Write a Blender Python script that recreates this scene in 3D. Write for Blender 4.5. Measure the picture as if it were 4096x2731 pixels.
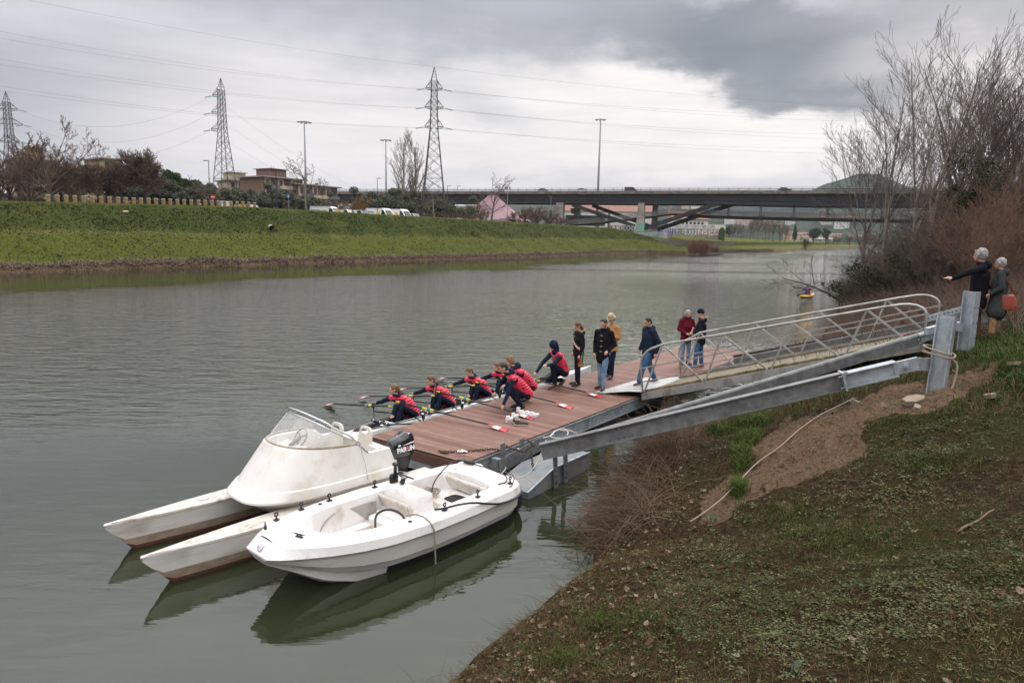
import bpy, math, random
import numpy as np
from mathutils import Vector, Matrix
for _o in list(bpy.data.objects): bpy.data.objects.remove(_o)
S=bpy.context.scene; COL=S.collection
rad=math.radians; sin=math.sin; cos=math.cos; pi=math.pi
# ---------------------------------------------------------------- camera
FP,CX,CY=2789.,2048.,1365.5           # focal length and centre in photo pixels
EYE=np.array([0,0,4.25]); _p=math.atan((CY-940)/FP); _r=rad(1.19)
FW=np.array([0,cos(_p),-sin(_p)]); _R0=np.array([1.,0,0]); _U0=np.cross(_R0,FW)
RT=_R0*cos(_r)+_U0*sin(_r); UP=np.cross(RT,FW)
cd=bpy.data.cameras.new('camera'); cam=bpy.data.objects.new('camera',cd); COL.objects.link(cam)
cam.matrix_world=Matrix(((RT[0],UP[0],-FW[0],0),(RT[1],UP[1],-FW[1],0),(RT[2],UP[2],-FW[2],EYE[2]),(0,0,0,1)))
cd.sensor_width=36; cd.lens=36*FP/4096; cd.clip_start=.05; cd.clip_end=20000
S.camera=cam
S.render.resolution_x=1024; S.render.resolution_y=682
S.view_settings.view_transform='Standard'; S.view_settings.look='None'; S.view_settings.exposure=0.0; S.view_settings.gamma=1
def ray(x,y): return FW+RT*(x-CX)/FP-UP*(y-CY)/FP
def gp(x,y,z=0.):
    d=ray(x,y); return EYE+d*((z-EYE[2])/d[2])
def vp(x,y,p0,dr):
    """where the sight line through (x,y) meets the upright plane through p0 along dr"""
    d=ray(x,y); n=np.array([-dr[1],dr[0]]); t=((np.array(p0[:2])-EYE[:2])@n)/(d[:2]@n); return EYE+d*t
# ---------------------------------------------------------------- node helpers
def NT(nt):
    class N: pass
    n=N(); n.nt=nt
    def new(t,**k):
        o=nt.nodes.new(t)
        for a,b in k.items():
            if a=='inp':
                for i,vv in b.items(): o.inputs[i].default_value=vv
            else: setattr(o,a,b)
        return o
    def ln(a,b): nt.links.new(a,b)
    def m(op,a,b=None,c=None,clamp=False):
        o=nt.nodes.new('ShaderNodeMath'); o.operation=op; o.use_clamp=clamp
        for i,q in enumerate((a,b,c)):
            if q is None: continue
            if isinstance(q,(int,float)): o.inputs[i].default_value=q
            else: nt.links.new(q,o.inputs[i])
        return o.outputs[0]
    def mix(f,a,b,mode='MIX'):
        o=nt.nodes.new('ShaderNodeMix'); o.data_type='RGBA'; o.blend_type=mode
        for i,q in ((0,f),(6,a),(7,b)):
            if isinstance(q,(int,float)): o.inputs[i].default_value=q
            elif isinstance(q,(tuple,list)): o.inputs[i].default_value=(*q[:3],1)
            else: nt.links.new(q,o.inputs[i])
        return o.outputs[2]
    def noise(vec,scale,detail=4,rough=.55,dist=0,out=0):
        o=nt.nodes.new('ShaderNodeTexNoise'); o.inputs['Scale'].default_value=scale; o.inputs['Detail'].default_value=detail
        o.inputs['Roughness'].default_value=rough; o.inputs['Distortion'].default_value=dist
        if vec is not None: nt.links.new(vec,o.inputs['Vector'])
        return o.outputs[out]
    def ramp(f,*st):
        o=nt.nodes.new('ShaderNodeValToRGB'); e=o.color_ramp.elements
        while len(e)<len(st): e.new(.5)
        for i,(p,c) in enumerate(st):
            e[i].position=p; e[i].color=(*c[:3],1) if isinstance(c,(tuple,list)) else (c,c,c,1)
        nt.links.new(f,o.inputs[0]); return o.outputs[0]
    def mapr(f,a,b,c=0,d=1):
        o=nt.nodes.new('ShaderNodeMapRange'); o.clamp=True
        for i,q in enumerate((a,b,c,d)): o.inputs[i+1].default_value=q
        nt.links.new(f,o.inputs[0]); return o.outputs[0]
    def mapping(vec,scale=(1,1,1),rot=(0,0,0),loc=(0,0,0)):
        o=nt.nodes.new('ShaderNodeMapping'); o.inputs['Scale'].default_value=scale; o.inputs['Rotation'].default_value=rot; o.inputs['Location'].default_value=loc
        nt.links.new(vec,o.inputs[0]); return o.outputs[0]
    n.new,n.ln,n.m,n.mix,n.noise,n.ramp,n.mapr,n.mapping=new,ln,m,mix,noise,ramp,mapr,mapping
    return n
def lin(*c):
    f=lambda v:(v/255/12.92 if v/255<=.04045 else ((v/255+.055)/1.055)**2.4)
    return tuple(f(q) for q in c)
# ---------------------------------------------------------------- world: overcast sky with broken cloud
SUN_EL,SUN_AZ=rad(48),rad(25)          # azimuth from +Y towards +X
W=bpy.data.worlds.new("World"); S.world=W; W.use_nodes=True; W.node_tree.nodes.clear()
n=NT(W.node_tree)
sky=n.new('ShaderNodeTexSky',sky_type='NISHITA',sun_disc=False,sun_elevation=SUN_EL,sun_rotation=SUN_AZ,air_density=1.5,dust_density=3)
tc=n.new('ShaderNodeTexCoord').outputs['Generated']
sx=n.new('ShaderNodeSeparateXYZ'); n.ln(tc,sx.inputs[0]); X,Yc,Z=sx.outputs
az=n.m('ARCTAN2',X,Yc); el=n.m('ARCSINE',Z)
cb=n.new('ShaderNodeCombineXYZ'); n.ln(n.m('MULTIPLY',az,1.0),cb.inputs[0]); n.ln(n.m('MULTIPLY',el,2.2),cb.inputs[1])
w1=n.m('SUBTRACT',n.noise(cb.outputs[0],3.2,5,.55),.5); w2=n.m('SUBTRACT',n.noise(n.mapping(cb.outputs[0],loc=(7,3,1)),7,5,.6),.5)
azw=n.m('ADD',az,n.m('ADD',n.m('MULTIPLY',w1,.16),n.m('MULTIPLY',w2,.05)))
elw=n.m('ADD',el,n.m('ADD',n.m('MULTIPLY',w2,.10),n.m('MULTIPLY',w1,.05)))
def blob(px,py,rx,ry,rot=0,soft=1.0):
    d=ray(px*1.7415,py*1.7415); d=d/np.linalg.norm(d); a0=math.atan2(d[0],d[1]); e0=math.asin(d[2])
    rx=rx*1.7415/FP; ry=ry*1.7415/FP
    a=n.m('SUBTRACT',azw,a0); e=n.m('SUBTRACT',elw,e0); c,s=cos(rad(rot)),sin(rad(rot))
    p=n.m('DIVIDE',n.m('ADD',n.m('MULTIPLY',a,c),n.m('MULTIPLY',e,s)),rx)
    q=n.m('DIVIDE',n.m('SUBTRACT',n.m('MULTIPLY',e,c),n.m('MULTIPLY',a,s)),ry)
    r=n.m('SQRT',n.m('ADD',n.m('MULTIPLY',p,p),n.m('MULTIPLY',q,q)))
    o=n.new('ShaderNodeMapRange',interpolation_type='SMOOTHSTEP'); n.ln(r,o.inputs[0])
    o.inputs[1].default_value=1+soft*.5; o.inputs[2].default_value=1-soft*.5; o.inputs[3].default_value=0; o.inputs[4].default_value=1
    return o.outputs[0]
E_=n.ramp(n.mapr(elw,0,.5),(0,lin(200,200,206)),(.16,lin(232,225,224)),(.36,lin(222,218,220)),(.60,lin(186,188,197)),(1,lin(214,216,222)))
c=E_
c=n.mix(n.m('MULTIPLY',blob(-20,230,330,110,0,1.6),.85),c,lin(138,144,157))
c=n.mix(n.m('MULTIPLY',blob(130,330,420,60,0,1.6),.5),c,lin(160,163,172))
c=n.mix(n.m('MULTIPLY',blob(800,330,480,110,0,1.6),.8),c,lin(236,229,228))
c=n.mix(n.m('MULTIPLY',blob(1250,70,620,100,-8,1.5),.8),c,lin(152,155,163))
c=n.mix(n.m('MULTIPLY',blob(1180,250,200,36,-5,1.6),.7),c,lin(158,162,172))
c=n.mix(n.m('MULTIPLY',blob(1500,235,430,80,-5,1.2),.95),c,lin(243,238,235))
c=n.mix(n.m('MULTIPLY',blob(1750,320,420,70,0,1.6),.8),c,lin(244,238,233))
c=n.mix(n.m('MULTIPLY',blob(1580,95,290,66,-18,1.0),.8),c,lin(136,140,149))
c=n.mix(n.m('MULTIPLY',blob(1840,138,290,86,-12,.6),.95),c,lin(112,118,130))
c=n.mix(n.m('MULTIPLY',blob(1760,200,110,55,0,.6),.9),c,lin(120,126,137))
c=n.mix(n.m('MULTIPLY',blob(2080,120,170,45,10,1.2),.75),c,lin(196,193,195))
c=n.mix(n.m('MULTIPLY',blob(2330,180,170,120,0,1.3),.8),c,lin(222,213,211))
c=n.mix(n.m('MULTIPLY',blob(2200,30,330,50,0,1.3),.7),c,lin(158,159,165))
c=n.mix(n.m('MULTIPLY',blob(1600,430,900,26,0,1.6),.5),c,lin(196,196,200))
# soft streaks
st=n.noise(n.mapping(cb.outputs[0],scale=(1.2,4,1)),3,6,.6)
c=n.mix(1.0,c,n.ramp(st,(.3,.90),(.7,1.10)),'MULTIPLY')
# zenith of an overcast sky is brighter than its rim
zen=n.new('ShaderNodeMapRange',interpolation_type='SMOOTHSTEP'); n.ln(el,zen.inputs[0]); zen.inputs[1].default_value=.24; zen.inputs[2].default_value=.66; zen.inputs[3].default_value=1; zen.inputs[4].default_value=3.1
c=n.mix(n.mapr(el,.30,.6),c,n.mix(1,c,(1.045,1.0,.955),'MULTIPLY'))
vm=n.new('ShaderNodeVectorMath',operation='SCALE'); n.ln(c,vm.inputs[0]); n.ln(n.m('MULTIPLY',zen.outputs[0],11.3),vm.inputs[3])
fin=n.mix(.93,sky.outputs[0],vm.outputs[0])
bg=n.new('ShaderNodeBackground'); bg.inputs[1].default_value=.1; n.ln(fin,bg.inputs[0])
n.ln(bg.outputs[0],n.new('ShaderNodeOutputWorld').inputs[0])
sd=bpy.data.lights.new('sun','SUN'); sd.energy=1.2; sd.angle=rad(14); sd.color=(1,.96,.9)
so=bpy.data.objects.new('sun',sd); COL.objects.link(so); so.rotation_euler=(pi/2-SUN_EL,0,pi-SUN_AZ)
# ---------------------------------------------------------------- materials
MATS={}
def mat(name,c1,c2=None,rough=.6,metal=0,scale=6,bump=0,bscale=None,contrast=(.35,.65),spec=.5,detail=5,stretch=(1,1,1),c3=None,s3=1.5,t3=(.5,.65),coat=0,alpha=None):
    if name in MATS: return MATS[name]
    m=bpy.data.materials.new(name); m.use_nodes=True; nt=m.node_tree; b=nt.nodes['Principled BSDF']; n=NT(nt)
    tc=n.new('ShaderNodeTexCoord').outputs['Object']; v=n.mapping(tc,scale=stretch)
    col=c1
    if c2 is not None:
        col=n.mix(n.mapr(n.noise(v,scale,detail,.6),*contrast),c1,c2)
    if c3 is not None:
        col=n.mix(n.mapr(n.noise(n.mapping(v,loc=(3,5,8)),s3,6,.65),*t3),col,c3)
    if isinstance(col,(tuple,list)): b.inputs['Base Color'].default_value=(*col[:3],1)
    else: n.ln(col,b.inputs['Base Color'])
    b.inputs['Roughness'].default_value=rough; b.inputs['Metallic'].default_value=metal; b.inputs['Specular IOR Level'].default_value=spec
    b.inputs['Coat Weight'].default_value=coat
    if bump:
        bn=n.new('ShaderNodeBump'); bn.inputs['Strength'].default_value=min(1,bump*1.0); bn.inputs['Distance'].default_value=.02*max(1,bump)
        n.ln(n.noise(v,bscale or scale*4,6,.6),bn.inputs['Height']); n.ln(bn.outputs[0],b.inputs['Normal'])
    MATS[name]=m; return m
# ---------------------------------------------------------------- mesh builder
class MB:
    def __init__(s): s.v=[];s.f=[];s.m=[];s.cur=0;s.smooth=[];s.sm=False
    def add(s,vs,fs):
        o=len(s.v); s.v.extend([tuple(map(float,p)) for p in vs])
        for f in fs: s.f.append([o+i for i in f]); s.m.append(s.cur); s.smooth.append(s.sm)
    def box(s,c,h,ax=None,taper=1.0,bev=0):
        """centre, half sizes, axes rows"""
        c=np.array(c,float); A=np.eye(3) if ax is None else np.array(ax,float)
        if bev:
            b=bev; hx,hy,hz=h; vs=[];idx={}
            for sx_ in(-1,1):
                for sy_ in(-1,1):
                    for sz_ in(-1,1):
                        for k,(a1,a2,a3) in enumerate(((0,b,b),(b,0,b),(b,b,0))):
                            idx[(sx_,sy_,sz_,k)]=len(vs); l=np.array([sx_*(hx-a1),sy_*(hy-a2),sz_*(hz-a3)])
                            if taper!=1 and sz_>0: l[:2]*=taper
                            vs.append(c+l@A)
            fs=[]
            def q(*k): fs.append([idx[i] for i in k])
            for s_ in(-1,1):
                q((s_,-1,-1,0),(s_,1,-1,0),(s_,1,1,0),(s_,-1,1,0)); q((-1,s_,-1,1),(1,s_,-1,1),(1,s_,1,1),(-1,s_,1,1)); q((-1,-1,s_,2),(1,-1,s_,2),(1,1,s_,2),(-1,1,s_,2))
                for t_ in(-1,1):
                    q((s_,t_,-1,0),(s_,t_,1,0),(s_,t_,1,1),(s_,t_,-1,1)); q((s_,-1,t_,0),(s_,1,t_,0),(s_,1,t_,2),(s_,-1,t_,2)); q((-1,s_,t_,1),(1,s_,t_,1),(1,s_,t_,2),(-1,s_,t_,2))
                    for w_ in(-1,1): q((s_,t_,w_,0),(s_,t_,w_,1),(s_,t_,w_,2))
            s.add(vs,fs); return s
        vs=[]
        for z in(-1,1):
            k=taper if z>0 else 1
            for x,y in((-1,-1),(1,-1),(1,1),(-1,1)): vs.append(c+np.array([x*h[0]*k,y*h[1]*k,z*h[2]])@A)
        s.add(vs,[(3,2,1,0),(4,5,6,7),(0,1,5,4),(1,2,6,5),(2,3,7,6),(3,0,4,7)]); return s
    def bar(s,p,q,w,h=None,up=(0,0,1)):
        p=np.array(p,float);q=np.array(q,float);d=q-p;L=np.linalg.norm(d);d/=L;h=h or w
        u=np.array(up,float)
        if abs(d@u)>.98: u=np.array([1.,0,0])
        sx_=np.cross(d,u);sx_/=np.linalg.norm(sx_);uu=np.cross(sx_,d)
        return s.box((p+q)/2,(L/2,w/2,h/2),(d,sx_,uu))
    def tube(s,pts,r,nn=8,closed=False,caps=True):
        P=[np.array(p,float) for p in pts];k=len(P);R=r if hasattr(r,'__len__') else [r]*k
        vs=[];prev=None
        for i,p in enumerate(P):
            if closed: d=P[(i+1)%k]-P[i-1]
            else: d=P[min(i+1,k-1)]-P[max(i-1,0)]
            d=d/(np.linalg.norm(d)+1e-12)
            if prev is None:
                u=np.array([0,0,1.]) if abs(d[2])<.9 else np.array([1.,0,0])
            else: u=prev
            u=u-d*(u@d);u/=np.linalg.norm(u)+1e-12;prev=u;w=np.cross(d,u)
            for j in range(nn):
                a=2*pi*j/nn; vs.append(p+(u*cos(a)+w*sin(a))*R[i])
        fs=[]
        for i in range(k if closed else k-1):
            for j in range(nn):
                a=i*nn+j;b=i*nn+(j+1)%nn;c=((i+1)%k)*nn+(j+1)%nn;d=((i+1)%k)*nn+j; fs.append((a,b,c,d))
        if caps and not closed: fs.append(tuple(range(nn))[::-1]); fs.append(tuple((k-1)*nn+j for j in range(nn)))
        s.add(vs,fs); return s
    def loft(s,rings,closed=True,cap0=True,cap1=True):
        m=len(rings[0]);vs=[p for r in rings for p in r];fs=[]
        for i in range(len(rings)-1):
            for j in range(m if closed else m-1):
                a=i*m+j;b=i*m+(j+1)%m; fs.append((a,b,b+m,a+m))
        if cap0: fs.append(tuple(range(m))[::-1])
        if cap1: fs.append(tuple((len(rings)-1)*m+j for j in range(m)))
        s.add(vs,fs); return s
    def prism(s,poly,z0,z1):
        m=len(poly); s.loft([[(x,y,z0) for x,y in poly],[(x,y,z1) for x,y in poly]]); return s
    def ell(s,c,r,nu=12,nv=8,ax=None):
        A=np.eye(3) if ax is None else np.array(ax,float); c=np.array(c,float); r=np.array(r if hasattr(r,'__len__') else (r,)*3,float)
        vs=[c+np.array([0,0,-r[2]])@A]
        for i in range(1,nv):
            t=-pi/2+pi*i/nv
            for j in range(nu):
                a=2*pi*j/nu; vs.append(c+np.array([cos(t)*cos(a)*r[0],cos(t)*sin(a)*r[1],sin(t)*r[2]])@A)
        vs.append(c+np.array([0,0,r[2]])@A); fs=[]
        for j in range(nu): fs.append((0,1+(j+1)%nu,1+j))
        for i in range(nv-2):
            for j in range(nu):
                a=1+i*nu+j;b=1+i*nu+(j+1)%nu; fs.append((a,b,b+nu,a+nu))
        L=len(vs)-1
        for j in range(nu): fs.append((L,1+(nv-2)*nu+j,1+(nv-2)*nu+(j+1)%nu))
        s.add(vs,fs); return s
    def cap(s,p,q,r0,r1,nu=10):
        """tapered capsule"""
        p=np.array(p,float);q=np.array(q,float);d=q-p;L=np.linalg.norm(d)
        if L<1e-6: return s.ell(p,r0)
        d/=L; pts=[];R=[]
        for a in (-85,-60,-30,0): pts.append(p+d*r0*sin(rad(a)));R.append(r0*cos(rad(a)))
        for a in (0,30,60,85): pts.append(q+d*r1*sin(rad(a)));R.append(r1*cos(rad(a)))
        return s.tube(pts,R,nu)
    def torus(s,c,R,r,ax=None,nu=24,nv=8,a0=0,a1=2*pi):
        A=np.eye(3) if ax is None else np.array(ax,float); full=abs(a1-a0-2*pi)<1e-6; k=nu if full else nu+1
        R=R if hasattr(R,'__len__') else (R,R)
        return s.tube([np.array(c)+np.array([R[0]*cos(a0+(a1-a0)*i/nu),R[1]*sin(a0+(a1-a0)*i/nu),0])@A for i in range(k)],r,nv,closed=full)
    def build(s,name,mats,parent=None,world=False,smooth=None,loc=None):
        me=bpy.data.meshes.new(name); V=s.v
        if world and parent is not None:
            M=np.array(parent.matrix_basis.inverted()); a=np.array(V); a=np.c_[a,np.ones(len(a))]@M.T; V=a[:,:3].tolist()
        if loc is not None: V=(np.array(V)-np.array(loc)).tolist()
        me.from_pydata(V,[],s.f)
        if not isinstance(mats,(list,tuple)): mats=[mats]
        for m_ in mats: me.materials.append(m_)
        me.polygons.foreach_set('material_index',s.m)
        sm=[smooth]*len(s.f) if smooth is not None else s.smooth
        me.polygons.foreach_set('use_smooth',sm); me.validate(); me.update()
        o=bpy.data.objects.new(name,me); COL.objects.link(o)
        if parent is not None: o.parent=parent
        if loc is not None: o.location=loc
        return o
def fixn(o):
    """outward normals + smooth by angle"""
    import bmesh
    bm=bmesh.new(); bm.from_mesh(o.data); bmesh.ops.recalc_face_normals(bm,faces=bm.faces); bm.to_mesh(o.data); bm.free(); return o
def autos(o,ang=35):
    import bmesh
    bm=bmesh.new(); bm.from_mesh(o.data); bmesh.ops.recalc_face_normals(bm,faces=bm.faces)
    for f in bm.faces: f.smooth=True
    for e in bm.edges:
        if len(e.link_faces)==2 and e.calc_face_angle(0)>rad(ang): e.smooth=False
    bm.to_mesh(o.data); bm.free(); return o
def tag(o,label=None,cat=None,group=None,kind=None):
    if label: o['label']=label
    if cat: o['category']=cat
    if group: o['group']=group
    if kind: o['kind']=kind
    return o
def thing(name,label,cat,loc=(0,0,0),rz=0,group=None):
    o=bpy.data.objects.new(name,None); COL.objects.link(o); o.location=loc; o.rotation_euler=(0,0,rz); o.empty_display_size=.2
    o.matrix_basis=Matrix.Translation(Vector(loc))@Matrix.Rotation(rz,4,'Z')
    return tag(o,label,cat,group)
def dup(o,loc=None,rz=None,label=None,scale=None,parent=None):
    c=o.copy(); COL.objects.link(c)
    if parent is not None: c.parent=parent
    if loc is not None: c.location=loc
    if rz is not None: c.rotation_euler=(0,0,rz)
    if scale is not None: c.scale=(scale,)*3 if not hasattr(scale,'__len__') else scale
    if label: c['label']=label
    for ch in [x for x in o.children]: dup(ch,parent=c)
    return c
def segmesh(name,P0,P1,R0,R1,mt,parent=None,ns=3,loc=None):
    """many tapered twigs in one mesh, vectorised"""
    P0=np.asarray(P0,float);P1=np.asarray(P1,float);R0=np.asarray(R0,float);R1=np.asarray(R1,float)
    if loc is not None: P0=P0-np.array(loc);P1=P1-np.array(loc)
    d=P1-P0;L=np.linalg.norm(d,axis=1,keepdims=True)+1e-9;d=d/L
    ref=np.where(np.abs(d[:,2:3])<.9,np.array([[0,0,1.]]),np.array([[1.,0,0]]))
    u=np.cross(d,ref);u/=np.linalg.norm(u,axis=1,keepdims=True)+1e-9;w=np.cross(d,u)
    a=np.arange(ns)*2*pi/ns; off=u[:,None,:]*np.cos(a)[None,:,None]+w[:,None,:]*np.sin(a)[None,:,None]
    V=np.concatenate([P0[:,None,:]+off*R0[:,None,None],P1[:,None,:]+off*R1[:,None,None]],axis=1).reshape(-1,3)
    N=len(P0); base=(np.arange(N)*2*ns)[:,None,None]; j=np.arange(ns);jn=(j+1)%ns
    q=np.stack([j,jn,jn+ns,j+ns],1)[None]+base
    return quickmesh(name,V,q.reshape(-1,4),mt,parent,loc,True)
def quickmesh(name,V,F,mt,parent=None,loc=None,smooth=False,col=None,mi=None):
    k=F.shape[1]; me=bpy.data.meshes.new(name); me.vertices.add(len(V)); me.vertices.foreach_set('co',np.asarray(V,np.float32).ravel())
    me.loops.add(F.size); me.loops.foreach_set('vertex_index',F.astype(np.int32).ravel())
    me.polygons.add(len(F)); me.polygons.foreach_set('loop_start',(np.arange(len(F))*k).astype(np.int32))
    me.polygons.foreach_set('use_smooth',np.full(len(F),smooth))
    for m_ in (mt if isinstance(mt,(list,tuple)) else [mt]): me.materials.append(m_)
    if mi is not None: me.polygons.foreach_set('material_index',np.asarray(mi,np.int32))
    me.update(calc_edges=True)
    if col is not None:
        for nm,arr in col.items():
            at=me.attributes.new(nm,'FLOAT','POINT'); at.data.foreach_set('value',np.asarray(arr,np.float32))
    o=bpy.data.objects.new(name,me); COL.objects.link(o)
    if parent is not None: o.parent=parent
    if loc is not None: o.location=loc
    return o
def textmesh(name,txt,size,mt,parent,M,ext=.002,bold=0.0,sx=1.0):
    cu=bpy.data.curves.new(name,'FONT'); cu.body=txt; cu.size=size; cu.extrude=ext; cu.align_x='CENTER'; cu.align_y='CENTER'; cu.offset=bold; cu.resolution_u=3
    o=bpy.data.objects.new(name,cu); COL.objects.link(o); bpy.context.view_layer.update()
    me=bpy.data.meshes.new_from_object(o.evaluated_get(bpy.context.evaluated_depsgraph_get())); bpy.data.objects.remove(o)
    me.transform(Matrix.Scale(sx,4,(1,0,0))); me.transform(M); me.materials.clear(); me.materials.append(mt)
    o=bpy.data.objects.new(name,me); COL.objects.link(o); o.parent=parent; return o
def frame(o,x,y,z=None):
    """4x4 with origin o and x,y axes"""
    x=Vector(x).normalized(); y=Vector(y); z=x.cross(y).normalized(); y=z.cross(x)
    return Matrix(((x[0],y[0],z[0],o[0]),(x[1],y[1],z[1],o[1]),(x[2],y[2],z[2],o[2]),(0,0,0,1)))
DEC=[]
def organic(name,fill,voxel,mt,parent,smooth=4,fac=.5,disp=None):
    """fill(mb) drops overlapping closed shapes; they are fused into one continuous skin"""
    mb=MB(); fill(mb); o=mb.build(name,mt,parent,smooth=True)
    r=o.modifiers.new('r','REMESH'); r.mode='VOXEL'; r.voxel_size=voxel; r.use_smooth_shade=True
    if smooth: q=o.modifiers.new('s','SMOOTH'); q.iterations=smooth; q.factor=fac
    DEC.append(o); return o
def flush_organic():
    bpy.context.view_layer.update(); dg=bpy.context.evaluated_depsgraph_get()
    for o in DEC:
        me=bpy.data.meshes.new_from_object(o.evaluated_get(dg)); old=o.data; mt=old.materials[0]
        o.modifiers.clear(); o.data=me
        if not me.materials: me.materials.append(mt)
    DEC.clear()
# dock frame: a along the dock away from us, b across it towards the river
DA=np.array([-.74,11.29]); DU=np.array([.592,.806]); DV=np.array([-.806,.592]); DANG=math.atan2(.806,.592)
def dk(a,b,z=0.): q=DA+DU*a+DV*b; return np.array([q[0],q[1],z])
# ================================================================ GROUND, WATER, BANKS
rng=np.random.default_rng(7)
_T=rng.random((256,256))
def vn(x,y,seed=0):
    x=np.asarray(x,float)+seed*17.3; y=np.asarray(y,float)+seed*9.7
    xi=np.floor(x).astype(int); yi=np.floor(y).astype(int); fx=x-xi; fy=y-yi; fx=fx*fx*(3-2*fx); fy=fy*fy*(3-2*fy)
    g=lambda a,b:_T[a&255,b&255]
    return (g(xi,yi)*(1-fx)+g(xi+1,yi)*fx)*(1-fy)+(g(xi,yi+1)*(1-fx)+g(xi+1,yi+1)*fx)*fy-.5
def fbm(x,y,o=4,seed=0):
    s=0;a=1
    for i in range(o): s=s+a*vn(np.asarray(x)*2**i,np.asarray(y)*2**i,seed+i); a*=.5
    return s
def smooth(a,b,x): t=np.clip((np.asarray(x,float)-a)/(b-a),0,1); return t*t*(3-2*t)
def dirtmask(x,y):
    def g(cx,cy,rx,ry,rot):
        c,s=cos(rad(rot)),sin(rad(rot)); p=((x-cx)*c+(y-cy)*s)/rx; q=(-(x-cx)*s+(y-cy)*c)/ry; return p*p+q*q
    wob=.9*fbm(x*1.3,y*1.3,4,9)
    a=smooth(1.35,.6,np.minimum.reduce([g(4.2,9.6,1.9,.75,62),g(5.9,10.1,1.6,.85,40),g(7.2,10.7,1.1,.55,10),g(2.9,8.7,.75,.4,60)])+wob+.8*fbm(x*5,y*5,3,19))
    return a
# near bank: t along the river, d inland
TU=np.array([.5,.8660]); TN=np.array([.8660,-.5]); D0=4.29
def shore_off(t):
    return np.interp(t,[-30,0,3,5,8,10,11.5,14,20,30,46,70,120,400,3000],[1.0,.7,.6,.75,.95,.35,.0,.1,.3,1.0,.2,-1,-2,-10,-10])+.12*fbm(np.asarray(t)*1.1,0*np.asarray(t)+3,3,5)
def nb_xy(t,d): s=np.asarray(d)-D0; return np.asarray(t)*TU[0]+s*TN[0],np.asarray(t)*TU[1]+s*TN[1]
def nb_td(x,y): return x*TU[0]+y*TU[1], x*TN[0]+y*TN[1]+D0
def nb_z(t,d,fine=True):
    t=np.asarray(t,float); e=np.asarray(d,float)-shore_off(t)
    z=np.interp(e,[-6,-2,-.4,0,.25,1.0,2.2,3.6,4.6,5.6,7.2,9,11,17,30,60,4000],[-1.6,-.9,-.3,0.0,.22,.62,1.15,1.75,2.1,2.45,2.75,2.9,3.6,6.3,7.0,7.2,7.2])
    z=z+.22*smooth(4,0,t)*smooth(.8,3,e)
    # trench dug round the steel posts, spoil thrown down the slope
    x,y=nb_xy(t,d); 
    pit=np.exp(-(((x-6.75)/.75)**2+((y-10.35)/.5)**2)); z=z-.85*pit
    z=z+.20*np.exp(-(((x-5.4)/.9)**2+((y-9.3)/.8)**2))*smooth(.5,1.5,e)
    if fine: z=z+(.10*fbm(x*.7,y*.7,3,1)+.05*fbm(x*2.6,y*2.6,3,2)+.022*fbm(x*11,y*11,3,3))*smooth(-.3,.6,e)+smooth(.3,.8,dirtmask(x,y))*(.07*fbm(x*3.5,y*3.5,4,33)-.03)
    return z
def zg(x,y): t,d=nb_td(x,y); return float(nb_z(t,d,False))
tt=np.r_[np.arange(-8,22,.07),np.arange(22,60,.5),np.geomspace(60,3500,60)]
dd=np.r_[np.linspace(-8,-1.2,8),np.arange(-1.1,8.6,.06),np.arange(8.7,20,.35),np.geomspace(20,3000,24)]
Tg,Dg=np.meshgrid(tt,dd,indexing='ij'); Dg2=Dg+np.where(Dg<9,shore_off(Tg),0)*smooth(12,6,Dg); Xg,Yg=nb_xy(Tg,Dg2); Zg=nb_z(Tg,Dg2)
Zg=np.where(Dg>400,Zg+0,Zg)
def gridfaces(a,b):
    i=np.arange(a-1)[:,None]*b+np.arange(b-1)[None]; i=i.ravel(); return np.stack([i,i+1,i+b+1,i+b],1)
# soil / moss material, patches follow the 'dirt' attribute laid on the mesh
def soilmat():
    m=bpy.data.materials.new('bank_soil'); m.use_nodes=True; nt=m.node_tree; b=nt.nodes['Principled BSDF']; n=NT(nt)
    tc=n.new('ShaderNodeTexCoord').outputs['Object']; at=n.new('ShaderNodeAttribute',attribute_name='dirt').outputs['Fac']; gr=n.new('ShaderNodeAttribute',attribute_name='green').outputs['Fac']
    n1=n.noise(tc,1.3,6,.65); n2=n.noise(tc,16,6,.7); n3=n.noise(n.mapping(tc,loc=(4,4,4)),60,4,.7)
    litter=n.ramp(n2,(.3,(.008,.0055,.003)),(.5,(.027,.0175,.009)),(.66,(.064,.042,.023)))
    moss=n.ramp(n3,(.3,(.011,.012,.003)),(.55,(.029,.029,.008)),(.75,(.052,.047,.017)))
    c=n.mix(n.mapr(n.m('ADD',n.m('MULTIPLY',n1,.6),n.m('ADD',n.m('MULTIPLY',n2,.35),n.m('MULTIPLY',gr,.25))),.50,.66),litter,moss)
    dirt=n.ramp(n.m('ADD',n.m('MULTIPLY',n2,.6),n.m('MULTIPLY',n3,.4)),(.3,(.045,.027,.016)),(.5,(.105,.067,.042)),(.7,(.19,.13,.085)))
    c=n.mix(n.mapr(n.m('ADD',at,n.m('MULTIPLY',n.m('SUBTRACT',n2,.5),.9)),.35,.6),c,dirt)
    n.ln(c,b.inputs['Base Color']); b.inputs['Roughness'].default_value=.95; b.inputs['Specular IOR Level'].default_value=.05
    bn=n.new('ShaderNodeBump'); bn.inputs['Strength'].default_value=.9; bn.inputs['Distance'].default_value=.035
    n.ln(n.m('ADD',n2,n.m('MULTIPLY',n3,.5)),bn.inputs['Height']); n.ln(bn.outputs[0],b.inputs['Normal']); return m
V=np.c_[Xg.ravel(),Yg.ravel(),Zg.ravel()]
dm=dirtmask(V[:,0],V[:,1]); tv,dv=nb_td(V[:,0],V[:,1]); grn=smooth(2,4,dv)*(.5+fbm(V[:,0]*.6,V[:,1]*.6,3,12))
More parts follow.
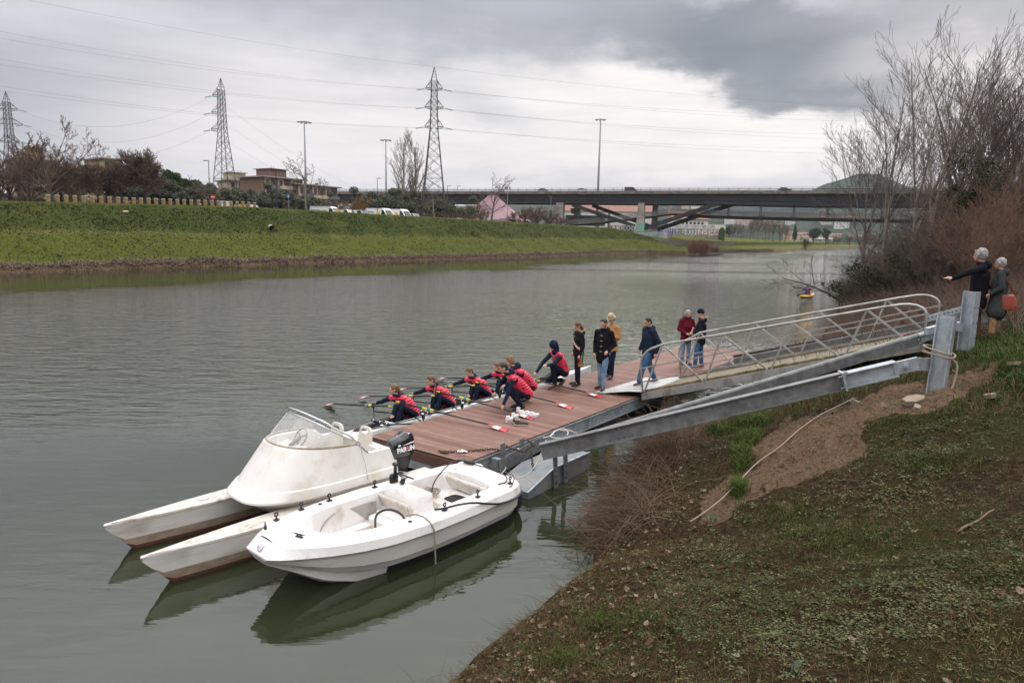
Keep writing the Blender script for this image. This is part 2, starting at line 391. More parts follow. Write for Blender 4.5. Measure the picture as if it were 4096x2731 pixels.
o=quickmesh('near_bank_ground',V,gridfaces(*Xg.shape),soilmat(),smooth=True,col={'dirt':dm,'green':grn}); tag(o,kind='structure')
# ---------------- far bank
FB=np.array([-32.,85.]); FU=np.array([.521,.8536]); FN=np.array([-.8536,.521])
def f_off(t): return np.interp(t,[-400,20,60,112,130,142,226,265,374,450,800,3000],[0,-1,-3,.5,-1,-11,-11.5,-11.5,-7,-5,-3,-3])
def fb_xy(t,s): return FB[0]+np.asarray(t)*FU[0]+np.asarray(s)*FN[0], FB[1]+np.asarray(t)*FU[1]+np.asarray(s)*FN[1]
def fb_ts(x,y): return (x-FB[0])*FU[0]+(y-FB[1])*FU[1],(x-FB[0])*FN[0]+(y-FB[1])*FN[1]
def crest(t): return np.interp(t,[-200,-20,12,120,190,260,500,900],[6.4,6.75,7.5,7.1,6.4,5.6,4.6,3.5])
def fb_z(t,s,fine=True):
    t=np.asarray(t,float); e=np.asarray(s,float)-f_off(t); c=crest(t)
    w=smooth(132,150,t)              # downstream of the pier the bank has one step and a low wall
    e=e+.5*fbm(t*.25,t*0,3,4)*smooth(.2,2,e)*smooth(20,14,e)
    f1=np.interp(e,[-40,-1,0,.15,.5,1.5,6.3,6.8,9.0,9.6,15,16,30],[-3,-.6,0,.45,.70,.95,3.35,3.5,3.62,3.75,9.9,10.0,10.0]); f1=np.where(f1>3.75,3.75+(f1-3.75)*(c-3.75)/6.25,f1); f1=f1-1.2*smooth(16.4,19,e)
    f2=np.interp(e,[-40,-1,0,.4,3,12.5,12.9,16,40,60],[-3,-.6,0,.5,1.1,1.9,3.4,3.7,10,10]); f2=np.where(f2>3.3,3.3+(f2-3.3)*(c-3.3)/6.7,f2); f2=f2+0
    z=f1*(1-w)+f2*w
    if fine:
        x,y=fb_xy(t,s); z=z+(.30*fbm(x*.35,y*.35,4,6)+.12*fbm(x*2,y*2,2,16))*smooth(0,2,e)*smooth(18,12,e)+.15*fbm(x*1.5,y*1.5,2,8)*smooth(-.2,.3,e)*smooth(3,1,e)
    return z
t2=np.r_[np.geomspace(3000,130,14)*-1,np.arange(-120,-60,1.5),np.arange(-60,260,.6),np.geomspace(260,3500,60)]; s2=np.r_[np.linspace(-30,-1,5),np.arange(-.8,16.8,.3),np.geomspace(17,4000,30)]
s2=np.r_[np.linspace(-30,-1,5),np.arange(-.8,16.8,.3),np.linspace(17,45,24),np.geomspace(48,4000,26)]; T2,S2=np.meshgrid(t2,s2,indexing='ij'); S3=S2+f_off(T2)*smooth(60,42,S2); X2,Y2=fb_xy(T2,S3); Z2=fb_z(T2,S3)
V=np.c_[X2.ravel(),Y2.ravel(),Z2.ravel()]; ev=(S3-f_off(T2)).ravel(); tvv=T2.ravel()
reed=smooth(1.1,.4,ev+.7*fbm(tvv*.8,ev*0,3,3)); worn_lit=smooth(1.2,.5,((ev-8)/1.1)**2+.6+1.4*vn(tvv*.3,ev))
plat=smooth(17,22,ev)*(1-smooth(130,150,tvv))+smooth(46,60,ev)*smooth(130,150,tvv)
def grassbank():
    m=bpy.data.materials.new('grass_bank'); m.use_nodes=True; nt=m.node_tree; b=nt.nodes['Principled BSDF']; n=NT(nt)
    tc=n.new('ShaderNodeTexCoord').outputs['Object']; A=lambda k:n.new('ShaderNodeAttribute',attribute_name=k).outputs['Fac']
    n1=n.noise(tc,.22,5,.6); n2=n.noise(n.mapping(tc,rot=(.5,.2,.7),scale=(1,1,2.5)),1.6,6,.7); n3=n.noise(tc,9,4,.7)
    g=n.ramp(n.m('ADD',n.m('MULTIPLY',n2,.5),n.m('MULTIPLY',n3,.5)),(.33,(.028,.042,.008)),(.5,(.058,.074,.013)),(.68,(.095,.108,.022)))
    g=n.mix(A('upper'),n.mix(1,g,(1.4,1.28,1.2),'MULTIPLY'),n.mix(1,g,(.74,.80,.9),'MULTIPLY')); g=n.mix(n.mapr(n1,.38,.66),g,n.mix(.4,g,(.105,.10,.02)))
    g=n.mix(n.m('MULTIPLY',A('worn_lit'),.9),g,(.145,.125,.045))  # worn berm path, its colour paled further to paint in the lit line
    br=n.ramp(n3,(.3,(.05,.032,.02)),(.55,(.15,.10,.062)),(.75,(.27,.20,.14)))
    g=n.mix(n.mapr(n.m('ADD',A('reed'),n.m('MULTIPLY',n.m('SUBTRACT',n2,.5),.6)),.3,.7),g,br)
    g=n.mix(A('plat'),g,n.mix(n.mapr(n3,.4,.6),(.045,.05,.02),(.075,.06,.035)))
    n.ln(g,b.inputs['Base Color']); b.inputs['Roughness'].default_value=.9; b.inputs['Specular IOR Level'].default_value=.05
    bn=n.new('ShaderNodeBump'); bn.inputs['Strength'].default_value=.9; bn.inputs['Distance'].default_value=.5
    n.ln(n.m('ADD',n2,n.m('MULTIPLY',n3,.3)),bn.inputs['Height']); n.ln(bn.outputs[0],b.inputs['Normal']); return m
o=quickmesh('far_bank_ground',V,gridfaces(*X2.shape)[:,::-1],grassbank(),smooth=True,col={'reed':reed,'worn_lit':worn_lit*.6,'plat':plat,'upper':smooth(8.8,10.5,ev)*smooth(16,14.8,ev)}); tag(o,kind='structure')
# ---------------- water
def watermat():
    m=bpy.data.materials.new('river_water'); m.use_nodes=True; nt=m.node_tree; b=nt.nodes['Principled BSDF']; n=NT(nt)
    tc=n.new('ShaderNodeTexCoord').outputs['Object']
    b.inputs['Base Color'].default_value=(.017,.023,.010,1); b.inputs['Roughness'].default_value=.03; b.inputs['IOR'].default_value=1.52
    b.inputs['Specular IOR Level'].default_value=.5
    n0=n.noise(n.mapping(tc,rot=(0,0,rad(-30))),.07,3,.5)
    # sheltered water by the dock is smooth, the open reach is ruffled
    geo=n.new('ShaderNodeNewGeometry').outputs['Position']; sp=n.new('ShaderNodeSeparateXYZ'); n.ln(geo,sp.inputs[0])
    dist=n.m('ADD',n.m('MULTIPLY',sp.outputs[0],-.806),n.m('MULTIPLY',sp.outputs[1],.592))     # away from the dock line
    calm=n.mapr(n.m('ADD',dist,n.m('MULTIPLY',n0,10)),11,22,.12,1)
    sdb=n.m('ADD',n.m('ADD',n.m('MULTIPLY',n.m('SUBTRACT',sp.outputs[0],-32.),.8536),n.m('MULTIPLY',n.m('SUBTRACT',sp.outputs[1],85.),-.521)),n.m('MULTIPLY',n.m('SUBTRACT',n0,.5),30))
    strk=n.mapr(n.noise(n.mapping(tc,rot=(0,0,rad(58)),scale=(.12,1,1)),.05,3,.5),.42,.56,.25,1)
    far=n.m('MULTIPLY',n.mapr(sdb,19,31,.07,1),n.m('MAXIMUM',n.mapr(sp.outputs[1],62,95,1,0),n.m('MULTIPLY',strk,.45)))
    nea=n.mapr(sp.outputs[1],12,19,0,1)
    calm=n.m('MAXIMUM',calm,n.mapr(n.m('ADD',sp.outputs[1],n.m('MULTIPLY',n.m('SUBTRACT',n0,.5),16)),20,30,0,1)); calm=n.m('MAXIMUM',n.m('MULTIPLY',calm,n.mapr(sp.outputs[1],12.5,20,.08,1)),.04)
    k=n.m('MULTIPLY',n.m('MULTIPLY',calm,far),n.mapr(n.m('ADD',sp.outputs[0],n.m('MULTIPLY',n.m('SUBTRACT',n0,.5),14)),-1,14,1,5.0))
    a=n.noise(n.mapping(tc,rot=(0,0,rad(12)),scale=(.45,2.1,1)),3.0,3,.6,.3)
    c_=n.noise(n.mapping(tc,rot=(0,0,rad(-18)),scale=(.55,1.9,1)),1.25,3,.55,.5)
    f=n.noise(n.mapping(tc,rot=(0,0,rad(5)),scale=(.7,1.5,1)),9,2,.5)
    sw=n.noise(n.mapping(tc,rot=(0,0,rad(30)),scale=(1,1.6,1)),1.1,2,.5,.4)
    h=n.m('ADD',n.m('MULTIPLY',n.m('ADD',n.m('ADD',n.m('MULTIPLY',a,.062),n.m('MULTIPLY',c_,.12)),n.m('MULTIPLY',f,.005)),k),n.m('MULTIPLY',sw,.0055))
    bn=n.new('ShaderNodeBump'); bn.inputs['Strength'].default_value=1; bn.inputs['Distance'].default_value=1.0; n.ln(h,bn.inputs['Height']); n.ln(bn.outputs[0],b.inputs['Normal'])
    return m
mb=MB(); mb.add([(-900,-300,0),(3000,-300,0),(3000,4500,0),(-900,4500,0)],[(0,1,2,3)]); tag(mb.build('river_water',watermat()),kind='structure')
# ---------------- hills
def hillH(az):
    x=CX+FP*np.tan(az); return np.interp(x,[-3000,0,500,1000,1500,2200,3000,3140,3260,3380,3460,3600,3900,4500,6000],[60,70,85,60,70,108,115,122,168,196,190,150,120,110,100])
def hill_z(x,y):
    r=np.hypot(x,y); az=np.arctan2(x,y); H=hillH(az)*(1+.05*fbm(x*.004,y*.004,3,2))
    return -2+ (H+2)*smooth(850,2300,r)*smooth(4200,2600,r)+ (6*fbm(x*.012,y*.012,4,4)+3*fbm(x*.06,y*.06,2,5))*smooth(800,1200,r)
aa=np.linspace(rad(-62),rad(62),420); rr=np.r_[np.linspace(750,2500,150),np.linspace(2550,4300,20)]
Ag,Rg=np.meshgrid(aa,rr,indexing='ij'); Xh=Rg*np.sin(Ag); Yh=Rg*np.cos(Ag); Zh=hill_z(Xh,Yh)
def hillmat():
    m=bpy.data.materials.new('hill_woods'); m.use_nodes=True; nt=m.node_tree; b=nt.nodes['Principled BSDF']; n=NT(nt)
    tc=n.new('ShaderNodeTexCoord').outputs['Object']; n1=n.noise(tc,.006,5,.6); n2=n.noise(tc,.05,5,.7); n3=n.noise(tc,.14,4,.6)
    c=n.ramp(n3,(.35,(.010,.018,.016)),(.5,(.022,.034,.028)),(.68,(.045,.058,.046)))
    c=n.mix(n.mapr(n.m('ADD',n1,n.m('MULTIPLY',n2,.3)),.62,.72),c,(.062,.072,.048))
    n.ln(c,b.inputs['Base Color']); b.inputs['Roughness'].default_value=1; b.inputs['Specular IOR Level'].default_value=0
    bn=n.new('ShaderNodeBump'); bn.inputs['Strength'].default_value=1; bn.inputs['Distance'].default_value=9; n.ln(n3,bn.inputs['Height']); n.ln(bn.outputs[0],b.inputs['Normal']); return m
o=quickmesh('hills',np.c_[Xh.ravel(),Yh.ravel(),Zh.ravel()],gridfaces(*Xh.shape),hillmat(),smooth=True); tag(o,kind='structure')
def on_hill(px,py):
    d=ray(px,py)
    for r in np.arange(800,2600,6):
        p=EYE+d*(r/np.hypot(d[0],d[1]))
        if p[2]<hill_z(p[0],p[1]): return p
    return EYE+d*2000
def fbp(px,s,dz=0):
    """point on the far bank plateau under photo column px at inland distance s"""
    y0,x0=None,None; d=ray(px,930); q=FB+FN*s; n_=np.array([-FU[1],FU[0]]); k=((q-EYE[:2])@n_)/(d[:2]@n_); p=EYE[:2]+d[:2]*k
    t,_=fb_ts(p[0],p[1]); return np.array([p[0],p[1],float(fb_z(t,s,False))+dz])
# ================================================================ BACKGROUND
steel=mat('weathered_steel',(.075,.078,.078),(.045,.046,.044),.7,.3,scale=1)
darksteel=mat('dark_girder',(.008,.0085,.011),(.016,.016,.019),.6,0,scale=.4,c3=(.03,.027,.024),s3=.15)
conc=mat('concrete',(.30,.275,.24),(.20,.18,.155),.9,0,scale=.5,bump=.3,c3=(.12,.105,.09),s3=.3,t3=(.5,.75))
concd=mat('parapet_concrete',(.22,.195,.165),(.13,.115,.10),.9,0,scale=.35,stretch=(1,1,3),c3=(.08,.07,.06),s3=.6)
bark=mat('grey_bark',(.20,.175,.15),(.10,.085,.07),.9,scale=7,stretch=(1,1,.4))
barkp=mat('pale_bark',(.36,.33,.29),(.17,.15,.125),.9,scale=5,stretch=(1,1,.5))
twigb=mat('brown_twigs',(.17,.118,.09),(.105,.073,.057),.95,scale=.8)
twigd=mat('dark_twigs',(.10,.073,.058),(.06,.045,.036),.95,scale=.8)
twigl=mat('pale_twigs',(.24,.20,.165),(.15,.12,.095),.95,scale=.8)
twigo=mat('ochre_twigs',(.20,.125,.06),(.13,.08,.04),.95,scale=.8)
leafo=mat('olive_leaves',(.085,.095,.062),(.14,.15,.105),.8,scale=1.3)
leafp=mat('pine_needles',(.025,.048,.016),(.055,.085,.028),.8,scale=.9)
ivy=mat('ivy_leaves',(.010,.018,.007),(.035,.045,.016),.6,scale=3)
def branches(seed,L0,r0,lv,wig=.12,up0=.0,lean=(0,0,0),rmin=.004,first=.25):
    rs=random.Random(seed); out=[]
    def go(p,d,L,r,k):
        nseg=7 if k==0 else (5 if k==1 else 4 if k==2 else 3); pts=[p]; dirs=[]; rr=[r]
        u=up0 if k==0 else lv[k-1].get('up',.1); wg=wig*(1.0 if k else .4)
        for i in range(nseg):
            d=(d[0]+rs.gauss(0,wg),d[1]+rs.gauss(0,wg),d[2]+rs.gauss(0,wg*.6)+u); q=math.sqrt(d[0]**2+d[1]**2+d[2]**2); d=(d[0]/q,d[1]/q,d[2]/q)
            s_=L/nseg; p2=(p[0]+d[0]*s_,p[1]+d[1]*s_,p[2]+d[2]*s_); r2=max(rmin,r*(1-.72*(i+1)/nseg)) 
            out.append((p,p2,rr[-1],r2,k)); rr.append(r2); pts.append(p2); dirs.append(d); p=p2
        if k<len(lv):
            c=lv[k]; nc=c['n'] if k==0 else max(1,int(c['n']*rs.uniform(.7,1.25)))
            st=c.get('start',first)
            for j in range(nc):
                t=st+(1-st)*(j+rs.random())/nc; t=min(t,.98); i=min(int(t*nseg),nseg-1); f=t*nseg-i
                b=tuple(pts[i][q]+(pts[i+1][q]-pts[i][q])*f for q in range(3)); dd_=dirs[i]
                an=rad(rs.uniform(*c['ang'])); ph=rs.uniform(0,2*pi)
                a=Vector(dd_); o=a.orthogonal().normalized(); o=Matrix.Rotation(ph,3,a)@o; nd=(a*cos(an)+o*sin(an))
                ln=L*c['len']*rs.uniform(.65,1.15)*(1-.55*t if k==0 and not c.get('flat') else 1-.35*t)
                rb=max(rmin,(rr[i]*(1-f)+rr[i+1]*f)*c.get('r',.6)); go(b,tuple(nd),ln,rb,k+1)
    go((0,0,0),(lean[0],lean[1],1+lean[2]),L0,r0,0)
    return out
def treemesh(name,segs,tm,cm,tl=1,nt_=6):
    A=[s for s in segs if s[4]<tl]; B=[s for s in segs if s[4]>=tl]
    r=bpy.data.objects.new(name,None); COL.objects.link(r)
    for nm,q,mt_,ns in (('trunk',A,tm,nt_),('crown',B,cm,3)):
        if q: segmesh(nm,[s[0] for s in q],[s[1] for s in q],[s[2] for s in q],[s[3] for s in q],mt_,r,ns)
    return r
def leafclumps(name,centers,radii,n,size,mt_,parent,seed=1,flat=.7):
    """thousands of small leaf faces scattered through lumpy volumes"""
    g=np.random.default_rng(seed); C=np.array(centers);R=np.array(radii); w=R**2;w=w/w.sum()
    k=g.choice(len(C),n,p=w); u=g.normal(size=(n,3)); u/=np.linalg.norm(u,axis=1,keepdims=True); rr_=g.random((n,1))**.45
    P=C[k]+u*rr_*R[k][:,None]*np.array([1,1,flat]); a=g.normal(size=(n,3));a/=np.linalg.norm(a,axis=1,keepdims=True); b=np.cross(a,g.normal(size=(n,3)));b/=np.linalg.norm(b,axis=1,keepdims=True)
    s=size*(.6+.8*g.random((n,1))); V=np.stack([P-a*s,P+b*s*.5,P+a*s,P-b*s*.5],1).reshape(-1,3)
    return quickmesh(name,V,np.arange(4*n).reshape(-1,4),mt_,parent)
def place(root,p,rz,label=None,sc=1,group=None,first=False,cat='tree'):
    o=root if first else dup(root); o.location=tuple(p); o.rotation_euler=(0,0,rz); o.scale=(sc,)*3 if not hasattr(sc,'__len__') else sc
    tag(o,label,cat,group); return o
# --- tree kinds
T_plane=treemesh('plane_tree',branches(8,3.4,.34,[dict(n=15,len=2.0,ang=(22,66),up=.05,r=.5,start=.45,flat=1),dict(n=10,len=.5,ang=(25,50),up=.06,r=.6),dict(n=8,len=.45,ang=(25,55),up=.08,r=.6),dict(n=5,len=.5,ang=(25,60),up=.05,r=.7)],wig=.10,rmin=.016),twigd,twigb,1)
T_poll=treemesh('pollarded_tree',branches(11,3.6,.30,[dict(n=10,len=.75,ang=(25,60),up=.05,r=.55,start=.5,flat=1),dict(n=14,len=.95,ang=(15,60),up=.03,r=.5),dict(n=12,len=.62,ang=(15,55),up=.03,r=.6),dict(n=4,len=.5,ang=(20,50),up=.0,r=.8)],wig=.10,rmin=.016),twigd,twigb,1)
T_pop=treemesh('poplar_tree',branches(21,13,.30,[dict(n=22,len=.48,ang=(25,42),up=.16,r=.5,start=.12),dict(n=9,len=.42,ang=(18,38),up=.10,r=.55),dict(n=6,len=.45,ang=(18,40),up=.08,r=.7)],wig=.06,rmin=.014),barkp,twigl,1)
T_small=treemesh('bare_tree',branches(31,3.2,.13,[dict(n=8,len=.9,ang=(30,62),up=.06,r=.6,start=.4,flat=1),dict(n=7,len=.55,ang=(30,60),up=.03,r=.6),dict(n=5,len=.5,ang=(30,60),up=.02,r=.7)],wig=.18,rmin=.012),bark,twigb,1)
T_shrub=treemesh('bare_shrub',branches(41,1.0,.10,[dict(n=12,len=2.2,ang=(15,65),up=.03,r=.5,start=.1,flat=1),dict(n=9,len=.5,ang=(20,50),up=.03,r=.6),dict(n=9,len=.5,ang=(20,55),up=.02,r=.7)],wig=.12,rmin=.014),twigd,twigb,1)
T_och=treemesh('bare_tree',branches(51,2.0,.12,[dict(n=12,len=1.25,ang=(20,60),up=.05,r=.6,start=.4,flat=1),dict(n=9,len=.5,ang=(25,55),up=.03,r=.6),dict(n=7,len=.5,ang=(25,55),up=.02,r=.7)],wig=.12,rmin=.012),bark,twigo,1)
def olive(seed,n=5500):
    rs=random.Random(seed); r=bpy.data.objects.new('olive_tree',None); COL.objects.link(r)
    s=branches(seed,1.3,.22,[dict(n=6,len=1.3,ang=(25,60),up=.05,r=.5,start=.5,flat=1),dict(n=5,len=.6,ang=(25,55),up=.05,r=.6)],wig=.15,rmin=.02)
    segmesh('trunk',*zip(*[(a,b,c_,d) for a,b,c_,d,k in s]),twigd,r,4)
    cs=[(rs.gauss(0,1.05),rs.gauss(0,1.05),2.5+rs.gauss(0,.6)) for _ in range(16)]; leafclumps('crown',cs,[rs.uniform(.45,.85) for _ in cs],n,.13,leafo,r,seed); return r
T_ol=[olive(61),olive(62)]
def dress(o,**k): return o
# trees on the far side, left to right: (column, inland, kind, scale, label)
usedk=set()
def far_tree(px,s,kind,sc,label=None,rz=None,group='bare trees along the far bank',cat='tree'):
    sc=sc*1.12; p=fbp(px,s); p[2]-=.05; f=id(kind) not in usedk; usedk.add(id(kind))
    return place(kind,p,(px*.37)%6.28 if rz is None else rz,label,sc,group,f,cat)
far_tree(205,25,T_plane,1.20,'large spreading bare tree, biggest of those at the left on the far bank')
far_tree(25,24,T_plane,.80,'bare tree cut by the left edge of the photo, in front of the leftmost pylon')
for px,s,sc in ((120,34,.95),(300,34,.9),(60,40,1.1)): far_tree(px,s,T_plane,sc,'brown bare tree crowding round the yellow building on the far left',group='bare trees behind the large bare tree')
for px,s,sc,lb in ((345,24,.98,'round bare tree just right of the large bare tree'),(405,26,.98,'dark trunked bare tree in the middle of the far left row'),(495,25,1.05,'bare tree left of the tall twiggy one on the far bank'),(588,25,1.36,'tallest pollarded tree with a tuft of upright twigs, left of the green pine')): far_tree(px,s,T_poll,sc,lb)
for px,s,sc in ((310,36,1.1),(440,36,1.15),(540,38,1.2),(250,38,1.1),(650,34,.8)): far_tree(px,s,T_poll,sc,'bare tree in the second row behind the far left row',group='second row of bare trees')
far_tree(305,20,T_small,.62,'thin staked sapling behind the yellow bollards')
for px,s in ((560,33),(600,36),(655,33),(700,34),(740,33),(790,34),(832,33),(880,36),(930,33),(985,34),(1040,33),(1090,36),(1135,33),(1190,35),(1240,33),(1480,34),(1520,33),(1560,36),(1600,33),(1650,36),(1760,33),(1800,35)):
    k=T_ol[(px//10)%2]; far_tree(px,s,k,1.15+.25*((px*7)%10)/10+(.45 if px>1400 else 0),'grey green olive tree in the grove behind the parked vans',group='olive grove on the far bank')
far_tree(840,23,T_small,.95,'low bare tree in front of the left middle pylon'); far_tree(862,22,T_small,.8,'small bare tree right of the red no entry sign')
far_tree(1226,23,T_small,1.95,'bare tree with crooked dark branches in front of the left tall light mast')
far_tree(1440,27,T_och,1.35,'small round bare tree left of the second light mast')
far_tree(1612,34,T_pop,1.24,'tall pale poplar left of the right middle pylon'); far_tree(1668,35,T_pop,1.22,'tall pale poplar half behind the right middle pylon',rz=2.2)
far_tree(1592,36,T_small,1.9,'leaning bare tree by the pale poplars'); far_tree(1735,23,T_small,1.75,'dark bare tree right of the pylon, above the white car')
for px,s,sc,kd in ((985,30,.9,1),(1060,31,.8,1),(1150,29,.95,1),(1290,30,1.0,1),(1330,31,1.1,1),(1380,30,1.1,2),(1420,33,1.1,2),(1465,32,1.1,2),(1500,31,.9,1),(1555,31,1.2,1),(1690,30,1.3,1),(1730,33,1.3,1),(1790,29,1.3,1),(1840,30,1.5,1),(1870,34,1.5,1)):
    far_tree(px,s,T_shrub if kd==1 else T_och,sc,'brown bare shrub behind the parked vans' if kd==1 else 'ochre bare shrub behind the parked vans',group='bare shrubs behind the vans',cat='shrub')
for px,s,sc in ((1890,40,2.2),(1930,45,2.4),(2100,27,2.3),(2150,27,2.5),(2200,28,2.3),(2050,36,2.0),(2225,30,1.9)): far_tree(px,s,T_shrub,sc,'large brown bare bush beside the pink tent',group='bare bushes round the tent',cat='bush')
far_tree(1965,26,T_small,2.4,'bare tree in front of the pink tent')
far_tree(1900,50,T_och,2.2,'bare round tree left of the pink tent')
for i,px in enumerate(list(range(-60,1000,52))+list(range(1000,2330,46))):
    far_tree(px,44+(i*7)%9,T_shrub,(1.25 if px<1000 else 1.75)*(1+.15*sin(i*2.1)),'brown bare thicket bush in the dense row behind the trees',group='thicket behind the far trees',cat='bush')
# umbrella pine
r=thing('pine_tree','dark green round pine tree between the bare trees and the left middle pylon','tree',tuple(fbp(745,36)))
s=branches(71,4.5,.28,[dict(n=8,len=.8,ang=(35,60),up=.05,r=.55,start=.5,flat=1),dict(n=5,len=.5,ang=(25,50),up=.05,r=.6)],wig=.12,rmin=.03); segmesh('trunk',*zip(*[(a,b,c_,d) for a,b,c_,d,k in s]),twigd,r,5)
rs=random.Random(5); cs=[(rs.uniform(-1,1)*5.6,rs.uniform(-1,1)*3.2,0) for _ in range(60)]; cs=[(x-.5,y,5.9-((x+1.2)/6.2)**2*3.4-(y/4)**2*1.2+rs.gauss(0,.35)) for x,y,_ in cs]; leafclumps('crown',cs,[rs.uniform(.6,1.15) for _ in cs],30000,.13,leafp,r,9,.7)
# far trees beyond the bridge
T_wood=treemesh('bare_tree',branches(81,6,.3,[dict(n=16,len=.9,ang=(20,50),up=.08,r=.6,start=.2,flat=1),dict(n=8,len=.5,ang=(20,45),up=.05,r=.6),dict(n=6,len=.5,ang=(20,50),up=.03,r=.8)],wig=.10,rmin=.05),bark,twigl,1)
first=True
for i,(px,py,Yd,sc) in enumerate([(2930,955,420,.85),(2965,957,430,1.0),(3000,958,400,1.15),(3030,958,420,1.3),(3062,960,410,1.35),(3092,962,400,1.3),(3120,963,410,1.3),(3140,965,420,1.15),(2900,955,440,.8),(3015,950,460,1.5),(3075,952,455,1.5),(2950,950,470,1.2)]):
    d=ray(px,py); p=EYE+d*(Yd/d[1]); p[2]=float(fb_z(*fb_ts(p[0],p[1]),False)); place(T_wood,p,i*1.3,'tall pale bare tree in the clump on the far bank beyond the bridge',sc,'clump of bare trees beyond the bridge',first); first=False
for i,(px,Yd,sc) in enumerate([(3255,520,.5),(3310,520,.4),(3350,480,.45),(3400,470,.5),(3440,500,.55),(3480,450,.6),(3225,240,.33)]):
    d=ray(px,960); p=EYE+d*(Yd/d[1]); p[2]=max(1.0,float(fb_z(*fb_ts(p[0],p[1]),False))) if px<3300 else 2.0; place(T_shrub if px!=3225 else T_shrub,p,i*1.3,'distant brown bush by the bend of the river' if px!=3225 else 'pale bare bush at the tip of the grass spit',sc*(6 if px!=3225 else 5.5),'bushes by the river bend' if px!=3225 else None,False,'bush')
# ---------------------------------------------------------------- pylons
def pylon(label,px,top,Yd,arms,both,base=3.0,rz=0):
    d=ray(px,top); p=EYE+d*(Yd/d[1]); zb=7.2; H=p[2]-zb; r=thing('electricity_pylon',label,'pylon',(p[0],p[1],zb),rz,'lattice pylons on the far bank')
    mb=MB(); lv=[0,.07,.14,.21,.285,.36,.43,.49,.545,.60,.65,.695,.735,.775,.815,.85,.885,.92]
    def hw(t): return base*(1-t/.62)+.85*(t/.62) if t<.62 else .85-.2*(t-.62)/.3
    C=[(-1,-1),(1,-1),(1,1),(-1,1)]
    P=lambda t,c:np.array([C[c][0]*hw(t),C[c][1]*hw(t),t*H])
    for c_ in range(4):
        for i in range(len(lv)-1): mb.tube([P(lv[i],c_),P(lv[i+1],c_)],.13-.04*lv[i],4,caps=False)
        mb.tube([P(lv[-1],c_),(0,0,H)],.07,4,caps=False)
    for i in range(len(lv)-1):
        for c_ in range(4):
            e=(c_+1)%4; mb.tube([P(lv[i],c_),P(lv[i+1],e)],.05,3,caps=False); mb.tube([P(lv[i],e),P(lv[i+1],c_)],.05,3,caps=False)
            if i%2==0 or lv[i]>.6: mb.tube([P(lv[i],c_),P(lv[i],e)],.05,3,caps=False)
    for k in range(1,5):
        t=.92+.08*k/5; q=.65*(1-k/5)
        for c_ in range(4): mb.tube([np.array([C[c_][0]*q,C[c_][1]*q,t*H]),np.array([C[(c_+1)%4][0]*q,C[(c_+1)%4][1]*q,t*H])],.035,3,caps=False)
    mb.build('lattice',steel,r); ends=[]
    for a,(t,L) in enumerate(arms):
        for sg in ((-1,1) if both else (-1,)):
            mb=MB(); tip=np.array([sg*(L+.65),0,t*H]); w=hw(t)
            for yy in(-w,w): mb.tube([(sg*w,yy,t*H),tip],.06,4,caps=False); mb.tube([(sg*w,yy,t*H+1.7),tip],.06,4,caps=False); mb.tube([(sg*(w+L*.4),yy*.55,t*H),(sg*w,yy,t*H+1.7)],.03,3,caps=False); mb.tube([(sg*(w+L*.4),yy*.55,t*H),(sg*(w+L*.4),-yy*.55,t*H)],.03,3,caps=False)
            mb.build('cross_arm',steel,r)
            mi=MB(); 
            for dd_ in(-1,1):
                for k in range(7): mi.ell(tip+np.array([sg*.1+dd_*.3*(k+1)*.9,0,-.25-.05*k]),(.12,.16,.16),6,4)
            mi.build('insulator',mat('insulator_glass',(.12,.30,.28),rough=.2),r); ends.append(Vector(r.location)+Matrix.Rotation(rz,3,'Z')@Vector(tip+np.array([0,0,-.3])))
    return r,ends
py2,e2=pylon('lattice pylon with arms on both sides, right of the two pale poplars',1737,268,172,((.62,1.6),(.745,1.6),(.865,1.4)),True,3.1,rad(4))
py1,e1=pylon('lattice pylon with three arms on its left side only, right of the green pine',882,312,190,((.64,2.7),(.76,2.4),(.88,1.9)),False,2.9,rad(-8))
py0,e0=pylon('pylon cut by the left edge of the photo, with a long arm pointing right',22,365,205,((.60,2.0),(.74,3.2),(.86,2.2)),True,2.6,rad(10))
wirem=mat('cable',(.12,.12,.13),rough=.6)
def cable(p,q,sag,r=.035,label='thin dark power cable strung from the right middle pylon',grp='power cables on the pylons',n_=24):
    p=np.array(p);q=np.array(q); pts=[p+(q-p)*t+np.array([0,0,-4*sag*t*(1-t)]) for t in np.linspace(0,1,n_)]
    mb=MB(); mb.tube([a-pts[0] for a in pts],r,4); o=mb.build('power_cable',wirem,smooth=True); o.location=tuple(pts[0]); tag(o,label,'cable',grp); return o
def at(px,py,Yd): d=ray(px,py); return EYE+d*(Yd/d[1])
lb_=['lowest left cable of the right middle pylon','lowest right cable of the right middle pylon','middle left cable of the right middle pylon','middle right cable of the right middle pylon','upper left cable of the right middle pylon','upper right cable of the right middle pylon']
# e2 order: arm low(left,right), mid, top
for k,(yl,yr,rr_) in enumerate(((318,557,.040),(340,582,.040),(205,505,.036),(233,528,.036),(87,432,.034),(122,456,.034))):
    end=e2[k]; cable(at(-300,yl-22,122),end,1.8,.013,lb_[k]+', running out of the photo to the left'); cable(end,at(3700,yr+32,250),2.0,.019,lb_[k]+', running right behind the bare trees')
top2=at(1737,268,172); cable(at(-200,-65,130),top2,1.2,.014,'faint earth wire running from the top of the right middle pylon','earth wires'); cable(top2,at(3700,440,250),1.5,.018,'faint earth wire running from the top of the right middle pylon','earth wires')
for k in range(3): cable(e0[[1,3,5][k]],e1[k],6,.02,['lowest','middle','upper'][k]+' sagging cable between the two left pylons','cables between the left pylons'); cable(e1[k],at(1640,[880,850,820][k],330),5,.018,['lowest','middle','upper'][k]+' faint cable dropping right from the left middle pylon','cables dropping behind the trees')
